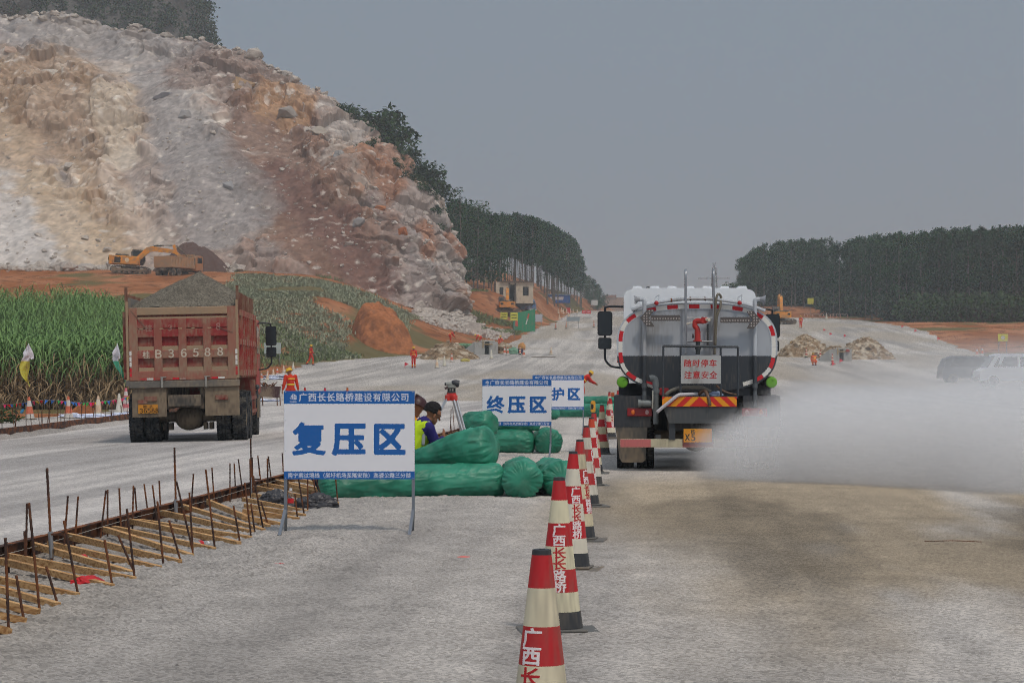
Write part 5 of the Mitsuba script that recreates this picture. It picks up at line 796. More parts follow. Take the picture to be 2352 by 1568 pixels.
for s in (-1, 1):
    x = s * 1.19; B_('side_wall', MB().box(min(x - s * .05, x), max(x - s * .05, x), .04, 5.6, 1.4, 2.75), RD)
    for y in np.arange(.12, 5.6, .78): B_('side_rib', MB().box(min(x, x + s * .06), max(x, x + s * .06), y, y + .12, 1.36, 2.78), lin(150, 60, 52))
    for z in (1.4, 2.05, 2.66): B_('side_rail', MB().box(min(x, x + s * .045), max(x, x + s * .045), .04, 5.6, z, z + .12), lin(158, 92, 78))
    B_('side_corrugation', MB().prism(Polygon([(2.05, 1.5)] + [(a, b) for a in [] for b in []] + [(2.05, 1.52), (2.6, 1.52), (2.6, 1.5)]), 0.1, .12, 'yz') if False else MB().box(min(x, x + s * .02), max(x, x + s * .02), .24, 5.5, 1.55, 1.98), lin(160, 40, 42))
    B_('corner_post', MB().box(min(x, x - s * .06), max(x, x - s * .06), .0, .07, 2.75, 3.29), lin(110, 68, 54))
    for y in np.arange(.55, 5.6, .55): B_('stake_post', MB().box(min(x, x - s * .05), max(x, x - s * .05), y, y + .06, 2.75, 3.16), lin(118, 74, 60))
    B_('raised_board', MB().box(min(x - s * .07, x - s * .055), max(x - s * .07, x - s * .055), .1, 5.55, 2.7, 3.08), lin(126, 124, 120))
B_('front_wall', MB().box(-1.19, 1.19, 5.55, 5.62, 1.4, 3.1), RD); B_('floor', MB().box(-1.15, 1.15, .1, 5.55, 1.36, 1.42), DK)
gx, gy = np.meshgrid(np.linspace(-1.11, 1.11, 70), np.linspace(.10, 5.5, 90), indexing='ij')
hz = 2.87 + .76 * np.clip(1 - np.sqrt(((gx - .29) / np.where(gx < .29, 1.5, 1.15)) ** 2 + (np.clip(np.abs(gy - 1.9) - .7, 0, 9) / 1.5) ** 2), 0, 1) ** .82 * np.clip((gy - .10) / .75, 0, 1) ** .7 + .06 * sstep(-.6, -1.1, -np.abs(gx)) * 0
hz = np.where(gy > 3.4, np.maximum(hz, 2.84 + .35 * np.clip(1 - np.abs(gx) / 1.2, 0, 1)), hz) + .035 * (fbm(np.stack([gx * 6, gy * 6, gx * 0], -1), 3, 4) - .5) + .02 * (noise(np.stack([gx * 28, gy * 28, gx * 0], -1), 6) - .5)
scene['mat_load'] = two({'type': 'diffuse', 'reflectance': proc(lambda p, n, uv: mikit.mix(lin(88, 84, 76), lin(138, 132, 120), mikit.voronoi(p.x * 42 + p.z * 17, p.y * 42 + p.z * 31)[2]) * (0.8 + 0.4 * mikit.noise(p.x * 5, p.y * 5, p.z * 5)))})
kl = obj('gravel_load', grid_mesh(np.stack([gx, gy, hz], -1)), 'mat_load', smooth=False, to_world=DT); tag(kl, 'heap of grey crushed gravel loaded in the dump truck body', 'gravel load')
D('rear_beam', MB().box(-1.13, 1.17, -.05, .12, 1.175, 1.325, .015).box(-1.2, -1.09, -.04, .1, 1.22, 1.34), 'mat_dusty', lin(108, 104, 98))
for x in (-.44, .475): D('gate_hook', MB().box(x - .022, x + .022, -.09, -.056, 1.18, 1.41).box(x - .03, x + .09, -.09, -.056, 1.39, 1.41), 'mat_dusty', lin(150, 148, 142))
D('chassis_rail', MB().box(-.42, -.33, .1, 7.8, .72, 1.17).box(.33, .42, .1, 7.8, .72, 1.17).box(-.42, .42, .1, .2, .75, 1.0), 'mat_dusty', lin(66, 60, 54)); D('tow_beam', MB().box(-.33, .36, -.02, .1, .78, 1.02, .01), 'mat_dusty', lin(70, 66, 62))
for s in (-1, 1):
    x = s * .76; D('mud_guard', MB().box(x + .04 - .36, x + .04 + .36, .02, .05, .57, 1.17), 'mat_dusty', lin(104, 92, 76))
    D('tail_light', MB().box(s * .74 - .13 + .05, s * .74 + .13 + .05, -.02, .022, .9, 1.0, .006), 'mat_dusty', lin(120, 26, 26))
    for y in (1.0, 2.4): wheel(dt, s * 1.09 + .03, y, .53, .29, DT, lin(96, 84, 72)); wheel(dt, s * .75 + .03, y, .53, .29, DT, lin(96, 84, 72))
    wheel(dt, s * 1.06 + .03, 5.9, .53, .3, DT, lin(96, 84, 72))
for y in (1.0, 2.4): D('axle', MB().cyl((-.8, y, .53), (.8, y, .53), .1).ball((.03, y - .05, .53), .28, 2, (1.1, 1, 1)), 'mat_dusty', lin(84, 74, 62), 40)
for x in (-.48, -.36, .5, .38): D('spring_bolt', MB().box(x - .04, x + .04, .8, 1.2, .27, .42), 'mat_dusty', lin(56, 52, 48))
pk = D('licence_plate', MB().box(-.955, -.54, -.02, -.008, .648, .832), 'mat_grimy', lin(206, 136, 34)); pt = MB(); text(pt, '桂B', -.85, .79, .075, -.0235, -.0195, 1.5, 1.2); text(pt, '36588', -.925, .707, .125, -.0235, -.0195, 1.02, 1.14)
obj('plate_lettering', pt, 'mat_matte', lin(52, 38, 20), pk, to_world=DT)
D('mudflap_marks', MB().box(-.955, -.76, -.01, .018, .85, .93), 'mat_dusty', lin(130, 34, 30))
dc = numbered(dt + '__cab'); obj('shell', MB().prism(rounded(-1.22, 1.22, .9, 2.75, .12), 5.75, 7.7), 'mat_dusty', lin(168, 52, 46), dc, smooth=30, to_world=DT); obj('side_window', MB().prism([(6.2, 1.9), (7.4, 1.9), (7.3, 2.5), (6.2, 2.55)], 1.222, 1.232, 'yz'), 'mat_glass', None, dc, to_world=DT); obj('step', MB().box(1.0, 1.26, 5.8, 6.6, .4, .85), 'mat_dusty', DK, dc, to_world=DT)
mirrors(dt, DT, 1.53, 6.9, 2.32, 1, (.26, .46), (.24, .24)); mirrors(dt, DT, -1.50, 6.9, 2.32, -1, (.26, .46), (.24, .24))
D('side_lamp', MB().ball((1.28, 4.9, 1.12), .06, 2).bar((1.2, 4.9, 1.12), (1.28, 4.9, 1.12), .03), 'mat_plastic', lin(70, 74, 78), True)
D('fuel_tank', MB().cyl((.95, 3.3, .8), (.95, 4.6, .8), .28).cyl((-.95, 3.3, .8), (-.95, 4.6, .8), .28), 'mat_dusty', lin(110, 100, 90), 40)
for y in (3.5, 4.1, 4.7): D('side_guard', MB().box(1.2, 1.25, y - .04, y + .04, .5, 1.3), 'mat_dusty', lin(120, 60, 52))
D('side_guard_rail', MB().box(1.2, 1.25, 3.0, 5.2, .55, .63).box(1.2, 1.25, 3.0, 5.2, .85, .93), 'mat_dusty', lin(130, 64, 54))
# ---------------------------------------------------------------- people
def hulls(segs, n=12):
    out = []
    for a, ra, b, rb in segs:
        s = [m3d.Manifold.sphere(float(r), n).translate([float(t) for t in p]) for p, r in ((a, ra), (b, rb))]
        out.append(m3d.Manifold.batch_hull(s))
    return m3d.Manifold.batch_boolean(out, m3d.OpType.Add)
def flesh(segs, fine=.03, it=6, n=12):
    m = hulls(segs, n).refine_to_length(fine).to_mesh(); t = trimesh.Trimesh(m.vert_properties[:, :3], m.tri_verts, process=True)
    trimesh.smoothing.filter_taubin(t, iterations=it); return t
def hand_segs(w, d, side, curl=.5):
    """palm, five fingers of their own length and a thumb leaving the side of the palm; w = wrist, d = direction of the forearm"""
    d = unit(d); x = V(0, 1, 0) if abs(d[1]) < .8 else V(0, 0, 1); a = unit(np.cross(d, x)) * side; b = np.cross(a, d); S = []
    p0, p1 = V(*w) + d * .02, V(*w) + d * .085
    for k in (-.026, 0, .026): S.append((p0 + x * k * .7, .016, p1 + x * k, .014))
    for k, L in ((-.033, .06), (-.011, .073), (.011, .078), (.033, .07)):
        q = p1 + x * k; r = q + unit(d + a * curl * .5) * L * .5; e = r + unit(d * (1 - curl * .6) + a * curl) * L * .5
        S += [(q, .0105, r, .0095), (r, .0095, e, .008)]
    q = p0 + x * .03; r = q + unit(d + x * .9) * .035; S += [(q, .013, r, .011), (r, .011, r + unit(d + x * .2 + a * .4) * .035, .009)]
    return S
STAND = dict(pel=(0, 0, .95), che=(0, .0, 1.27), nek=(0, .0, 1.46), hed=(0, .02, 1.60), sl=(-.185, 0, 1.42), sr=(.185, 0, 1.42), el=(-.24, -.01, 1.15), er=(.24, -.01, 1.15), wl=(-.25, .06, .92), wr=(.25, .06, .92), hl=(-.095, 0, .92), hr=(.095, 0, .92), kl=(-.10, .02, .50), kr=(.10, .02, .50), al=(-.11, 0, .09), ar=(.11, 0, .09))
SKIN, HAIR = lin(150, 104, 80), lin(30, 28, 30)
def person(lab, tw, J=None, top=(206, 58, 34), legs=(206, 56, 34), hat=(226, 182, 40), vest=None, look=(0, 1, 0), stripes=True, hairy=False, boots=(60, 56, 54), back_text=None, brim=True, fine=.032, near=False):
    j = {k: V(*v) for k, v in {**STAND, **(J or {})}.items()}; key = thing('person', lab, 'person')
    O = lambda n, m, mat, c, s=50, par=key: obj(n, m, mat, c, par, smooth=s, to_world=tw)
    look = unit(look); up = unit(j['hed'] - j['nek'] + V(0, 0, .15)); rt = unit(np.cross(look, up)); up2 = np.cross(rt, look); h = j['hed']
    seg = [(j['nek'] - (j['nek'] - j['che']) * .2, .06, h - up2 * .03, .055), (h + up2 * .035 - look * .012, .088, h + up2 * .02 + look * .02, .082), (h - up2 * .05 + look * .03, .058, h - up2 * .085 + look * .055, .036),
           (h - up2 * .01 + look * .098, .012, h - up2 * .028 + look * .112, .014), (h - up2 * .062 + look * .083, .014, h - up2 * .07 + look * .08, .014)]
    for s in (-1, 1): seg += [(h + rt * s * .086 - up2 * .005, .014, h + rt * s * .088 - up2 * .04, .011), (h + rt * s * .035 + up2 * .012 + look * .082, .018, h + rt * s * .04 + up2 * .02 + look * .078, .016)]
    seg += [(j['pel'], .12, j['che'], .12), (j['che'], .12, j['nek'], .06)]
    for s in 'lr':
        seg += [(j['s' + s], .052, j['e' + s], .042), (j['e' + s], .04, j['w' + s], .028), (j['h' + s], .085, j['k' + s], .055), (j['k' + s], .052, j['a' + s], .038), (j['che'], .10, j['s' + s], .05), (j['pel'], .11, j['h' + s], .08)]
        f = V(look[0], look[1], 0); f = unit(f) if np.linalg.norm(f) > .1 else V(0, 1, 0); seg += [(j['a' + s] - f * .04 - V(0, 0, .04), .04, j['a' + s] + f * .13 - V(0, 0, .055), .032)]
        seg += hand_segs(j['w' + s], j['w' + s] - j['e' + s], 1 if s == 'l' else -1)
    O('body', flesh(seg, fine if not near else .018, 4), 'mat_matte', SKIN)
    jk = [(j['pel'] + V(0, 0, .02), .145, j['che'], .15), (j['che'], .15, j['nek'] - (j['nek'] - j['che']) * .22, .10)]
    for s in 'lr':
        w = j['e' + s] + (j['w' + s] - j['e' + s]) * .9; jk += [(j['che'] + (j['s' + s] - j['che']) * .3, .12, j['s' + s], .072), (j['s' + s], .072, j['e' + s], .062), (j['e' + s], .06, w, .048)]
    m = flesh(jk, fine, 3); m.vertices += ((fbm(m.vertices * 9, 3, 3) - .5) * .022)[:, None] * m.vertex_normals; O('jacket', m, 'mat_matte', lin(*top))
    tr = [(j['pel'], .145, j['pel'] - V(0, 0, .03), .14)]
    for s in 'lr': tr += [(j['pel'], .12, j['h' + s], .105), (j['h' + s], .105, j['k' + s], .078), (j['k' + s], .076, j['a' + s] + V(0, 0, .02), .062)]
    m = flesh(tr, fine, 3); m.vertices += ((fbm(m.vertices * 8, 3, 5) - .5) * .025)[:, None] * m.vertex_normals; O('trousers', m, 'mat_matte', lin(*legs))
    if boots:
        bt = []
        for s in 'lr': bt += [(j['a' + s] - f * .045 - V(0, 0, .04), .048, j['a' + s] + f * .14 - V(0, 0, .05), .04)]
        O('boots', flesh(bt, .03, 2), 'mat_matte', lin(*boots))
    if vest:
        vs = [(j['pel'] + V(0, 0, .03), .158, j['che'], .163), (j['che'], .163, j['nek'] - (j['nek'] - j['che']) * .3, .10)]
        for s in 'lr': vs += [(j['che'] + (j['s' + s] - j['che']) * .2, .135, j['che'] + (j['s' + s] - j['che']) * .8 + V(0, 0, .012), .085)]
        vm = flesh(vs, .022, 3); vm.vertices += ((fbm(vm.vertices * 10, 3, 8) - .5) * .012)[:, None] * vm.vertex_normals; O('vest', vm, 'mat_matte', lin(*vest))
    ax = unit(j['che'] - j['pel'])
    def hoop(p, d, r, w, c, name):
        d = unit(d); M = np.eye(4); M[:3, 2] = d; q = unit(np.cross(d, [0.3, 1, 0.1])); M[:3, 0] = q; M[:3, 1] = np.cross(d, q); M[:3, 3] = p
        O(name, MB().lathe([(r, -w), (r * 1.015, 0), (r, w)], 20, M), 'mat_plastic', c, True)
    yl = lin(236, 214, 70)
    if stripes:
        hoop(j['pel'] + (j['che'] - j['pel']) * .55, ax, .158, .025, yl, 'reflective_band')
        for s in 'lr': hoop(j['a' + s] + (j['k' + s] - j['a' + s]) * .35, j['k' + s] - j['a' + s], .075, .022, yl, 'reflective_band')
        [O('chest_stripe', MB().bar(j['che'] + V(-.12, d_, .06), j['che'] + V(.12, d_, .06), .01, .04), 'mat_plastic', yl) for d_ in (-.155, .155)]
    if hat:
        M = np.eye(4); M[:3, 0], M[:3, 1], M[:3, 2], M[:3, 3] = rt, look, up2, h + up2 * .028 - look * .005
        hm = MB().lathe([(.132, .012), (.128, .03), (.122, .065), (.10, .105), (.06, .13), (0, .138)], 22, M).lathe([(.148 if brim else .134, .008), (.132, .018), (.128, .0), (.148 if brim else .134, .008)], 22, M)
        hm.box(-.06, .06, .11, .185, .004, .014, .003, M).box(-.012, .012, -.11, .11, .115, .145, .004, M); O('helmet', hm, 'mat_plastic', lin(*hat), 40)
    if hairy:
        b = trimesh.creation.icosphere(subdivisions=4, radius=1.0); v = np.array(b.vertices); lk = v @ np.array([0, 1, 0]); keep = v.copy()
        v = v * (np.array([.100, .110, .106])); v = v * (1 + (fbm(keep * 5, 3, 2) - .5)[:, None] * .16 + (noise(keep * 26, 4) - .5)[:, None] * .10)
        cut = (keep[:, 1] > .35) & (keep[:, 2] < .38); v[cut] *= .80; low = keep[:, 2] < -.45; v[low] *= .72
        M = np.eye(4); M[:3, 0], M[:3, 1], M[:3, 2], M[:3, 3] = rt, look, up2, h + up2 * .045 - look * .022; b.vertices = v @ M[:3, :3].T + M[:3, 3]
        O('hair', b, 'mat_matte', HAIR, 60)
    return key, j, (rt, look, up2, h)
def ground(x, y, rz=0, dz=0): return place(x, y, land1(x, y) + dz, rz)
person('worker in orange overalls and yellow helmet seen from behind, above the nearest sign', place(-7.86, 85, float(slab(np.array(-8.), np.array(85.))), 20, .955), dict(hed=(-.03, .07, 1.57), nek=(0, .03, 1.45), wl=(-.29, .03, .93), wr=(.29, .0, .93)), look=(-.45, .75, -.35))
person('worker in orange overalls walking on the grey slope to the left', ground(-17.3, 206, -60), dict(kl=(-.1, -.08, .5), al=(-.1, -.36, .14), kr=(.1, .16, .5), ar=(.1, .14, .09), el=(-.24, .06, 1.15), wl=(-.16, .22, 1.05), er=(.24, .02, 1.15), wr=(.16, .2, 1.02)), top=(212, 56, 36), legs=(212, 56, 36))
person('worker in red overalls standing left of the pale rubble mound', ground(-8.05, 196, 172), dict(wl=(-.27, .14, .9), wr=(.2, .14, .98)), top=(214, 48, 34), legs=(208, 46, 34))
person('worker in faded orange overalls with a hand raised to the face beside the concrete blocks', ground(-1.25, 259, 175), dict(wl=(-.06, .2, 1.5), el=(-.26, .1, 1.2), al=(-.14, .1, .09)), top=(212, 96, 70), legs=(214, 104, 78), stripes=False, boots=(190, 120, 60))
person('worker bending over behind the concrete blocks', ground(-3.55, 264, 80, .6), dict(pel=(0, -.12, .85), che=(0, .18, 1.02), nek=(0, .33, 1.05), hed=(0, .45, 1.05), sl=(-.17, .28, 1.03), sr=(.17, .28, 1.03), el=(-.2, .32, .78), er=(.2, .32, .78), wl=(-.1, .4, .55), wr=(.1, .4, .55), hl=(-.09, -.12, .84), hr=(.09, -.12, .84)), top=(212, 84, 56), look=(0, .6, -.8))
person('worker in red overalls bending down on the red earth slope', ground(-7.0, 272, -80), dict(pel=(0, -.1, .86), che=(0, .14, 1.1), nek=(0, .3, 1.15), hed=(0, .42, 1.12), sl=(-.17, .22, 1.13), sr=(.17, .22, 1.13), el=(-.2, .32, .88), er=(.2, .32, .88), wl=(-.1, .5, .7), wr=(.1, .5, .7)), top=(216, 56, 40), hat=None, hairy=True, look=(0, .7, -.7))
person('worker with yellow helmet bending over the stakes right of the farthest sign', ground(3.72, 119, -78, -.1), dict(pel=(0, -.28, .9), che=(0, -.02, 1.14), nek=(0, .10, 1.26), hed=(0, .18, 1.34), sl=(-.17, .04, 1.2), sr=(.17, .04, 1.2), el=(-.2, .2, .98), er=(.2, .2, .98), wl=(-.12, .42, .86), wr=(.12, .42, .86), hl=(-.09, -.28, .88), hr=(.09, -.28, .88), kl=(-.1, -.2, .48), kr=(.1, -.2, .48), al=(-.1, -.28, .09), ar=(.1, -.28, .09)), top=(206, 44, 34), look=(0, .8, -.6))
person('worker in red overalls standing beside the orange excavator at the right', ground(42.2, 350, 170), top=(214, 58, 44), legs=(214, 56, 44))
SQUAT = dict(pel=(0, -.1, .36), che=(0, .1, .66), nek=(0, .2, .82), hed=(0, .27, .94), sl=(-.18, .14, .8), sr=(.18, .14, .8), el=(-.22, .26, .55), er=(.22, .26, .55), wl=(-.1, .45, .5), wr=(.1, .45, .5), hl=(-.1, -.1, .34), hr=(.1, -.1, .34), kl=(-.16, .28, .52), kr=(.16, .28, .52), al=(-.13, .02, .09), ar=(.13, .02, .09))
person('worker in orange squatting by the cones in front of the rubble mounds', ground(25.9, 205, 20), SQUAT, top=(226, 104, 56), legs=(222, 96, 54), hat=(176, 140, 60))
# two surveyors and a squatting man among the green bundles
KN = dict(pel=(-.10, .0, .52), che=(0.0, .06, .74), nek=(.08, .10, .90), hed=(.155, .14, .985), sl=(-.13, .16, .84), sr=(.15, -.05, .82), el=(-.05, .35, .62), er=(.24, .06, .56), wl=(.16, .38, .66), wr=(.25, .26, .68), hl=(-.18, .08, .5), hr=(-.08, -.06, .5), kl=(.2, .22, .52), kr=(.24, .0, .42), al=(.06, .16, .09), ar=(.02, -.1, .09))
k, j, fr = person('surveyor with black hair in a lime safety vest bending forward beside the green bundles', ground(-1.16, 29.5, -12), KN, top=(46, 40, 110), legs=(40, 42, 62), hat=None, hairy=True, vest=(196, 226, 40), look=(.72, .5, -.42), stripes=False, near=True, fine=.025)
rt, lk, up2, h = fr; tw = ground(-1.16, 29.5, -12); gl = MB()
for s in (-1, 1): gl.tube([h + rt * s * .09 + up2 * .012, h + rt * s * .07 + lk * .09 + up2 * .012, h + rt * s * .01 + lk * .115 + up2 * .012], .004, 5)
obj('glasses', gl, 'mat_plastic', lin(50, 50, 52), k, to_world=tw)
def patch(segs, c, name): # grey bands over the shoulders and round the chest, lying on the vest
    m = flesh(segs, .02, 2); obj(name, m, 'mat_plastic', c, k, smooth=50, to_world=tw)
sr, ch, pe, nk = j['sr'], j['che'], j['pel'], j['nek']
patch([(ch + V(.10, -.135, .10), .022, ch + V(.085, -.13, -.12), .022), (ch + V(.10, -.135, .10), .022, nk + V(.06, -.09, -.02), .02)], lin(170, 172, 176), 'reflective_tape'); patch([(pe + V(-.14, -.10, .08), .02, pe + V(.06, -.155, .07), .02)], lin(170, 172, 176), 'reflective_tape')
em = MB(); s = .085
for g in ([(-.5, -.12), (-.05, .42), (-.05, -.45), (-.22, -.32), (-.22, .02)], [(.05, .45), (.5, .1), (.5, -.02), (.22, .12), (.22, -.18), (.34, -.12), (.34, -.02), (.5, .02), (.5, -.42), (.05, -.5)]): em.prism([(a * s, c * s + .03) for a, c in g], -.006, 0)
text(em, '北投集团', -.055, -.045, .03, -.006, 0); text(em, '长长路桥', -.075, -.085, .038, -.006, 0)
M = np.eye(4); nz = unit(V(-.25, -1, .10)); M[:3, 1] = -nz; M[:3, 0] = unit(np.cross(-nz, V(.35, 0, 1))); M[:3, 2] = np.cross(M[:3, 0], M[:3, 1]); M[:3, 3] = ch + nz * .168 + V(-.065, 0, -.03)
e2 = em.mesh(); e2.apply_transform(M); obj('back_print', e2, 'mat_matte', lin(28, 34, 28), k, to_world=tw)
person('surveyor in orange shirt and dark helmet half hidden behind the nearest sign', ground(-1.42, 31.6, 5), {**KN, 'hed': (.16, .10, 1.02), 'nek': (.08, .08, .92)}, top=(226, 140, 40), legs=(44, 46, 60), hat=(60, 24, 26), vest=(206, 226, 60), look=(.5, .8, -.3), stripes=False, fine=.025)
person('barefoot person in navy squatting at the left end of the green bundles', ground(-2.20, 28.9, 60), {**SQUAT, 'hed': (0, .2, .9)}, top=(34, 36, 70), legs=(30, 32, 54), hat=None, hairy=True, stripes=False, boots=None, look=(0, .8, -.5))

# ---------------------------------------------------------------- level on its tripod
tp = thing('survey_level', 'grey survey level on a red and silver tripod behind the surveyors', 'survey level'); TP = place(-.834, 33.0, 0, 0)
R_ = lambda n, m, mat, c, s=40: obj(n, m, mat, c, tp, smooth=s, to_world=TP)
R_('telescope', MB().tube([(-.075, -.02, 1.335), (.02, -.01, 1.335), (.03, -.01, 1.335), (.075, 0, 1.335)], [.028, .034, .045, .044], 18), 'mat_plastic', lin(150, 154, 150)); R_('objective', MB().tube([(.0, -.012, 1.35), (.05, -.01, 1.345), (.10, 0, 1.335)], [.03, .052, .05], 18), 'mat_plastic', lin(50, 54, 60)); R_('eyepiece', MB().cyl((-.095, -.02, 1.335), (-.07, -.02, 1.335), .02), 'mat_plastic', lin(60, 62, 64))
R_('housing', MB().box(-.05, .07, -.045, .045, 1.275, 1.325, .012), 'mat_plastic', lin(146, 150, 144)); R_('side_knob', MB().cyl((-.09, -.03, 1.275), (-.05, -.03, 1.285), .017), 'mat_plastic', lin(70, 50, 54)); R_('base_plate', MB().cyl((0, 0, 1.21), (0, 0, 1.235), .06), 'mat_plastic', lin(60, 64, 66))
for a in (0.5, 2.6, 4.7): R_('foot_screw', MB().cyl((.045 * math.cos(a), .045 * math.sin(a), 1.23), (.045 * math.cos(a), .045 * math.sin(a), 1.275), .016), 'mat_plastic', lin(40, 44, 46))
R_('tripod_head', MB().cyl((0, 0, 1.17), (0, 0, 1.21), .065).cyl((0, 0, 1.15), (0, 0, 1.17), .05), 'mat_paint', lin(206, 44, 36))
for a, rr in ((200, .55), (318, .40), (60, .5)):
    d = V(math.cos(math.radians(a)), math.sin(math.radians(a)), 0); t = np.cross(d, [0, 0, 1]); p0, p1, p2 = d * .055 + V(0, 0, 1.165), d * (.055 + rr * .55) + V(0, 0, .60), d * (.06 + rr) + V(0, 0, 0)
    R_('leg', MB().cyl(p0 + t * .028, p1 + t * .028, .011).cyl(p0 - t * .028, p1 - t * .028, .011), 'mat_metal', lin(206, 208, 212)); R_('leg_hinge', MB().box(-.04, .04, -.03, .03, -.06, .02, .008, moved(rotz(a + 90), *(p0))), 'mat_paint', lin(206, 48, 38))
    R_('lower_leg', MB().bar(p1 - (p2 - p1) * .1, p2, .035, .028), 'mat_metal', lin(190, 190, 190)); R_('leg_clamp', MB().box(-.042, .042, -.022, .022, -.03, .03, .006, moved(rotz(a + 90), *p1)), 'mat_paint', lin(206, 48, 38)); R_('spike', MB().cyl(p2 + V(0, 0, .05), p2 - V(0, 0, .03), .014, .004), 'mat_metal', lin(120, 120, 120))

# ---------------------------------------------------------------- bundles wrapped in green sheeting
def bundle(lab, a, b, r, seed, group, sag=.16, pucker=.14, taper=1.0):
    a, b = V(*a), V(*b); L = np.linalg.norm(b - a); n, mth = max(48, int(L / .018)), 120; t = np.linspace(0, 1, n); th = np.linspace(0, 2 * np.pi, mth, endpoint=False)
    ax = unit(b - a); s = unit(np.cross(ax, [0, 0, 1])) if abs(ax[2]) < .95 else V(1, 0, 0); u = np.cross(s, ax)
    e = min(.5, r * 1.0 / L); f = np.where(t < e, t / e, np.where(t > 1 - e, (1 - t) / e, 1.0)); prof = (1 - (1 - np.clip(f, 0, 1)) ** 2.8) ** (1 / 2.2); near_end = (1 - np.clip(f, 0, 1))
    Tt, Th = np.meshgrid(t, th, indexing='ij'); cs, sn = np.cos(Th), np.sin(Th)
    cyc = np.stack([cs * 1.2 + seed, sn * 1.2, Tt * L * 1.3], -1); big_ = fbm(cyc * 1.1, 3, seed) - .5
    fold = 1 - np.abs(2 * fbm(np.stack([cs * 3.2 + 2 * Tt * L, sn * 3.2 + seed, Tt * L * 1.2], -1), 3, seed + 1) - 1) * 2.0
    fold2 = 1 - np.abs(2 * fbm(np.stack([cs * 6 + 3 * Tt * L, sn * 6 + seed, Tt * L * 3.5], -1), 2, seed + 7) - 1) * 2.2
    wz = (fbm(cyc * 2.0, 3, seed + 9) - .5) * 2.2; cw, sw = np.cos(Th + wz), np.sin(Th + wz)
    rad = 1 - np.abs(2 * noise(np.stack([cw * 5.0, sw * 5.0 + seed, near_end[:, None] * 1.0 + 0 * Th], -1), seed + 2) - 1)
    diag = 1 - np.abs(2 * noise(np.stack([cs * 2 + Tt * L * 5, sn * 2 + seed * 3, Tt * L * 5 + Th * 0], -1), seed + 4) - 1)
    R2 = r * (taper + (1 - taper) * sstep(0, .75, t))[:, None] * prof[:, None] * (1 + .30 * big_ + (.03 + .09 * near_end[:, None]) * np.clip(fold, 0, 1) ** 1.5 - .02 + .05 * diag ** 5 + (.015 + .05 * near_end[:, None]) * np.clip(fold2, 0, 1) ** 2 + 2.0 * pucker * (rad - .6) * near_end[:, None] ** 0.9)
    P = (a + (b - a) * t[:, None])[:, None] + R2[..., None] * (cs[..., None] * s + sn[..., None] * u)
    low = min(a[2], b[2]) - r * (1 - sag); P[..., 2] = np.where(P[..., 2] < low, low + (P[..., 2] - low) * .12, P[..., 2])
    P = np.concatenate([P, P[:, :1]], 1); m = grid_mesh(P); m.merge_vertices(); m.fix_normals()
    tag(obj('green_bundle', m, 'mat_sheet', smooth=75), lab, 'bundle', group)
def f_sheet(p, n, uv):
    a = mikit.fbm(p.x * 4, p.y * 4, p.z * 4, octaves=4); return mikit.mix(mikit.mix(lin(28, 112, 88), lin(56, 148, 120), mikit.smoothstep(.3, .7, a)), lin(120, 150, 132), mikit.smoothstep(.5, .8, mikit.fbm(p.x * 7, p.y * 7, p.z * 7, octaves=4)) * .22)
scene['mat_sheet'] = two({'type': 'principled', 'base_color': proc(f_sheet), 'roughness': 0.45, 'specular': 0.45})
FG, MG, BG = 'green bundles in the nearest pile', 'green bundles in the second pile', 'green bundles in the farthest pile'
bundle('long green wrapped bundle lying lowest in the nearest pile', (-2.30, 28.35, .15), (-.08, 28.75, .205), .215, 3, FG)
bundle('green wrapped bundle lying on top of the long one in front of the surveyor', (-1.30, 29.2, .40), (-.20, 28.8, .63), .25, 8, FG, .5, .16, .42)
bundle('green bundle seen end on, immediately right of the long bundle', (.10, 29.6, .23), (.12, 28.25, .22), .235, 14, FG)
bundle('green bundle seen end on, partly behind the row of cones', (.44, 29.9, .21), (.60, 28.5, .215), .225, 21, FG)
bundle('loose green bundle end behind the surveyor', (-1.2, 30.6, .40), (-.55, 30.3, .52), .20, 25, FG)
bundle('green bundle lying at the left of the second pile under the second sign', (-.75, 43.8, .21), (.42, 43.6, .22), .23, 31, MG)
bundle('rounded green bundle at the right end of the second pile', (.62, 44.6, .22), (.67, 43.3, .22), .24, 36, MG)
bundle('green bundle on top of the second pile below the second sign', (-.45, 44.0, .56), (.50, 43.6, .58), .19, 41, MG, .3)
bundle('green bundle standing high at the left of the second pile', (-.80, 41.4, .58), (-.32, 40.9, .62), .21, 47, MG, .3); bundle('low green bundle below the high one left of the second pile', (-1.0, 41.6, .2), (-.25, 41.2, .2), .22, 51, MG)
bundle('long green bundle lying across the farthest pile', (1.2, 77, .22), (3.5, 76.5, .22), .23, 55, BG); bundle('round green bundle at the left end of the farthest pile', (1.12, 75, .21), (1.25, 73.6, .21), .22, 59, BG); bundle('green bundle on top of the farthest pile, left', (1.1, 78.2, .5), (2.4, 78, .5), .2, 63, BG, .3); bundle('sagging green sheeting bundle on top of the farthest pile, right', (2.0, 79, .45), (3.7, 78.5, .52), .19, 67, BG, .3, .2)
tag(obj('green_net', crumpled(.5, .4, .18, 71, .6), 'mat_sheet', smooth=40, to_world=place(3.7, 103, .05)), 'crumpled green net on the stakes right of the farthest sign', 'net')
wl = thing('warning_lamp', 'yellow warning lamp with a dark panel on top of the seventh cone', 'warning lamp'); WL = place(1.185, 35.0, .905, 8)
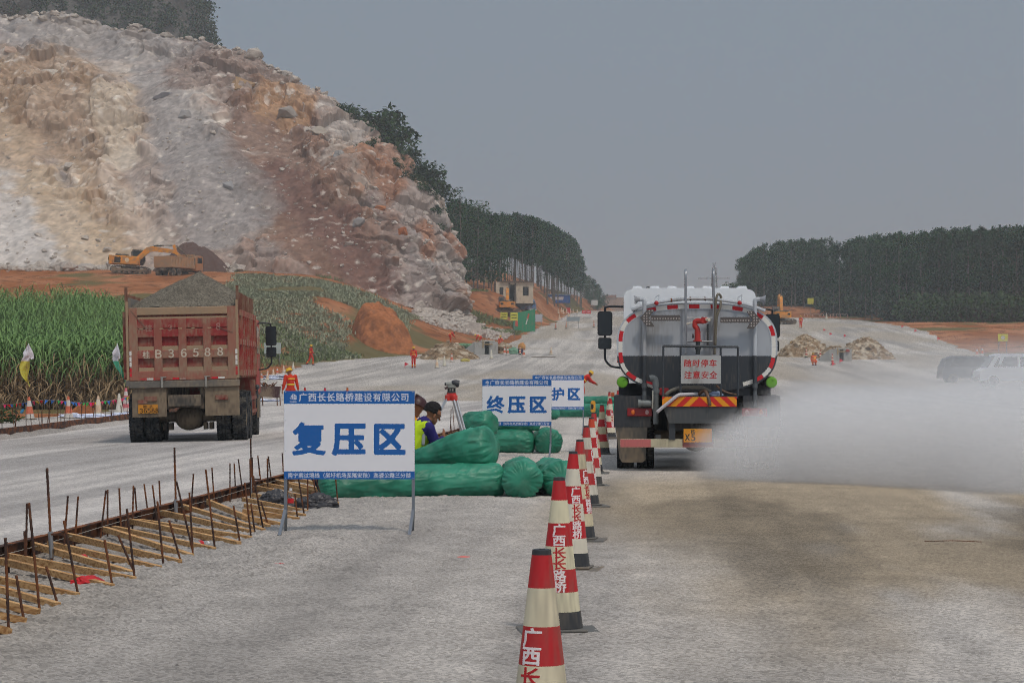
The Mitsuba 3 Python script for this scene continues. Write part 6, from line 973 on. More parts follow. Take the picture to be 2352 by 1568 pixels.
obj('housing', MB().prism(rounded(-.032, .032, 0, .175, .028), -.022, .022), 'mat_plastic', lin(222, 158, 50), wl, smooth=40, to_world=WL); obj('dark_panel', MB().prism([(-.033, .05), (-.005, .05), (.004, .08), (.0, .12), (-.033, .13)], -.026, -.0225), 'mat_plastic', lin(36, 34, 34), wl, to_world=WL); obj('foot', MB().cyl((0, 0, -.03), (0, 0, .01), .02), 'mat_plastic', lin(60, 40, 30), wl, to_world=WL)
# ---------------------------------------------------------------- vegetation
scene['mat_foliage'] = two({'type': 'diffuse', 'reflectance': OWN})
rng = np.random.default_rng(77)
def leaves(centres, size, rng, droop=.3, aspect=.55):
    """one small folded leaf spray at each centre"""
    n = len(centres); a = rng.normal(size=(n, 3)); a[:, 2] = a[:, 2] * .6 - droop; a /= np.linalg.norm(a, axis=1, keepdims=True)
    b = np.cross(a, rng.normal(size=(n, 3))); b /= np.linalg.norm(b, axis=1, keepdims=True) + 1e-9; c = np.cross(a, b)
    s = size * rng.uniform(.6, 1.35, (n, 1)); v = np.stack([centres, centres + a * s * .5 + b * s * aspect * .5 + c * s * .1, centres + a * s, centres + a * s * .5 - b * s * aspect * .5 + c * s * .1], 1).reshape(-1, 3)
    i = np.arange(n) * 4; return v, np.vstack([np.stack([i, i + 1, i + 2], 1), np.stack([i, i + 2, i + 3], 1)])
def clumps(rng, cs, rs, n, size, shell=.55, **k):
    P = []
    for c, r in zip(cs, rs):
        m = max(4, int(n * (r ** 2))); d = rng.normal(size=(m, 3)); d /= np.linalg.norm(d, axis=1, keepdims=True); P.append(np.array(c) + d * r * rng.uniform(shell, 1.05, (m, 1)) * np.array([1, 1, .8]))
    return leaves(np.vstack(P), size, rng, **k)
def euca(rng, H, crown=.5, wide=1.5, dens=60):
    """slender plantation tree of height 1 unit scaled to H: bare trunk below, uneven layered crown above"""
    tr = MB(); x = np.cumsum(np.r_[0, rng.normal(0, .05, 7)]); y = np.cumsum(np.r_[0, rng.normal(0, .05, 7)]); z = np.linspace(-.6, H * .93, 8)
    tr.tube(np.stack([x, y, z], -1), np.linspace(.12, .035, 8), 6); cs, rs = [], []
    for k in range(int(15 + 10 * crown)):
        t = rng.uniform(1 - crown, 1.0); w = wide * (1.15 - abs((t - (1 - crown * .6)) / (crown * .75))) * .8; w = max(w, .25); a = rng.uniform(0, 2 * np.pi); q = w * math.sqrt(rng.uniform(0, 1))
        zz = t * H; bx, by = np.interp(zz, z, x), np.interp(zz, z, y); c = (bx + q * math.cos(a), by + q * math.sin(a), zz); cs.append(c); rs.append(rng.uniform(.45, .95) * (1.1 - .45 * (t > .92)))
        tr.tube([(bx, by, zz - .5), c], [.035, .012], 4, False)
    cs.append((x[-1], y[-1], H * .96)); rs.append(.5)
    return tr, clumps(rng, cs, rs, dens, .42)
def tree_kit(rng, H, col, trunk=(112, 104, 98), **k):
    K = Kit(); tr, cr = euca(rng, H, **k); K.add('trunk', tr, 'mat_foliage', lin(*trunk), smooth=60); K.add('crown', cr, 'mat_foliage', lin(*col)); return K
GC = [(46, 74, 46), (54, 82, 50), (40, 66, 44), (62, 86, 54)]
EU = [tree_kit(rng, 14, GC[i % 4], crown=rng.uniform(.5, .75), wide=rng.uniform(1.6, 2.5), dens=88) for i in range(7)]
BUSHY = [tree_kit(rng, 12, GC[(i + 1) % 4], crown=.92, wide=2.6, dens=48) for i in range(4)]
def bush_kit(rng, col, R=2.2, h=2.6, n=34, size=.5, m=16):
    K = Kit(); cs = [(R * .7 * math.sqrt(rng.uniform()) * math.cos(a), R * .7 * math.sqrt(rng.uniform()) * math.sin(a), rng.uniform(.25, .8) * h) for a in rng.uniform(0, 6.28, m)]; rs = rng.uniform(.5, 1.0, m) * R * .42
    st = MB(); [st.tube([(0, 0, -.5), c], [.06, .02], 4, False) for c in cs]; K.add('stems', st, 'mat_foliage', lin(84, 76, 66)); K.add('foliage', clumps(rng, cs, rs, n, size), 'mat_foliage', lin(*col)); return K
BK = [bush_kit(rng, c) for c in ((58, 76, 48), (68, 86, 56), (52, 68, 48), (78, 92, 62))]
LT = PchipInterpolator([-14, -10.2, -6.7, -4.4, .3, 5, 8.9, 11.3, 12.6, 14], [33.5, 32.2, 31.2, 29.8, 30, 29, 27, 25, 21.5, 19.5])
for i in range(135):
    k = -.0247 + .0540 * ((i * .6180339) % 1) + rng.normal(0, .0005); y = np.interp(k, [-.025, .0098, .029], [412, 440, 585]) + (i % 5) * 14 + rng.uniform(-6, 6); k = min(k, .0295); x = k * y
    z = land1(x, y) + (2.0 if k < .014 else .4); top = 1.525 + (float(LT(k * 430)) - 1.525) * y / 430 - rng.uniform(0, 1.6) * (1 if i % 3 else .2)
    EU[i % 7].put('eucalyptus_tree', 'slender eucalyptus with bare trunk in the plantation left of the road', 'tree', 'eucalyptus plantation left of the road', place(x, y, z, rng.uniform(0, 360), max(.45, (top - z) / 14)))
for i in range(16):
    x = -12.5 + 10.5 * i / 15 + rng.normal(0, .4); y = 385 + rng.uniform(-8, 14); z = land1(x, y) + 1; top = 31.0 - .55 * abs(x + 9) - rng.uniform(0, 2.5)
    BUSHY[i % 4].put('broadleaf_tree', 'dense dark tree leafed to the ground beside the right end of the quarry cliff', 'tree', 'dense trees beside the quarry cliff', place(x, y, z, rng.uniform(0, 360), (top - z) / 12))
for i in range(30):
    k = .0295 + .0105 * ((i * .6180339) % 1); y = 625 + 60 * rng.uniform(); x = min(k * y, float(LEFT_EDGE(y)) - 1.5); z = land1(x, y); h = (1.525 + np.interp(x / y, [.027, .031, .0345, .038, .0405], [.0432, .0404, .0382, .0331, .0291]) * y - z)
    BUSHY[i % 4].put('young_tree', 'young tree on the bank where the left side of the road meets the sky', 'tree', 'young trees on the far left bank', place(x, y, z, rng.uniform(0, 360), max(.3, h * rng.uniform(.8, 1) / 12)))
RT = PchipInterpolator([36, 41, 44, 47, 52, 57, 63, 70, 76, 82, 92, 110], [21.0, 22.0, 24.2, 25.0, 25.4, 25.5, 26.1, 26.8, 27.3, 27.6, 28.0, 28.2])
for i in range(240):
    x = 41 + 60 * ((i * .6180339) % 1) + rng.normal(0, .4); row = i % 6; y = (410, 420, 430, 442, 456, 472)[row] + rng.uniform(-5, 5)
    if x < 64.5: y = max(y, 478 + row * 5)
    if x / y < .0955: continue
    z = land1(x, y) - .2; top = 1.525 + (float(RT(x * 430 / y)) - 1.525) * y / 430 - rng.uniform(0, 2.2) * (1 if i % 3 else .3)
    EU[(i * 3) % 7].put('eucalyptus_tree', 'tall eucalyptus in the dense plantation right of the road', 'tree', 'eucalyptus plantation right of the road', place(x, y, z, rng.uniform(0, 360), (top - z) / 14))
for i in range(190):
    x = 52 + 50 * ((i * .6180339) % 1) + rng.normal(0, .4); y = 394 + (i % 4) * 9 + rng.uniform(-3, 3); 
    if x < 66: y = 483 + (i % 3) * 4
    if x / y < .105: continue
    z = land1(x, y); BK[i % 4].put('bush', 'leafy green bush in the hedge of bushes in front of the right plantation', 'bush', 'bushes in front of the right plantation', place(x, y, z - .3, rng.uniform(0, 360), rng.uniform(1.35, 2.1)))
for i in range(26):
    x = 40 + i * .62; y = 505 + rng.uniform(-12, 12); z = land1(x, y); BK[i % 4].put('bush', 'bush on the slope behind the orange excavator at the right', 'bush', 'bushes behind the right excavator', place(x, y, z - .4, rng.uniform(0, 360), rng.uniform(.8, 1.7)))
for i in range(46):
    y = rng.uniform(452, 488); x = max(y * rng.uniform(.130, .162), 62 if y < 455 else 56); z = land1(x, y); top = 1.525 + (float(RT(x * 430 / y)) - 1.525) * y / 430 - rng.uniform(0, 2.0)
    if i < 26: EU[(i * 3) % 7].put('eucalyptus_tree', 'tall eucalyptus in the dense plantation right of the road', 'tree', 'eucalyptus plantation right of the road', place(x, y, z - .2, rng.uniform(0, 360), (top - z) / 14))
    else: BK[i % 4].put('bush', 'leafy green bush in the hedge of bushes in front of the right plantation', 'bush', 'bushes in front of the right plantation', place(x, y, z - .3, rng.uniform(0, 360), rng.uniform(1.4, 2.1)))
for i in range(60):
    x = 58 + 56 * ((i * .6180339) % 1); y = 484 + (i % 2) * 12; z = land1(x, y); BK[i % 4].put('bush', 'leafy green bush in the undergrowth among the trunks of the right plantation', 'bush', 'undergrowth of the right plantation', place(x, y, z - .4, rng.uniform(0, 360), rng.uniform(2.0, 3.0)))
# shrubs on the crest and the right shoulder of the quarry
def crest(x): i = int(np.argmin(np.abs(F[:, NT - 1, 0] - x))); return F[i, NT - 1]
HS = [(-24.8, 1.0, 1, 'low rounded'), (-25.6, .8, 2, 'sparse small'), (-23.6, 1.1, 0, 'dark'), (-22.3, .9, 3, 'low spreading'), (-21.2, .9, 1, 'olive'), (-19.3, 2.5, 0, 'tall upright dark'), (-18.1, 2.2, 2, 'tall leaning'), (-17.3, 1.9, 0, 'broad dark'), (-16.4, 1.3, 1, 'loose feathery'), (-15.6, 1.2, 2, 'middling'), (-14.5, 1.3, 0, 'dense'), (-13.7, .9, 3, 'pale'), (-12.7, 1.5, 2, 'steep clinging'), (-12.0, 1.6, 0, 'hanging dark'), (-11.3, 1.5, 1, 'ragged'), (-10.6, 1.3, 2, 'lowest ragged'), (-18.7, 1.2, 1, 'small')]
for i, (x, s, v, w) in enumerate(HS):
    c = crest(x); BK[v].put('hill_shrub', f'{w} shrub on the right crest of the quarry hill, number {i + 1} going down'.replace(f', number {i + 1} going down', ''), 'shrub', 'shrubs on the crest of the quarry hill', place(c[0], c[1] + rng.uniform(-1.5, 1.5), c[2] - .8 + (.4 if s > 2 else 0), rng.uniform(0, 360), s * .95))
for i in range(34):
    x = rng.uniform(-22, -9.4); j0 = int(np.argmin(np.abs(F[:, NT - 1, 0] - x))); t = rng.uniform(.72, .97); c = F[j0, int(t * (NT - 1))]
    if rng.random() < .55 or x > -17: BK[i % 4].put('hill_shrub', 'small shrub clinging to the rock below the crest of the quarry', 'shrub', 'shrubs clinging below the crest', place(c[0], c[1], c[2] - .4, rng.uniform(0, 360), rng.uniform(.28, .62)))
# sugar cane on the left
def cane(rng, n):
    m = MB(); V_, F_, D_ = [], [], []; k = 0; VB, FB = [], []
    for _ in range(n):
        y = 92 + 84 * rng.uniform() ** 1.7; xe = -13.3 - (y - 92) * .165; x = xe - rng.uniform(0, 1) ** 1.3 * (11 + .22 * (y - 92)); z0 = land1(x, y); h = rng.uniform(1.9, 2.75); front = y < 97 or x > xe - .9
        for _l in range(rng.integers(6, 9)):
            hb = rng.uniform(.15 if front else .5, .9) * h; a = rng.uniform(0, 6.283); L = rng.uniform(.6, 1.25); d = V(math.cos(a), math.sin(a), 0); up_ = rng.uniform(.55, 1.25) if hb > .5 * h else rng.uniform(-.2, .5)
            s = V(-d[1], d[0], 0) * rng.uniform(.016, .03); p0 = V(x, y, z0 + hb); p1 = p0 + d * L * .35 + V(0, 0, L * .5 * up_); p2 = p0 + d * L * .8 + V(0, 0, L * .42 * up_ - .12); p3 = p0 + d * L * 1.08 + V(0, 0, L * .2 * up_ - .38)
            dry = hb < (.40 + .3 * rng.random()) * h * (1 if front else .3); T_, U_ = (VB, FB) if dry else (V_, F_)
            b = len(T_); T_ += [p0 - s, p0 + s, p1 - s * 1.1, p1 + s * 1.1, p2 - s * .7, p2 + s * .7, p3]; U_ += [[b, b + 1, b + 3], [b, b + 3, b + 2], [b + 2, b + 3, b + 5], [b + 2, b + 5, b + 4], [b + 4, b + 5, b + 6]]
        if front:
            b = len(VB); w = .018; VB += [V(x - w, y, z0 - .1), V(x + w, y, z0 - .1), V(x + w + .06, y, z0 + h * .75), V(x - w + .06, y, z0 + h * .75)]; FB += [[b, b + 1, b + 2], [b, b + 2, b + 3]]
    return (np.array(V_), np.array(F_)), (np.array(VB), np.array(FB))
g, d = cane(rng, 9000)
k = tag('sugar_cane', 'dense field of green sugar cane with dry brown leaves at its foot', 'sugar cane', kind='stuff'); USED.add(k)
half_ = len(g[1]) // 10 * 5
obj('green_leaves', (g[0], g[1][:half_]), 'mat_foliage', lin(128, 160, 100), k); obj('green_leaves', (g[0], g[1][half_:]), 'mat_foliage', lin(112, 144, 90), k); obj('dry_leaves', d, 'mat_foliage', lin(172, 148, 116), k)
for p in ('green_leaves', 'green_leaves_001', 'dry_leaves'): labels[k + '__' + p] = {'kind': 'stuff'}
# rough grass on the bank below the quarry and in patches round the site
def tufts(rng, pts, L, w, nb=5):
    V_, F_ = [], []
    for x, y in pts:
        z = land1(x, y) - .05
        for _ in range(nb):
            a = rng.uniform(0, 6.283); d = V(math.cos(a), math.sin(a), 0); s = V(-d[1], d[0], 0) * w * rng.uniform(.6, 1.2); l = L * rng.uniform(.5, 1.2); o = V(x, y, z) + V(*rng.normal(0, .35, 2), 0)
            b = len(V_); V_ += [o - s, o + s, o + d * l * .3 + V(0, 0, l * .6) + s * .8, o + d * l * .3 + V(0, 0, l * .6) - s * .8, o + d * l * .75 + V(0, 0, l * .75)]; F_ += [[b, b + 1, b + 2], [b, b + 2, b + 3], [b + 3, b + 2, b + 4]]
    return np.array(V_), np.array(F_)
def patch_pts(n, box_, thr, seed, sc=9.0):
    out = []; x0, x1, y0, y1 = box_
    while len(out) < n:
        p = np.stack([rng.uniform(x0, x1, 4000), rng.uniform(y0, y1, 4000)], -1); q = fbm(np.stack([p[:, 0] / sc, p[:, 1] / (sc * 1.6), p[:, 0] * 0], -1), 4, seed); ok = (q > thr) & (LEFT_EDGE(p[:, 1]) - p[:, 0] > 1.0); out += list(p[ok])
    return out[:n]
gp = [p for p in patch_pts(7000, (-34, -12, 222, 298), .43, 5) if not (-17 < p[0] < -8 and 232 < p[1] < 262) and p[0] < -13 - (p[1] - 300) * .06 + 4]
tag(obj('bank_grass', tufts(rng, gp, .44, .06, 11), 'mat_foliage', lin(160, 164, 136)), 'rough pale green grass covering the bank below the quarry', 'grass', kind='stuff')
gp2 = patch_pts(2600, (-60, -14, 178, 235), .52, 9) + patch_pts(1500, (-26, 2, 318, 372), .5, 11, 6) + patch_pts(1100, (-34, -19.5, 130, 215), .5, 12, 6)
tag(obj('weeds', tufts(rng, gp2, .6, .055, 9), 'mat_foliage', lin(122, 134, 92)), 'patches of green weeds on the red earth beside the road', 'weeds', kind='stuff')
# vegetated karst hill behind the quarry, top left
nx, nz = 150, 90; ux, uz = np.linspace(0, 1, nx), np.linspace(0, 1, nz); UX, UZ = np.meshgrid(ux, uz, indexing='ij')
ang = UX * math.pi * 1.0; cx = -155 + 74 * np.cos(math.pi - ang); cy = 660 - 62 * np.sin(ang); lean = 1 - .16 * UZ ** 2
hx = -155 + (cx + 155) * lean; hy = 660 + (cy - 660) * lean; hzz = 20 + 112 * UZ - 6 * UZ ** 4
q = np.stack([hx, hy, hzz], -1); nn = q - np.array([-155, 660, 0]); nn[..., 2] = 0; nn /= np.linalg.norm(nn, axis=-1, keepdims=True); q = q + nn * ((fbm(q / 14, 4, 51) - .5) * 12 + (1 - np.abs(2 * fbm(q * np.array([1, 1, .3]) / 8, 3, 52) - 1)) * 5)[..., None]
hc = mixn(np.array(lin(120, 116, 112)), np.array(lin(92, 92, 90)), fbm(q * np.array([1, 1, .25]) / 5, 4, 53)); tag(obj('karst_hill', grid_mesh(q), 'mat_hill', color=hc.reshape(-1, 3)), kind='structure')
pick = rng.integers(0, nx * nz, 5200); qq = q.reshape(-1, 3)[pick]; keep = fbm(qq / 11, 3, 55) > .37; qq = qq[keep] + rng.normal(0, .6, (keep.sum(), 3)); nv = nn.reshape(-1, 3)[pick][keep]
cl = clumps(rng, qq + nv * .8, rng.uniform(1.0, 2.3, len(qq)), 9, 1.1); tag(obj('karst_scrub', cl, 'mat_foliage', lin(58, 74, 52)), 'dark scrub covering the karst hill behind the quarry', 'scrub', kind='stuff')
# the wooded rise that closes the view beyond the road's crest
P = np.array([[[x, 980 + 40 * math.sin(x / 70), -8 + h * (25 + 8 * math.sin(x / 60 + 1) + 10 * sstep(140, 320, x) + 5 * fbm(np.array([x / 25, 0, 0]), 3, 61))] for h in (0, 1)] for x in np.arange(-300, 420, 6)], float); P[:, 1, 1] += 25
tag(obj('far_rise', grid_mesh(P), 'mat_foliage', lin(60, 76, 56)), kind='structure')
fc = np.array([[x + rng.normal(0, 2), 985 + 40 * math.sin(x / 70) + rng.uniform(0, 25), P[int((x + 300) // 6), 1, 2] + rng.uniform(-12, 1.5)] for x in rng.uniform(-60, 220, 700)]); tag(obj('far_woods', clumps(rng, fc, rng.uniform(1.6, 3.6, len(fc)), 6, 1.7), 'mat_foliage', lin(56, 74, 54)), 'far belt of woods beyond the crest of the road', 'woods', kind='stuff')
# ---------------------------------------------------------------- machines in the middle distance
OR = lin(232, 150, 48)
def excavator(lab, tw, pts, rot=0.0, col=OR):
    """side view in its own frame: tracks along x, upper structure turned by rot about z; pts = boom foot, knee, boom tip, stick top, stick tip, bucket"""
    key = thing('excavator', lab, 'excavator'); up = tw @ T().rotate([0, 0, 1], rot)
    O = lambda n, m, mat='mat_dusty', c=col, s=40, par=key, t=up: obj(n, m, mat, c, par, smooth=s, to_world=t)
    for s in (-1, 1):
        k = numbered(key + '__track'); prof = Polygon([(-1.75, .42), (1.75, .42), (1.75, .43), (-1.75, .43)]).buffer(.41, quad_segs=6)
        M = MB().prism(prof.difference(prof.buffer(-.07)), s * 1.15 - .28, s * 1.15 + .28); O('chain', M, 'mat_dusty', lin(84, 78, 76), par=k, t=tw)
        fr = MB().box(-1.5, 1.5, s * 1.15 - .2, s * 1.15 + .2, .26, .58); [fr.cyl((x, s * 1.15 - .25, .18 if abs(x) < 1.6 else .42), (x, s * 1.15 + .25, .18 if abs(x) < 1.6 else .42), .12 if abs(x) < 1.6 else .30, n=12) for x in (-1.72, -1.1, -.5, .1, .7, 1.2, 1.72)]; O('frame', fr, 'mat_dusty', lin(96, 84, 76), par=k, t=tw)
        gr = MB(); [gr.box(x - .03, x + .03, s * 1.15 - .29, s * 1.15 + .29, -.02, .0).box(x - .03, x + .03, s * 1.15 - .29, s * 1.15 + .29, .845, .87) for x in np.arange(-1.7, 1.75, .2)]; O('grouser', gr, 'mat_dusty', lin(76, 70, 68), par=k, t=tw); labels[k + '__grouser'] = {'kind': 'stuff'}
    O('turntable', MB().cyl((0, 0, .6), (0, 0, .98), .65).box(-1, 1, -.9, .9, .45, .7), 'mat_dusty', lin(60, 56, 56), t=tw)
    O('house', MB().box(-1.9, 1.0, -1.3, 1.3, 1.0, 1.95, .06)); O('counterweight', MB().prism([(-2.35, -1.2), (-1.9, -1.34), (-1.9, 1.34), (-2.35, 1.2), (-2.45, .6), (-2.45, -.6)], 1.0, 1.95, 'xy')); O('engine_cover', MB().box(-1.7, -.3, -1.0, 1.0, 1.95, 2.15, .05), 'mat_dusty', lin(72, 66, 62))
    for s in (-1, 1): O('grille', MB().box(-1.75, -1.05, min(s * 1.3, s * 1.315), max(s * 1.3, s * 1.315), 1.15, 1.8), 'mat_matte', lin(66, 54, 46))
    for y in (-.85, .85): O('vent_panel', MB().box(-2.462, -2.40, y - .22, y + .22, 1.42, 1.72), 'mat_matte', lin(48, 44, 44))
    O('round_sticker', MB().cyl((-.35, -1.3, 1.5), (-.35, -1.312, 1.5), .24), 'mat_plastic', lin(226, 206, 170))
    cbk = numbered(key + '__cab'); O('frame', MB().prism([(-.1, 1.05), (1.25, 1.05), (1.5, 1.6), (1.35, 2.75), (.1, 2.8), (-.1, 2.4)], .35, 1.3), 'mat_dusty', lin(62, 64, 70), par=cbk)
    for y0, y1 in ((.335, .349), (1.301, 1.315)): O('window', MB().prism([(.1, 1.7), (1.3, 1.7), (1.22, 2.6), (.15, 2.65)], y0, y1), 'mat_glass', None, par=cbk)
    O('window', MB().box(-.118, -.102, .5, 1.15, 1.8, 2.45), 'mat_glass', None, par=cbk)
    def limb(poly_pts, w0, w1, name, y=-.15, th=.24):
        q = np.array(poly_pts, float); L_, R2 = [], []; n = len(q)
        for i in range(n):
            d = unit(q[min(i + 1, n - 1)] - q[max(i - 1, 0)]); nn = np.array([-d[1], d[0]]); w = w0 + (w1 - w0) * i / (n - 1); w = w * (1.25 if 0 < i < n - 1 else 1); L_.append(q[i] + nn * w); R2.append(q[i] - nn * w)
        O(name, MB().prism(Polygon(L_ + R2[::-1]), y - th, y + th))
    f, kn, tip, stt, stp, bk = [np.array(p, float) for p in pts]
    limb([f, kn - (kn - f) * .12, kn + (tip - kn) * .12, tip], .26, .20, 'boom'); limb([stt, tip + (stp - tip) * .15, stp], .17, .12, 'stick', th=.17)
    k3 = lambda p: (p[0], -.15, p[1]); hy = lambda a, b: MB().cyl(k3(a), k3((a + b) / 2), .09, n=8).cyl(k3((a + b) / 2), k3(b), .05, n=8)
    O('boom_cylinder', hy(f + (.35, -.35), f + (kn - f) * .75 + (.12, -.1)), 'mat_dusty', lin(80, 74, 70)); O('stick_cylinder', hy(kn + (tip - kn) * .15 + (0, .35), stt + (-.05, -.05)), 'mat_dusty', lin(54, 54, 56)); O('bucket_cylinder', hy(stt + (stp - stt) * .1 + (.15, .1), stp + (.2, .3)), 'mat_dusty', lin(80, 74, 70))
    d = unit(bk - stp); nn = np.array([-d[1], d[0]]); O('bucket', MB().prism([stp - nn * .1, stp + nn * .55 + d * .15, stp + nn * .75 + d * .9, stp + d * 1.25 + nn * .1, stp + d * 1.1 - nn * .15, stp + d * .45 - nn * .25], -.75, .45), 'mat_dusty', lin(112, 98, 88))
    return key
excavator('orange excavator working at the foot of the quarry face on the left', place(-48.6, 305, land1(-48.6, 305) - .05, 4, 1.14, 0, 3), [(.62, 1.6), (2.0, 2.95), (4.75, 2.75), (4.65, 3.5), (6.0, 1.95), (6.6, 1.6)])
excavator('orange excavator seen from behind with its boom raised, at the right beyond the water truck', place(42.6, 379, land1(42.6, 379), 8, 1.0), [(.62, 1.5), (1.1, 4.2), (3.2, 4.5), (2.6, 4.7), (4.2, 2.9), (4.0, 2.2)], 84)
excavator('orange excavator in front of the ruined building beside the left road bank', place(-.8, 362, land1(-.8, 362), 6, .92), [(.62, 1.5), (1.1, 3.9), (3.2, 3.9), (2.7, 4.3), (4.0, 2.4), (3.9, 1.9)], 86)
# spoil heap and tipper beside the quarry excavator
def mound(name, lab, cat, x, y, rx, ry, h, mat, seed, pw=1.3, n=90, rough=.35, dz=0, kind=None, colr=None):
    g = np.linspace(-1, 1, n); gx, gy = np.meshgrid(g, g, indexing='ij'); r = np.sqrt(gx ** 2 + gy ** 2); th = np.arctan2(gy, gx); px, py = x + gx * rx, y + gy * ry
    lob = 1 + .22 * (fbm(np.stack([np.cos(th) * 1.5 + seed, np.sin(th) * 1.5, th * 0], -1), 3, seed) - .5) * 2; f = np.clip(1 - (r / lob) ** pw, 0, 1); P3 = np.stack([px, py, gx * 0], -1)
    z = land(px, py) + dz - .12 + h * f * (1 + rough * (fbm(P3 / (h * .6 + .1), 4, seed + 1) - .5)) + h * .10 * (fbm(P3 / (h * .12 + .05), 3, seed + 2) - .5) * (f > 0)
    z = np.where(f <= 0, z - .25, z); m = grid_mesh(np.stack([px, py, z], -1))
    k = obj(name, m, mat, color=colr, smooth=False); tag(k, lab, cat, kind=kind); return lambda a, b: (px[a, b], py[a, b], z[a, b]), f, (px, py, z)
scene['mat_spoil'] = two({'type': 'diffuse', 'reflectance': proc(lambda p, n, uv: mikit.mix(lin(148, 124, 98), lin(196, 182, 160), mikit.smoothstep(.42, .7, mikit.fbm(p.x * 2.2, p.y * 2.2, p.z * 2.2, octaves=4))) * (.75 + .5 * mikit.noise(p.x * 7, p.y * 7, p.z * 7)))})
scene['mat_clay'] = two({'type': 'diffuse', 'reflectance': proc(lambda p, n, uv: mikit.mix(lin(178, 114, 74), lin(142, 90, 60), mikit.smoothstep(.4, .7, mikit.fbm(p.x * 1.2, p.y * 1.2, p.z * .7, octaves=4))) * (.8 + .4 * mikit.noise(p.x * 5, p.y * 5, p.z * 5)))})
mound('spoil_heap', 'dark purplish brown heap of soil under the quarry excavator boom', 'spoil heap', -42.3, 317, 5.2, 4.5, 3.9, 'mat_matte', 101, 1.6, 70, colr=lin(96, 74, 68))
mound('earth_mound', 'steep red earth mound left of the cliff foot with dry clumps on it', 'earth mound', -13.2, 249, 3.7, 4.5, 4.2, 'mat_clay', 107, 2.6, 110, .9)
RK = [rock(np.random.default_rng(500 + i)) for i in range(36)]
HEAPS = []
for a in (('pale heap of crushed rubble beside the left road edge', -6.2, 231, 3.1, 4, 1.75, 111), ('brown rubble heap beside the yellow lamp stand', 29.5, 241, 3.0, 4, 2.3, 117), ('larger brown rubble heap right of the concrete inlet', 34.0, 231, 3.3, 4, 2.1, 123), ('low rubble heap piled against the right concrete inlet', 31.6, 233, 2.2, 3, 1.3, 127)):
    _, f, g = mound('rubble_heap', a[0], 'rubble heap', *a[1:6], 'mat_spoil', a[6], 1.5); HEAPS.append((f, g))
rng = np.random.default_rng(9); sm = MB()
for f, (px, py, pz) in HEAPS:
    idx = np.argwhere(f > .02)
    for a, b in idx[rng.integers(0, len(idx), 420)]:
        s = rng.lognormal(-2.35, .45); r = RK[rng.integers(36)]; sm.add(r.vertices * s, r.faces, moved(rotz(rng.uniform(0, 360)), px[a, b], py[a, b], pz[a, b] + s * .3))
tag(obj('rubble', sm, 'mat_spoil'), 'broken stones lying on the rubble heaps', 'rubble', kind='stuff')
scene['mat_palerock'] = two({'type': 'diffuse', 'reflectance': proc(lambda p, n, uv: mikit.mix(lin(206, 196, 184), lin(172, 162, 154), mikit.fbm(p.x * 1.1, p.y * 1.1, p.z * 1.1, octaves=4)) * (.8 + .4 * mikit.noise(p.x * 6, p.y * 6, p.z * 6)))})
sm = MB()
for _ in range(3200):      # talus at the right foot of the cliff
    x = rng.uniform(-12.5, 3.5); y = rng.uniform(300, 330) + .2 * x; 
    if LEFT_EDGE(y) - x < 1.5: continue
    s = rng.lognormal(-1.55, .5) * (1.1 if x < -4 else .7); r = RK[rng.integers(36)]; sm.add(r.vertices * s, r.faces, moved(rotz(rng.uniform(0, 360)), x, y, land1(x, y) + s * .3 + max(0, (y - 312) / 18) * 1.2 * (x < -5)))
tag(obj('cliff_foot_rubble', sm, 'mat_palerock'), 'pale broken rocks strewn at the right foot of the cliff', 'rubble', kind='stuff')
sm = MB()
for _ in range(2400):      # blocks and stones lying all over the scree, largest low down on the left
    s_ = rng.uniform(0, .96); t_ = rng.beta(1.1, 1.4); c = hill_at(s_, t_); z = rng.lognormal(-1.6, .6) * (1.35 if t_ < .15 and s_ < .6 else .8); r = RK[rng.integers(36)]; sm.add(r.vertices * z, r.faces, moved(rotz(rng.uniform(0, 360)), c[0], c[1], c[2] - z * .05))
for i_ in rng.integers(0, NS - 12, 420):
    c = F[i_, NT - 1 - rng.integers(0, 5)]; z = rng.lognormal(-.9, .45); r = RK[rng.integers(36)]; sm.add(r.vertices * z, r.faces, moved(rotz(rng.uniform(0, 360)), c[0], c[1], c[2] + z * .15))
for _ in range(2600):
    x = rng.uniform(-84, -36); y = 324.5 - abs(rng.normal(0, 3.5)); z = rng.lognormal(-1.0, .5); r = RK[rng.integers(36)]; sm.add(r.vertices * z, r.faces, moved(rotz(rng.uniform(0, 360)), x, y, land1(x, y) + z * .25))
tag(obj('scree_blocks', sm, 'mat_palerock'), 'countless stones and blocks lying on the quarry scree', 'scree', kind='stuff')
BLD = [(.40, .80, 3.4, 'pale double', (206, 196, 182), 1.5), (.365, .865, 2.2, 'pinkish', (196, 170, 152), 1.2), (.30, .88, 2.0, 'rusty orange', (190, 130, 84), 1.3), (.255, .86, 2.3, 'brown', (140, 108, 82), 1.2), (.345, .73, 1.3, 'flat orange', (196, 132, 90), 1.6), (.31, .66, 1.9, 'upper white', (214, 208, 198), 1.1), (.22, .55, 2.6, 'creamy white', (214, 204, 186), 1.2), (.27, .50, 1.5, 'whitish', (206, 198, 184), 1.2), (.60, .80, 4.2, 'great ochre faced', (164, 134, 104), .9), (.66, .77, 3.0, 'grey cracked', (160, 152, 144), .9), (.71, .74, 2.8, 'pale square', (170, 160, 146), .8), (.74, .60, 2.2, 'grey leaning', (156, 153, 150), .9), (.55, .62, 2.1, 'smooth grey', (158, 154, 152), 1.2), (.52, .70, 2.0, 'bluish grey', (158, 158, 163), 1.2), (.80, .45, 1.8, 'orange stained', (178, 116, 76), 1), (.83, .33, 1.9, 'rust coloured', (172, 104, 66), 1), (.78, .30, 2.0, 'grey slabby', (146, 142, 140), 1), (.62, .35, 2.4, 'light grey slabby', (158, 156, 156), .9)]
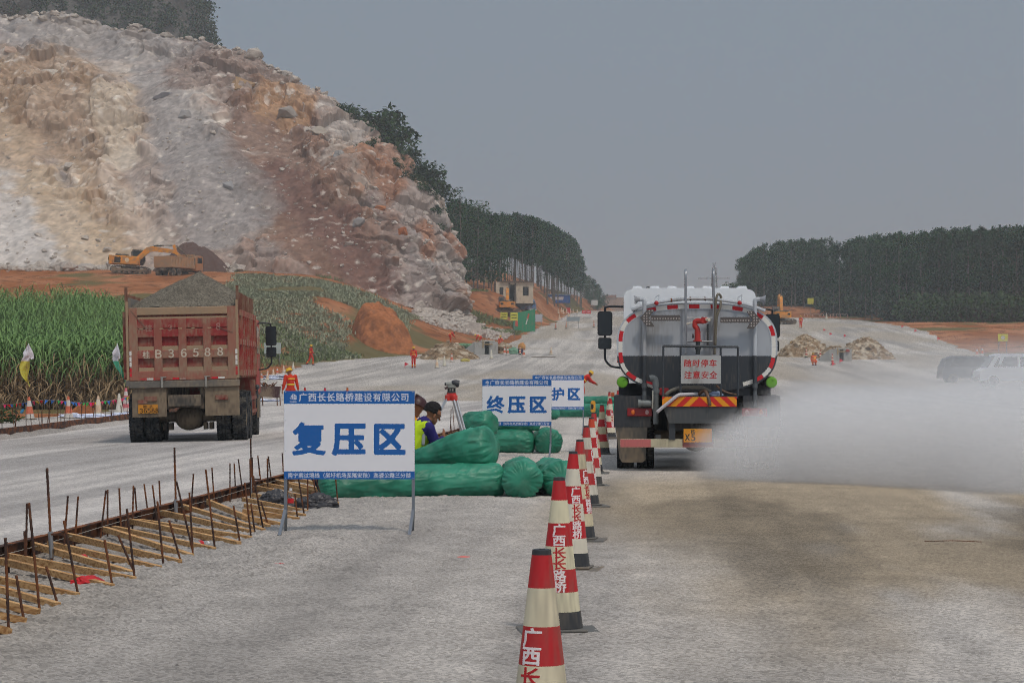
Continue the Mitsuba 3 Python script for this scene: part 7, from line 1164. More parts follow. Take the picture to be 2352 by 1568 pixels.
for s_, t_, z, w, c, fl in BLD:
    q = hill_at(s_, t_); r = rock(rng, flat=.75 / fl); v = r.vertices * z * .62 * np.array([fl, 1, 1]); r2 = trimesh.Trimesh(v, r.faces).subdivide().subdivide(); r2.vertices += ((fbm(r2.vertices * 1.6 + s_ * 9, 3, 4) - .5) * z * .22)[:, None] * r2.vertex_normals
    tag(obj('boulder', r2, 'mat_matte', lin(*c), to_world=place(q[0], q[1] - .2, q[2], rng.uniform(-40, 40), 1, 0, rng.uniform(-20, 20))), f'{w} boulder lying on the quarry slope', 'boulder', 'boulders on the quarry slope')
tag(obj('boulder', trimesh.Trimesh(rock(rng).vertices * np.array([3.0, 2, 1.9]), rock(np.random.default_rng(9)).faces) if False else (lambda r: trimesh.Trimesh(r.vertices * np.array([2.6, 2.0, 1.8]), r.faces))(rock(rng)), 'mat_matte', lin(168, 158, 146), to_world=place(-41.5, 196, land1(-41.5, 196) + .5)), 'grey and tan boulder on the earth bank above the cane', 'boulder')
def tipper(lab, tw, col):
    key = thing('tipper_truck', lab, 'truck'); O = lambda n, m, c, mat='mat_dusty': obj(n, m, mat, c, key, smooth=40, to_world=tw)
    O('body', MB().box(-3, 2.6, -1.25, -1.18, 1.1, 2.5).box(-3, 2.6, 1.18, 1.25, 1.1, 2.5).box(-3.05, -3, -1.25, 1.25, 1.1, 2.5).box(2.6, 2.66, -1.25, 1.25, 1.1, 2.9).box(-3, 2.6, -1.2, 1.2, 1.05, 1.15), col)
    for x in np.arange(-2.6, 2.6, .65): O('rib', MB().box(x, x + .12, -1.31, -1.25, 1.1, 2.5), col)
    for z in (1.15, 2.35): O('side_rail', MB().box(-3, 2.6, -1.30, -1.255, z, z + .14), col)
    O('cab', MB().box(2.9, 4.8, -1.2, 1.2, .8, 2.75, .1), lin(176, 120, 80)); O('window', MB().box(3.4, 4.5, -1.215, -1.2, 1.8, 2.5), None, 'mat_glass'); O('chassis', MB().box(-3, 4.7, -.5, .5, .7, 1.02), lin(70, 64, 60))
    for x in (-2.3, -1.0, 3.9):
        for s in (-1, 1): O('wheel', MB().cyl((x, s * 1.2, .5), (x, s * .75, .5), .5), lin(60, 58, 56))
tipper('tan tipper truck standing before the dark heap near the quarry excavator', place(-42.6, 303, land1(-42, 303) - .1, 66, 1.0), lin(182, 140, 104))

# ---------------------------------------------------------------- buildings
rb_ = thing('ruined_building', 'burnt out pale building with black window holes below the left plantation', 'building'); RB = place(.4, 372, land1(.4, 372) + .2, 4)
O = lambda n, m, c, mat='mat_grimy', par=rb_, tw=RB: obj(n, m, mat, c, par, to_world=tw)
wall2 = Polygon([(-2.9, 0), (2.9, 0), (2.9, 3.3), (-2.9, 3.3)])
for q in ([(-2.35, 1.3), (-1.75, 1.3), (-1.75, 2.5), (-2.35, 2.5)], [(-.7, 0), (.0, 0), (.0, 2.9), (-.7, 2.9)], [(1.3, 1.2), (2.2, 1.2), (2.2, 2.6), (1.3, 2.6)]): wall2 = wall2.difference(Polygon(q))
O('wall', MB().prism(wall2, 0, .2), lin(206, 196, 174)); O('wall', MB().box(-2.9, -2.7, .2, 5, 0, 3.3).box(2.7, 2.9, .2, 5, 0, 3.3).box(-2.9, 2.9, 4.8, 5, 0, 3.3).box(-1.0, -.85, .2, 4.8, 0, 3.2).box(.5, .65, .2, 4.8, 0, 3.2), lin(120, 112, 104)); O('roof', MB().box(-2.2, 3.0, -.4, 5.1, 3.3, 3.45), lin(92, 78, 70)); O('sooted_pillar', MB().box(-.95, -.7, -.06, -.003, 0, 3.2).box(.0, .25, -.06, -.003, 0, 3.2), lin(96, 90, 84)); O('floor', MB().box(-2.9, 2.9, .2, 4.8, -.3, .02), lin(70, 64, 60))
for x in (-2.05, 1.75): O('window_shutter', MB().box(x - .3, x + .3, .17, .195, 1.3, 2.5), lin(40, 42, 48))  # dark panels set in the window holes to make them black
sh = thing('blue_shed', 'low blue site shed with a white panel on its front, beyond the ruined building', 'shed'); SH = place(9.9, 520, land1(9.9, 520) + .6, 3)
O('wall', MB().box(-2.7, 2.7, 0, 3, 0, 1.75), lin(38, 84, 160), 'mat_grimy', sh, SH); O('roof', MB().box(-2.9, 2.9, -.3, 3.2, 1.75, 1.87), lin(150, 170, 196), 'mat_grimy', sh, SH); O('notice_panel', MB().box(-1.7, 1.25, -.03, -.003, .65, 1.3), lin(206, 200, 206), 'mat_grimy', sh, SH); 
for x in (-2.65, -.9, .9, 2.65): O('rib', MB().box(x - .05, x + .05, -.04, -.003, 0, .62), lin(32, 72, 140), 'mat_grimy', sh, SH)
bt = thing('blue_truck', 'small blue and grey truck parked beside the ruined building', 'truck'); BT = place(2.0, 374, land1(2.0, 374), -35)
O('cab', MB().prism([(-.2, .5), (1.5, .5), (1.5, 1.3), (1.15, 2.1), (-.2, 2.1)], -.95, .95), lin(70, 110, 160), 'mat_dusty', bt, BT); O('windscreen', MB().bar((1.52, 0, 1.3), (1.17, 0, 2.0), .02, 1.6, (0, 1, 0)), None, 'mat_glass', bt, BT); O('side_window', MB().box(.1, 1.0, -.965, -.952, 1.35, 1.95).box(.1, 1.0, .952, .965, 1.35, 1.95), None, 'mat_glass', bt, BT); O('cargo_bed', MB().box(-3.2, -.3, -1, 1, .75, 1.45).box(-3.1, -.4, -.9, .9, 1.45, 1.7), lin(96, 110, 128), 'mat_dusty', bt, BT); O('bumper', MB().box(1.5, 1.6, -.95, .95, .4, .6), lin(190, 190, 186), 'mat_dusty', bt, BT)
for x in (.9, -2.3):
    for s in (-1, 1): O('wheel', MB().cyl((x, s * .95, .38), (x, s * .7, .38), .38), lin(50, 48, 48), 'mat_dusty', bt, BT)
fh = thing('far_houses', 'tiny pale houses far beyond the crest of the road', 'building'); FH = place(42, 965, 8, 0)
O('wall', MB().box(-5, 3, 0, 8, 0, 22.8), lin(168, 140, 124), 'mat_grimy', fh, FH); O('roof', MB().box(-5.4, 0, -.5, 8, 22.8, 23.8), lin(150, 110, 96), 'mat_grimy', fh, FH)
py = thing('pylon', 'faint lattice pylon rising behind the trees at the right of the road', 'pylon'); PY = place(76, 900, 0, 0); m = MB()
for s in (-1, 1):
    for q in (-1, 1): m.bar((s * 3, q * 3, 0), (s * .6, q * .6, 40), .22)
for z in np.arange(6, 40, 6):
    w = 3 - 2.4 * z / 40; w2 = 3 - 2.4 * (z + 6) / 40
    for s in (-1, 1): m.bar((-w, s * w, z), (w2, s * w2, z + 6), .14).bar((w, s * w, z), (-w2, s * w2, z + 6), .14)
for z in (30, 36): m.bar((-6, 0, z), (6, 0, z), .25)
O('lattice', m, lin(120, 124, 128), 'mat_grimy', py, PY)

# ---------------------------------------------------------------- concrete inlets, fence, boards
def conc(lab, tw, flip=1):
    key = thing('concrete_inlet', lab, 'concrete inlet'); O2 = lambda n, m, c=lin(176, 174, 168): obj(n, m, 'mat_grimy', c, key, to_world=tw)
    O2('wall', MB().box(-1.1, -.18, 0, 1.2, 0, 1.1)); O2('wall', MB().box(.22, .95, 0, 1.2, 0, 1.12)); O2('top_slab', MB().box(-.5, .7, -.05, 1.3, 1.125, 1.25), lin(190, 186, 176)); O2('wing_wall', MB().prism([(-2.0, 0), (-1.11, 0), (-1.11, 1.05), (-2.0, .35)], .1, .3), lin(160, 160, 156)); O2('back_wall', MB().box(-.18, .22, 1.0, 1.2, 0, 1.1), lin(90, 86, 80)); O2('timber_prop', MB().box(-.4, -.3, -.12, -.06, .6, 1.2).box(-.3, .5, -.14, -.06, .85, .95), lin(176, 150, 110)); return key
conc('grey concrete inlet under construction beside the left road edge', place(-2.6, 248, land1(-2.6, 248), 8, 1.2)); conc('grey concrete inlet under construction between the right rubble heaps', place(30.4, 221, land1(30.4, 221), -4, 1.0))
tag(obj('sand_heap', crumpled(1.1, 1.6, .8, 131, .3), 'mat_spoil', to_world=place(-.9, 252, land1(-.9, 252))), 'yellowish sand heap against the left concrete inlet', 'sand heap')
tag(obj('red_cloth', crumpled(.2, .05, .2, 133, .3, 2), 'mat_matte', lin(150, 56, 48), to_world=place(30.95, 220.8, land1(30.95, 220.8) + .85)), 'dark red cloth hung on the right concrete inlet', 'cloth')
tag(obj('pink_bag', crumpled(.36, .3, .42, 137, .3, 3), 'mat_plastic', lin(232, 110, 140), smooth=40, to_world=place(30.6, 233, land1(30.6, 233))), 'bright pink bag beside the right concrete inlet', 'bag'); tag(obj('maroon_box', MB().box(-.35, .35, -.3, .3, 0, .55, .04), 'mat_dusty', lin(110, 62, 60), to_world=place(29.75, 234, land1(29.75, 234), 10)), 'maroon box beside the pink bag', 'box')
def post_sign(name, lab, x, y, w, h, z0, col, posts=2, rz=0, mark=None, kind='sign'):
    key = thing(name, lab, kind); tw = place(x, y, land1(x, y), rz); O3 = lambda n, m, c, mat='mat_plastic': obj(n, m, mat, c, key, to_world=tw)
    O3('panel', MB().box(-w / 2, w / 2, 0, .03, z0, z0 + h), col); O3('rim', MB().box(-w / 2 - .02, w / 2 + .02, .004, .026, z0 - .02, z0).box(-w / 2 - .02, w / 2 + .02, .004, .026, z0 + h, z0 + h + .02), lin(140, 140, 140))
    for s in ((-1, 1) if posts == 2 else (0,)): O3('post', MB().box(s * w * .4 - .03, s * w * .4 + .03, .032, .09, -.2, z0 + h * .9), lin(120, 124, 124), 'mat_grimy')
    if mark == 'round': O3('round_symbol', MB().cyl((0, -.012, z0 + h / 2), (0, 0, z0 + h / 2), h * .27), lin(206, 208, 196)); O3('ring', MB().lathe([(h * .28, -.01), (h * .31, 0)], 24, moved(np.array([[1, 0, 0, 0], [0, 0, 1, 0], [0, -1, 0, 0], [0, 0, 0, 1.0]]), 0, -.006, z0 + h / 2)), lin(110, 112, 100))
    if mark == 'lines':
        for zz in (.68, .34): O3('text_line', MB().box(-w * .36, w * .36, -.006, -.001, z0 + h * (zz - .07), z0 + h * (zz + .07)), lin(120, 118, 40))
    return key
YS = lin(214, 212, 84)
post_sign('yellow_sign', 'yellow sign with a round symbol standing on the red earth at the right edge', 49.2, 240, .98, .72, 1.55, YS, 2, 0, 'round'); post_sign('yellow_sign', 'small yellow sign against the bushes left of the rope barrier gap', 58.6, 470, 1.2, 1.15, 1.7, YS, 1); post_sign('yellow_sign', 'yellow sign on a green post beside the green fence', .27, 308.5, .95, 1.05, 2.3, YS, 1, -10, 'lines'); post_sign('yellow_sign', 'yellow sign on the bank in front of the ruined building', -1.18, 352, 1.05, 1.05, .25, YS, 1, 0, 'lines')
post_sign('white_board', 'white board standing against the bushes at the far right', 71.5, 402, 1.35, 1.5, 1.5, lin(208, 210, 212), 1); post_sign('white_board', 'low white board half behind the crest of the red earth at the far right', 77.5, 416, 1.6, .9, .15, lin(196, 200, 200), 2); post_sign('white_board', 'grey white board behind the green fence', 3.9, 366, 1.5, 1.15, .5, lin(190, 196, 206), 2); post_sign('white_board', 'small white board below the trees at the far end of the left bank', 21.0, 610, 1.7, 1.3, 1.6, lin(206, 208, 206), 1); post_sign('grey_stand', 'thin grey sign stand in the road between far striped cones', 8.85, 346, 1.9, .6, 1.1, lin(150, 160, 166), 2); post_sign('grey_board', 'pale double board on the grass right of the dump truck', -20.0, 200, 1.4, .9, .85, lin(176, 188, 184), 2)
gf = thing('green_fence', 'green site fence panel with red and white marks on the left road bank', 'fence'); GF = place(1.7, 330, land1(1.7, 330) - .15, 48); O4 = lambda n, m, c, mat='mat_grimy': obj(n, m, mat, c, gf, to_world=GF)
O4('panel', MB().prism([(-2.2, 0), (2.2, .35), (2.2, 3.4), (-2.2, 2.7)], 0, .05), lin(44, 138, 96)); O4('post', MB().box(-2.28, -2.2, 0, .08, -.3, 2.9).box(2.2, 2.28, 0, .08, -.3, 3.5), lin(40, 110, 80)); O4('red_mark', MB().prism([(-1.95, 1.0), (-1.3, .9), (-1.4, 1.9), (-1.8, 2.0)], -.01, -.002), lin(196, 80, 64)); O4('red_mark', MB().prism([(.5, 1.9), (.85, 2.0), (1.05, 2.7), (.75, 2.7)], -.01, -.002), lin(196, 80, 64)); O4('white_mark', MB().prism([(.25, 1.2), (.5, 1.3), (.75, 2.1), (.55, 2.1)], -.01, -.002), lin(214, 214, 206))
tag(obj('green_netting', crumpled(2.2, 3.5, .5, 141, .4), 'mat_matte', lin(96, 130, 96), smooth=40, to_world=place(-5.4, 268, land1(-5.4, 268) - .1)), 'faded green netting spread on the red earth beside the bending worker', 'netting')
bar_ = thing('water_barrier', 'bright red plastic barrier across the far road', 'barrier'); BB = place(16.2, 521, land1(16.2, 521), 2)
for i in range(2): obj('segment', MB().prism(Polygon([(-1.0 + i, 0), (-.03 + i, 0), (-.08 + i, .75), (-.95 + i, .75)]), 0, .4), 'mat_plastic', lin(214, 44, 52), bar_, to_world=BB); obj('white_mark', MB().box(-.8 + i, -.25 + i, -.008, -.002, .3, .5), 'mat_plastic', lin(226, 190, 190), bar_, to_world=BB)
rp = thing('red_upright', 'red upright panel among the far cones left of the road', 'barrier'); obj('board', MB().box(-.45, .45, 0, .06, .1, 1.3), 'mat_plastic', lin(200, 60, 54), rp, to_world=place(12.0, 512, land1(12, 512))); obj('leg', MB().box(-.4, -.34, .07, .12, -.1, 1.2).box(.34, .4, .07, .12, -.1, 1.2), 'mat_plastic', lin(120, 110, 110), rp, to_world=place(12.0, 512, land1(12, 512)))
ls = thing('lamp_stand', 'yellow light box on an orange trestle beside a brown rubble heap', 'lamp stand'); LS = place(28.3, 241, land1(28.3, 241), 5)
obj('light_box', MB().box(-.26, .26, -.2, .2, .75, 1.45, .03), 'mat_grimy', lin(214, 160, 40), ls, to_world=LS); [obj('leg', MB().bar((s * .1, q * .1, .76), (s * .42, q * .3, 0), .04), 'mat_grimy', lin(196, 140, 60), ls, to_world=LS) for s in (-1, 1) for q in (-1, 1)]; obj('crossbar', MB().bar((-.4, -.25, .36), (.4, -.25, .36), .035), 'mat_grimy', lin(196, 140, 60), ls, to_world=LS)

# ---------------------------------------------------------------- small and far cones
LC = 'cones along the white sheeting right of the dump truck'
for i, (x, y, K) in enumerate(((-17.0, 162.5, OC), (-16.6, 162.5, PC), (-17.3, 169.5, OC), (-17.3, 173.5, PC), (-17.3, 176.5, OC), (-17.5, 183.5, PC), (-17.5, 191.5, WC), (-14.5, 141.0, WC))):
    K.put('traffic_cone', ['orange cone first in the row right of the dump truck', 'peach cone second in the row right of the dump truck', 'orange cone third in the row right of the dump truck', 'peach cone with white tip standing on white sheeting right of the dump truck', 'squat orange cone between white sheets right of the dump truck', 'peach cone sixth in the row right of the dump truck', 'whitish cone at the far end of the row right of the dump truck', 'single pale cone behind the hand cart'][i], 'traffic cone', LC, place(x, y, land1(x, y), i * 20, .8))
for i, (x, y, K, l) in enumerate(((-6.18, 197.0, PC, 'peach cone in front of the left end of the pale rubble heap'), (-5.74, 203, WC, 'white cone in front of the pale rubble heap'), (-5.49, 218, OC, 'red and white cone close against the pale rubble heap'), (-1.99, 230.5, WC, 'white cone in front of the left concrete inlet'), (-.77, 248, OC, 'small cone just left of the gathered cones by the raised hand worker'), (-.43, 246, OC, 'orange cone beside the worker with a raised hand'), (.31, 254, PC, 'pale cone behind the clutter beside the worker'), (1.17, 238.5, OC, 'orange cone at the right of the clutter beside the worker'), (4.03, 247, PC, 'lone peach cone in the left lane of the far road'))):
    K.put('traffic_cone', l, 'traffic cone', 'small cones by the left road edge', place(x, y, land1(x, y), i * 30, 1.15))
plain.put('traffic_cone', 'red and white striped cone at the right of the clutter beside the worker', 'traffic cone', None, place(.82, 247, land1(.82, 247)))
for i, (x, y) in enumerate(((6.25, 342.5), (7.83, 345.5), (12.03, 352.0))): plain.put('traffic_cone', ['red striped cone at the left edge of the far road', 'red striped cone left of the thin grey stand on the far road', 'red striped cone beside the truck mirror on the far road'][i], 'traffic cone', None, place(x, y, land1(x, y), 0, 1.1))
for i, (x, y) in enumerate(((28.88, 235.0), (28.9, 224.5), (27.63, 206.5))): plain.put('traffic_cone', ['striped cone at the yellow lamp stand', 'striped cone beside the squatting worker', 'striped cone nearest the camera in front of the right concrete inlet'][i], 'traffic cone', None, place(x, y, land1(x, y), 0, 1.08))
plain.put('traffic_cone', 'striped cone at the front of the white van', 'traffic cone', None, place(34.7, 182, land1(34.7, 182), 0, 1.1)); OC.put('traffic_cone', 'orange cone on the red earth behind the van', 'traffic cone', None, place(46.5, 239.5, land1(46.5, 239.5), 0, 1.3)); OC.put('traffic_cone', 'orange cone farther behind the van beside scattered litter', 'traffic cone', None, place(47.8, 243.5, land1(47.8, 243.5), 0, 1.3))
RP = ((53.7, 440), (54.4, 441), (55.2, 440), (56.7, 441), (57.4, 441), (58.5, 440), (59.0, 440), (59.6, 440), (60.2, 439), (61.4, 438), (47.6, 440), (48.4, 441))
for x, y in RP: plain.put('traffic_cone', 'tiny striped cone in the roped line in front of the right bushes', 'traffic cone', 'roped cones in front of the right bushes', place(x, y, land1(x, y), 0, 1.0))
for i, S_ in enumerate((RP[:5], RP[5:10])):
    m = MB()
    for (xa, ya), (xb, yb2) in zip(S_[:-1], S_[1:]): m.tube([(xa, ya, land1(xa, ya) + .88), ((xa + xb) / 2, (ya + yb2) / 2, (land1(xa, ya) + land1(xb, yb2)) / 2 + .78), (xb, yb2, land1(xb, yb2) + .88)], .03, 5)
    tag(obj('warning_rope', m, 'mat_matte', lin(206, 180, 170)), ['pale rope strung over the left group of roped cones', 'pale rope strung over the right group of roped cones'][i], 'rope')
WC.put('traffic_cone', 'pale yellow cone standing out in front of the roped cones', 'traffic cone', None, place(56.6, 431, land1(56.6, 431), 0, 1.6))
for x, y in ((11.65, 511), (12.8, 525), (13.3, 521), (14.2, 521), (10.7, 498), (9.2, 477), (10.4, 503), (8.54, 431.5), (10.79, 456.5)): PC.put('traffic_cone', 'tiny pale cone in the far cluster left of the red barrier', 'traffic cone', 'far cones left of the red barrier', place(x, y, land1(x, y), 0, 1.5))
for i, (x, y) in enumerate(((43.2, 332), (42.2, 318), (43.2, 311.5), (29.1, 212.5), (56.7, 348.5), (55.5, 330), (53.5, 301), (26.8, 200.5), (-8.9, 199))):
    m = MB().cyl((0, 0, 0), (0, 0, .3), .02, n=5).prism([(0, .1), (.26, .2), (0, .34)], -.01, .01); tag(obj('marker_flag', m, 'mat_matte', lin(220, 56, 70), to_world=place(x, y, land1(x, y), 0, 1.25)), 'little red marker flag stuck in the gravel far off', 'marker', 'little red marker flags')
cl_ = thing('site_clutter', 'green and white sheeting and dark tub heaped behind the left cones', 'clutter'); CT = place(.1, 250, land1(.1, 250)); obj('green_sheet', crumpled(.55, .5, .5, 151, .3), 'mat_matte', lin(120, 160, 134), cl_, smooth=40, to_world=CT); obj('dark_tub', MB().lathe([(0, 0), (.3, 0), (.36, .6), (.33, .6), (.28, .05), (0, .05)], 16, moved(np.eye(4), .85, .5, 0)), 'mat_dusty', lin(70, 66, 90), cl_, smooth=40, to_world=CT); obj('yellow_tarp', crumpled(.4, .35, .55, 153, .3, 3), 'mat_matte', lin(206, 150, 90), cl_, smooth=40, to_world=CT @ T().translate([.95, 1.5, .45]))
tag(obj('yellow_sack', crumpled(.45, .3, .2, 155, .3, 3), 'mat_matte', lin(190, 176, 100), to_world=place(-4.3, 219, land1(-4.3, 219))), 'yellowish sack at the right foot of the pale rubble heap', 'sack'); tag(obj('plank', MB().box(-1.2, 1.2, -.1, .1, 0, .08), 'mat_matte', lin(120, 112, 104), to_world=place(3.1, 236, land1(3.1, 236) + .02, 10)), 'grey plank lying on the far road', 'plank')

# ---------------------------------------------------------------- left roadside: bunting, flags, sheets, cart
bp = [(-18.2, 78, .42), (-16.6, 78, .36), (-14.9, 77, .52), (-13.9, 78, .42), (-13.1, 79, .50), (-12.75, 80, .62), (-12.4, 83, 1.02), (-11.9, 86, .98)]; bc = bend(bp, 14)
bu = thing('bunting', 'string of small coloured pennants hung over the roadside cones in front of the cane', 'bunting'); obj('string', MB().tube(bc + V(0, 0, .05), .006, 4), 'mat_matte', lin(150, 140, 130), bu)
cols = [lin(*c) for c in ((206, 36, 40), (60, 190, 90), (236, 214, 50), (52, 110, 190), (222, 44, 110))]; rng = np.random.default_rng(4); acc = 0
for i in range(len(bc) - 1):
    acc += np.linalg.norm(bc[i + 1] - bc[i])
    if acc > .115:
        acc = 0; p = bc[i] + V(0, 0, .05); w, h = rng.uniform(.055, .075), rng.uniform(.11, .16); a = rng.normal(0, .35); b = rng.normal(0, .5); dx = unit(bc[i + 1] - bc[i]); tipv = p + V(math.sin(a) * h, rng.normal(0, .05), -math.cos(a) * h); v = np.array([p - dx * w, p + dx * w, tipv, p + V(0, .02, -.04 * h)]); obj('pennant', trimesh.Trimesh(v, [[0, 3, 2], [3, 1, 2], [0, 1, 3]], process=False), 'mat_matte', cols[rng.integers(5)], bu)
def feather(lab, x, y, c2, seed, wide, lean):
    key = thing('feather_flag', lab, 'flag'); z0 = land1(x, y); tw = place(x, y, z0); n, mm = 40, 9; t = np.linspace(0, 1, n)[:, None]; s = np.linspace(0, 1, mm)[None]
    w = wide * np.interp(t, [0, .12, .22, .3, .55, .75, 1], [.1, .75, 1, .55, .75, .5, .12]); X_ = lean * t + w * (s - .5) + .1 * np.sin(t * 6 + seed); Y_ = .12 * np.sin(t * 7 + s * 3 + seed) + .08 * np.sin(s * 6 + t * 14); Z_ = 2.45 - 1.5 * t - .2 * s * w / wide * (t < .3); P = np.stack(np.broadcast_arrays(X_, Y_, Z_), -1)
    k = 16; obj('cloth_top', grid_mesh(P[:k + 1]), 'mat_matte', lin(222, 220, 228), key, smooth=True, to_world=tw); obj('cloth_bottom', grid_mesh(P[k:]), 'mat_matte', c2, key, smooth=True, to_world=tw); obj('pole', MB().cyl((lean * 1.05, .02, -.2), (lean * .9, .02, 1.0), .012, n=6).cyl((lean * .9, .02, 1.0), (.0, .02, 2.5), .008, n=6), 'mat_matte', lin(150, 120, 90), key, to_world=tw)
feather('white and yellow feather flag in front of the cane, left of the two', -16.85, 83, lin(214, 208, 92), 1.0, .42, .06); feather('white and green feather flag in front of the cane, nearer the dump truck', -13.75, 83, lin(84, 172, 140), 2.2, .26, .30)
for i, (x, y, a, b, l) in enumerate(((-14.3, 77.6, .35, .25, 'small scrap of white sheeting beside the second roadside cone'), (-13.2, 76, .75, .35, 'crumpled white sheeting at the foot of the roadside cones'), (-12.6, 78.5, .8, .5, 'bunched white sheeting beside the dump truck wheels'), (-16.9, 171, 1.0, 1.6, 'white sheeting under the cones right of the dump truck'), (-16.5, 165, .7, .7, 'end of the white sheeting nearest the dump truck mirror'), (-11.8, 112, .9, .3, 'strip of white sheeting behind the hand cart'))):
    tag(obj('white_sheet', crumpled(a, b, .10, 160 + i, .7, 4), 'mat_matte', lin(214, 220, 236), smooth=30, to_world=place(x, y, land1(x, y) - .01, 8)), l, 'sheeting')
hc_ = thing('hand_cart', 'dark red hand cart with rusty scrap on top, right of the dump truck', 'hand cart'); HCt = place(-10.4, 103, float(slab(np.array(-10.4), np.array(103.))), 0, 1.05); O5 = lambda n, m, mat, c=None: obj(n, m, mat, c, hc_, smooth=40, to_world=HCt)
O5('tray', MB().prism([(-.42, .78), (.42, .78), (.34, .32), (-.36, .36)], -.3, .3), 'mat_dusty', lin(72, 44, 46)); O5('wheel', MB().lathe([(.05, -.04), (.19, -.045), (.24, 0), (.19, .045), (.05, .04)], 24, moved(np.array([[1, 0, 0, 0], [0, 0, 1, 0], [0, -1, 0, 0], [0, 0, 0, 1.0]]), -.55, -.2, .42)), 'mat_dusty', lin(110, 108, 104))
for x in (-.5, -.3, .3, .42): O5('leg', MB().bar((x, -.25, .4), (x + .02, -.25, -.02), .04), 'mat_rust')
for x in (-.45, .48): O5('handle', MB().bar((x, .1, .8), (x + .03, -.3, .86), .03), 'mat_rust')
for i in range(16): a, b = rng.uniform(-.3, .3), rng.uniform(-.2, .2); O5('scrap', MB().bar((a, b, .76), (a + rng.normal(0, .12), b + rng.normal(0, .05), rng.uniform(.84, .98)), .035), 'mat_rust')
tag(obj('blue_scrap', crumpled(.05, .05, .12, 171, .3, 2), 'mat_matte', lin(60, 140, 190), to_world=place(-16.3, 79.5, .1, 0, 1, 0, 30)), 'small bright blue scrap on the weeds at the left edge', 'litter')
k = BK[1].put('roadside_bush', 'small yellowish green bush at the left edge beside the far form', 'bush', None, place(-14.7, 69, -.1, 0, .28)); k = BK[3].put('roadside_bush', 'yellowish weed clump left of the first roadside cone', 'bush', None, place(-15.9, 71, -.1, 40, .25))
obj_k = mound('dirt_heap', 'small brown dirt heap between the roadside cones', 'dirt heap', -14.3, 80, .9, 1.0, .5, 'mat_clay', 177, 1.4, 30)

# ---------------------------------------------------------------- vehicles at the right edge
vn = thing('white_van', 'white van at the right edge, seen through the spray', 'van'); VN = place(30.6, 146, land1(30.6, 146), 4); O6 = lambda n, m, mat, c=None: obj(n, m, mat, c, vn, smooth=30, to_world=VN)
side = Polygon([(-2.35, .35), (2.4, .35), (2.4, 1.2), (2.25, 1.85), (1.9, 2.0), (-1.0, 2.0), (-1.35, 1.9), (-1.85, 1.15), (-2.3, .95)]); O6('body', MB().prism(side.buffer(-.06).buffer(.06), -.85, .85), 'mat_paint', lin(214, 218, 226))
O6('side_window', MB().prism([(-1.25, 1.2), (-1.5, 1.2), (-1.18, 1.75), (-1.1, 1.75)], -.862, -.852), 'mat_glass'); O6('side_window', MB().prism([(-1.1, 1.2), (.0, 1.2), (.0, 1.8), (-.85, 1.8)], -.862, -.852), 'mat_glass'); O6('side_window', MB().prism([(.15, 1.2), (2.1, 1.2), (1.95, 1.8), (.15, 1.8)], -.862, -.852), 'mat_glass'); O6('windscreen', MB().bar((-1.86, 0, 1.18), (-1.40, 0, 1.86), .02, 1.5, (0, 1, 0)), 'mat_glass')
for x in (-1.5, 1.6):
    for s in (-1, 1): O6('wheel', MB().cyl((x, s * .86, .33), (x, s * .6, .33), .33), 'mat_rubber')
O6('bumper', MB().box(-2.42, -2.3, -.8, .8, .35, .6, .03), 'mat_plastic', lin(120, 124, 130)); O6('headlight', MB().box(-2.34, -2.2, -.8, -.5, .72, .9, .02).box(-2.34, -2.2, .5, .8, .72, .9, .02), 'mat_paint', lin(220, 222, 226)); O6('door_mirror', MB().box(-1.25, -1.1, -1.05, -.86, 1.2, 1.38, .02), 'mat_plastic', lin(50, 52, 56))
dk = thing('dark_car', 'dark grey car just left of the white van, seen through the spray', 'car'); DKt = place(29.9, 156, land1(29.9, 156), 2); O7 = lambda n, m, mat, c=None: obj(n, m, mat, c, dk, smooth=30, to_world=DKt)
O7('body', MB().prism(Polygon([(-2.1, .3), (2.1, .3), (2.1, .9), (1.7, 1.0), (1.1, 1.72), (-1.2, 1.75), (-1.75, 1.55), (-2.0, 1.0)]).buffer(-.05).buffer(.05), -.85, .85), 'mat_paint', lin(58, 62, 70)); O7('side_window', MB().prism([(-1.6, 1.02), (1.3, 1.02), (.95, 1.6), (-1.2, 1.62)], -.862, -.852), 'mat_glass')
for x in (-1.35, 1.35):
    for s in (-1, 1): O7('wheel', MB().cyl((x, s * .86, .32), (x, s * .6, .32), .32), 'mat_rubber')

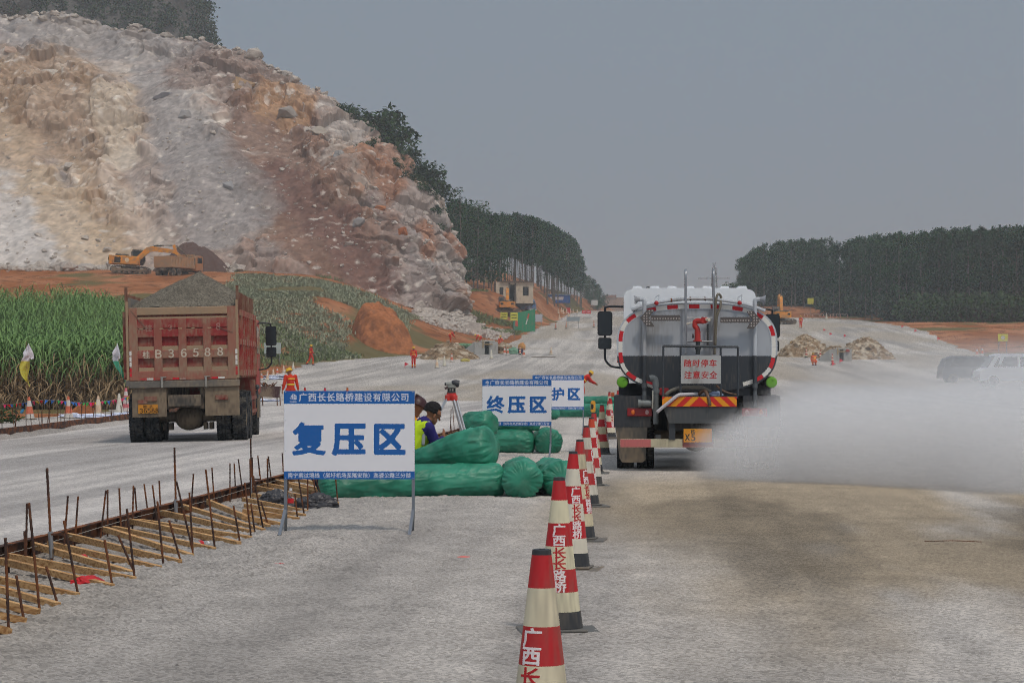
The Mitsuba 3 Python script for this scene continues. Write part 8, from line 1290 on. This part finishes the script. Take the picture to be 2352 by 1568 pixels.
# ---------------------------------------------------------------- the spray behind the water truck: a fan of mist lying on the road
mx0, mx1, my0, my1, mz1 = 1.7, 13.0, 25.0, 42.0, 2.4
nx, ny, nz = 96, 88, 28; gx, gy, gz = np.meshgrid(np.linspace(mx0, mx1, nx), np.linspace(my0, my1, ny), np.linspace(0, mz1, nz), indexing='ij')
u_ = gx - 2.45                                     # metres to the right of the nozzle
near = 32.6 - 1.15 * np.clip(u_, 0, 3.6) - .15 * np.clip(u_ - 3.6, 0, 9); far_ = 35.9 + .1 * u_ + 1.1 * np.clip(u_ - 1.6, 0, 9)
hgt = .46 + .41 * np.clip(u_, 0, 1.5) - .01 * np.clip(u_ - 1.5, 0, 9)
wob = fbm(np.stack([gx * .7, gy * .7, gz * .9], -1), 4, 201) - .5
dens = sstep(-.15, .9, u_ + wob * .7) * sstep(-.1, 1.0, gy - near + wob * 1.5) * sstep(0, 1.2, far_ - gy + wob * 1.2) * (1 - sstep(.55, 1.3, (gz + wob * .5) / hgt))
dens *= (.75 + .9 * (fbm(np.stack([gx * 1.1, gy * 1.1, gz * 1.6], -1), 3, 203) - .35)).clip(.25, 1.4)
dens += .10 * sstep(.5, 5.5, u_) * sstep(0, 2.5, gy - near + wob) * sstep(0, 3, far_ - gy + wob * 2) * (1 - sstep(.75, 1.25, (gz + wob * .7) / 1.75))
for ax in (0, 1, 2):
    e = [slice(None)] * 3; e[ax] = -1; dens[tuple(e)] = 0
    if ax < 2: e[ax] = 0; dens[tuple(e)] = 0
dens[:, :, 0] = dens[:, :, 1]
vg = mi.VolumeGrid(np.ascontiguousarray((dens * 1.0).transpose(2, 1, 0)[..., None].astype(np.float32)))
scene['spray_air'] = {'type': 'heterogeneous', 'albedo': {'type': 'rgb', 'value': [.994, .994, .997]}, 'scale': 2.0, 'phase': {'type': 'hg', 'g': .05},
    'sigma_t': {'type': 'gridvolume', 'grid': vg, 'filter_type': 'trilinear', 'use_grid_bbox': False, 'to_world': T().translate([mx0, my0, .012]).scale([mx1 - mx0, my1 - my0, mz1])}}
k = numbered('water_spray'); tag(k, 'white cloud of water spray blowing to the right behind the water truck', 'spray', kind='stuff')
scene[k] = {'type': 'cube', 'to_world': T().translate([(mx0 + mx1) / 2, (my0 + my1) / 2, .012 + mz1 / 2 - .25]).scale([(mx1 - mx0) / 2, (my1 - my0) / 2, mz1 / 2 + .25]), 'bsdf': {'type': 'null'}, 'interior': {'type': 'ref', 'id': 'spray_air'}, 'exterior': {'type': 'ref', 'id': 'haze_air'}}
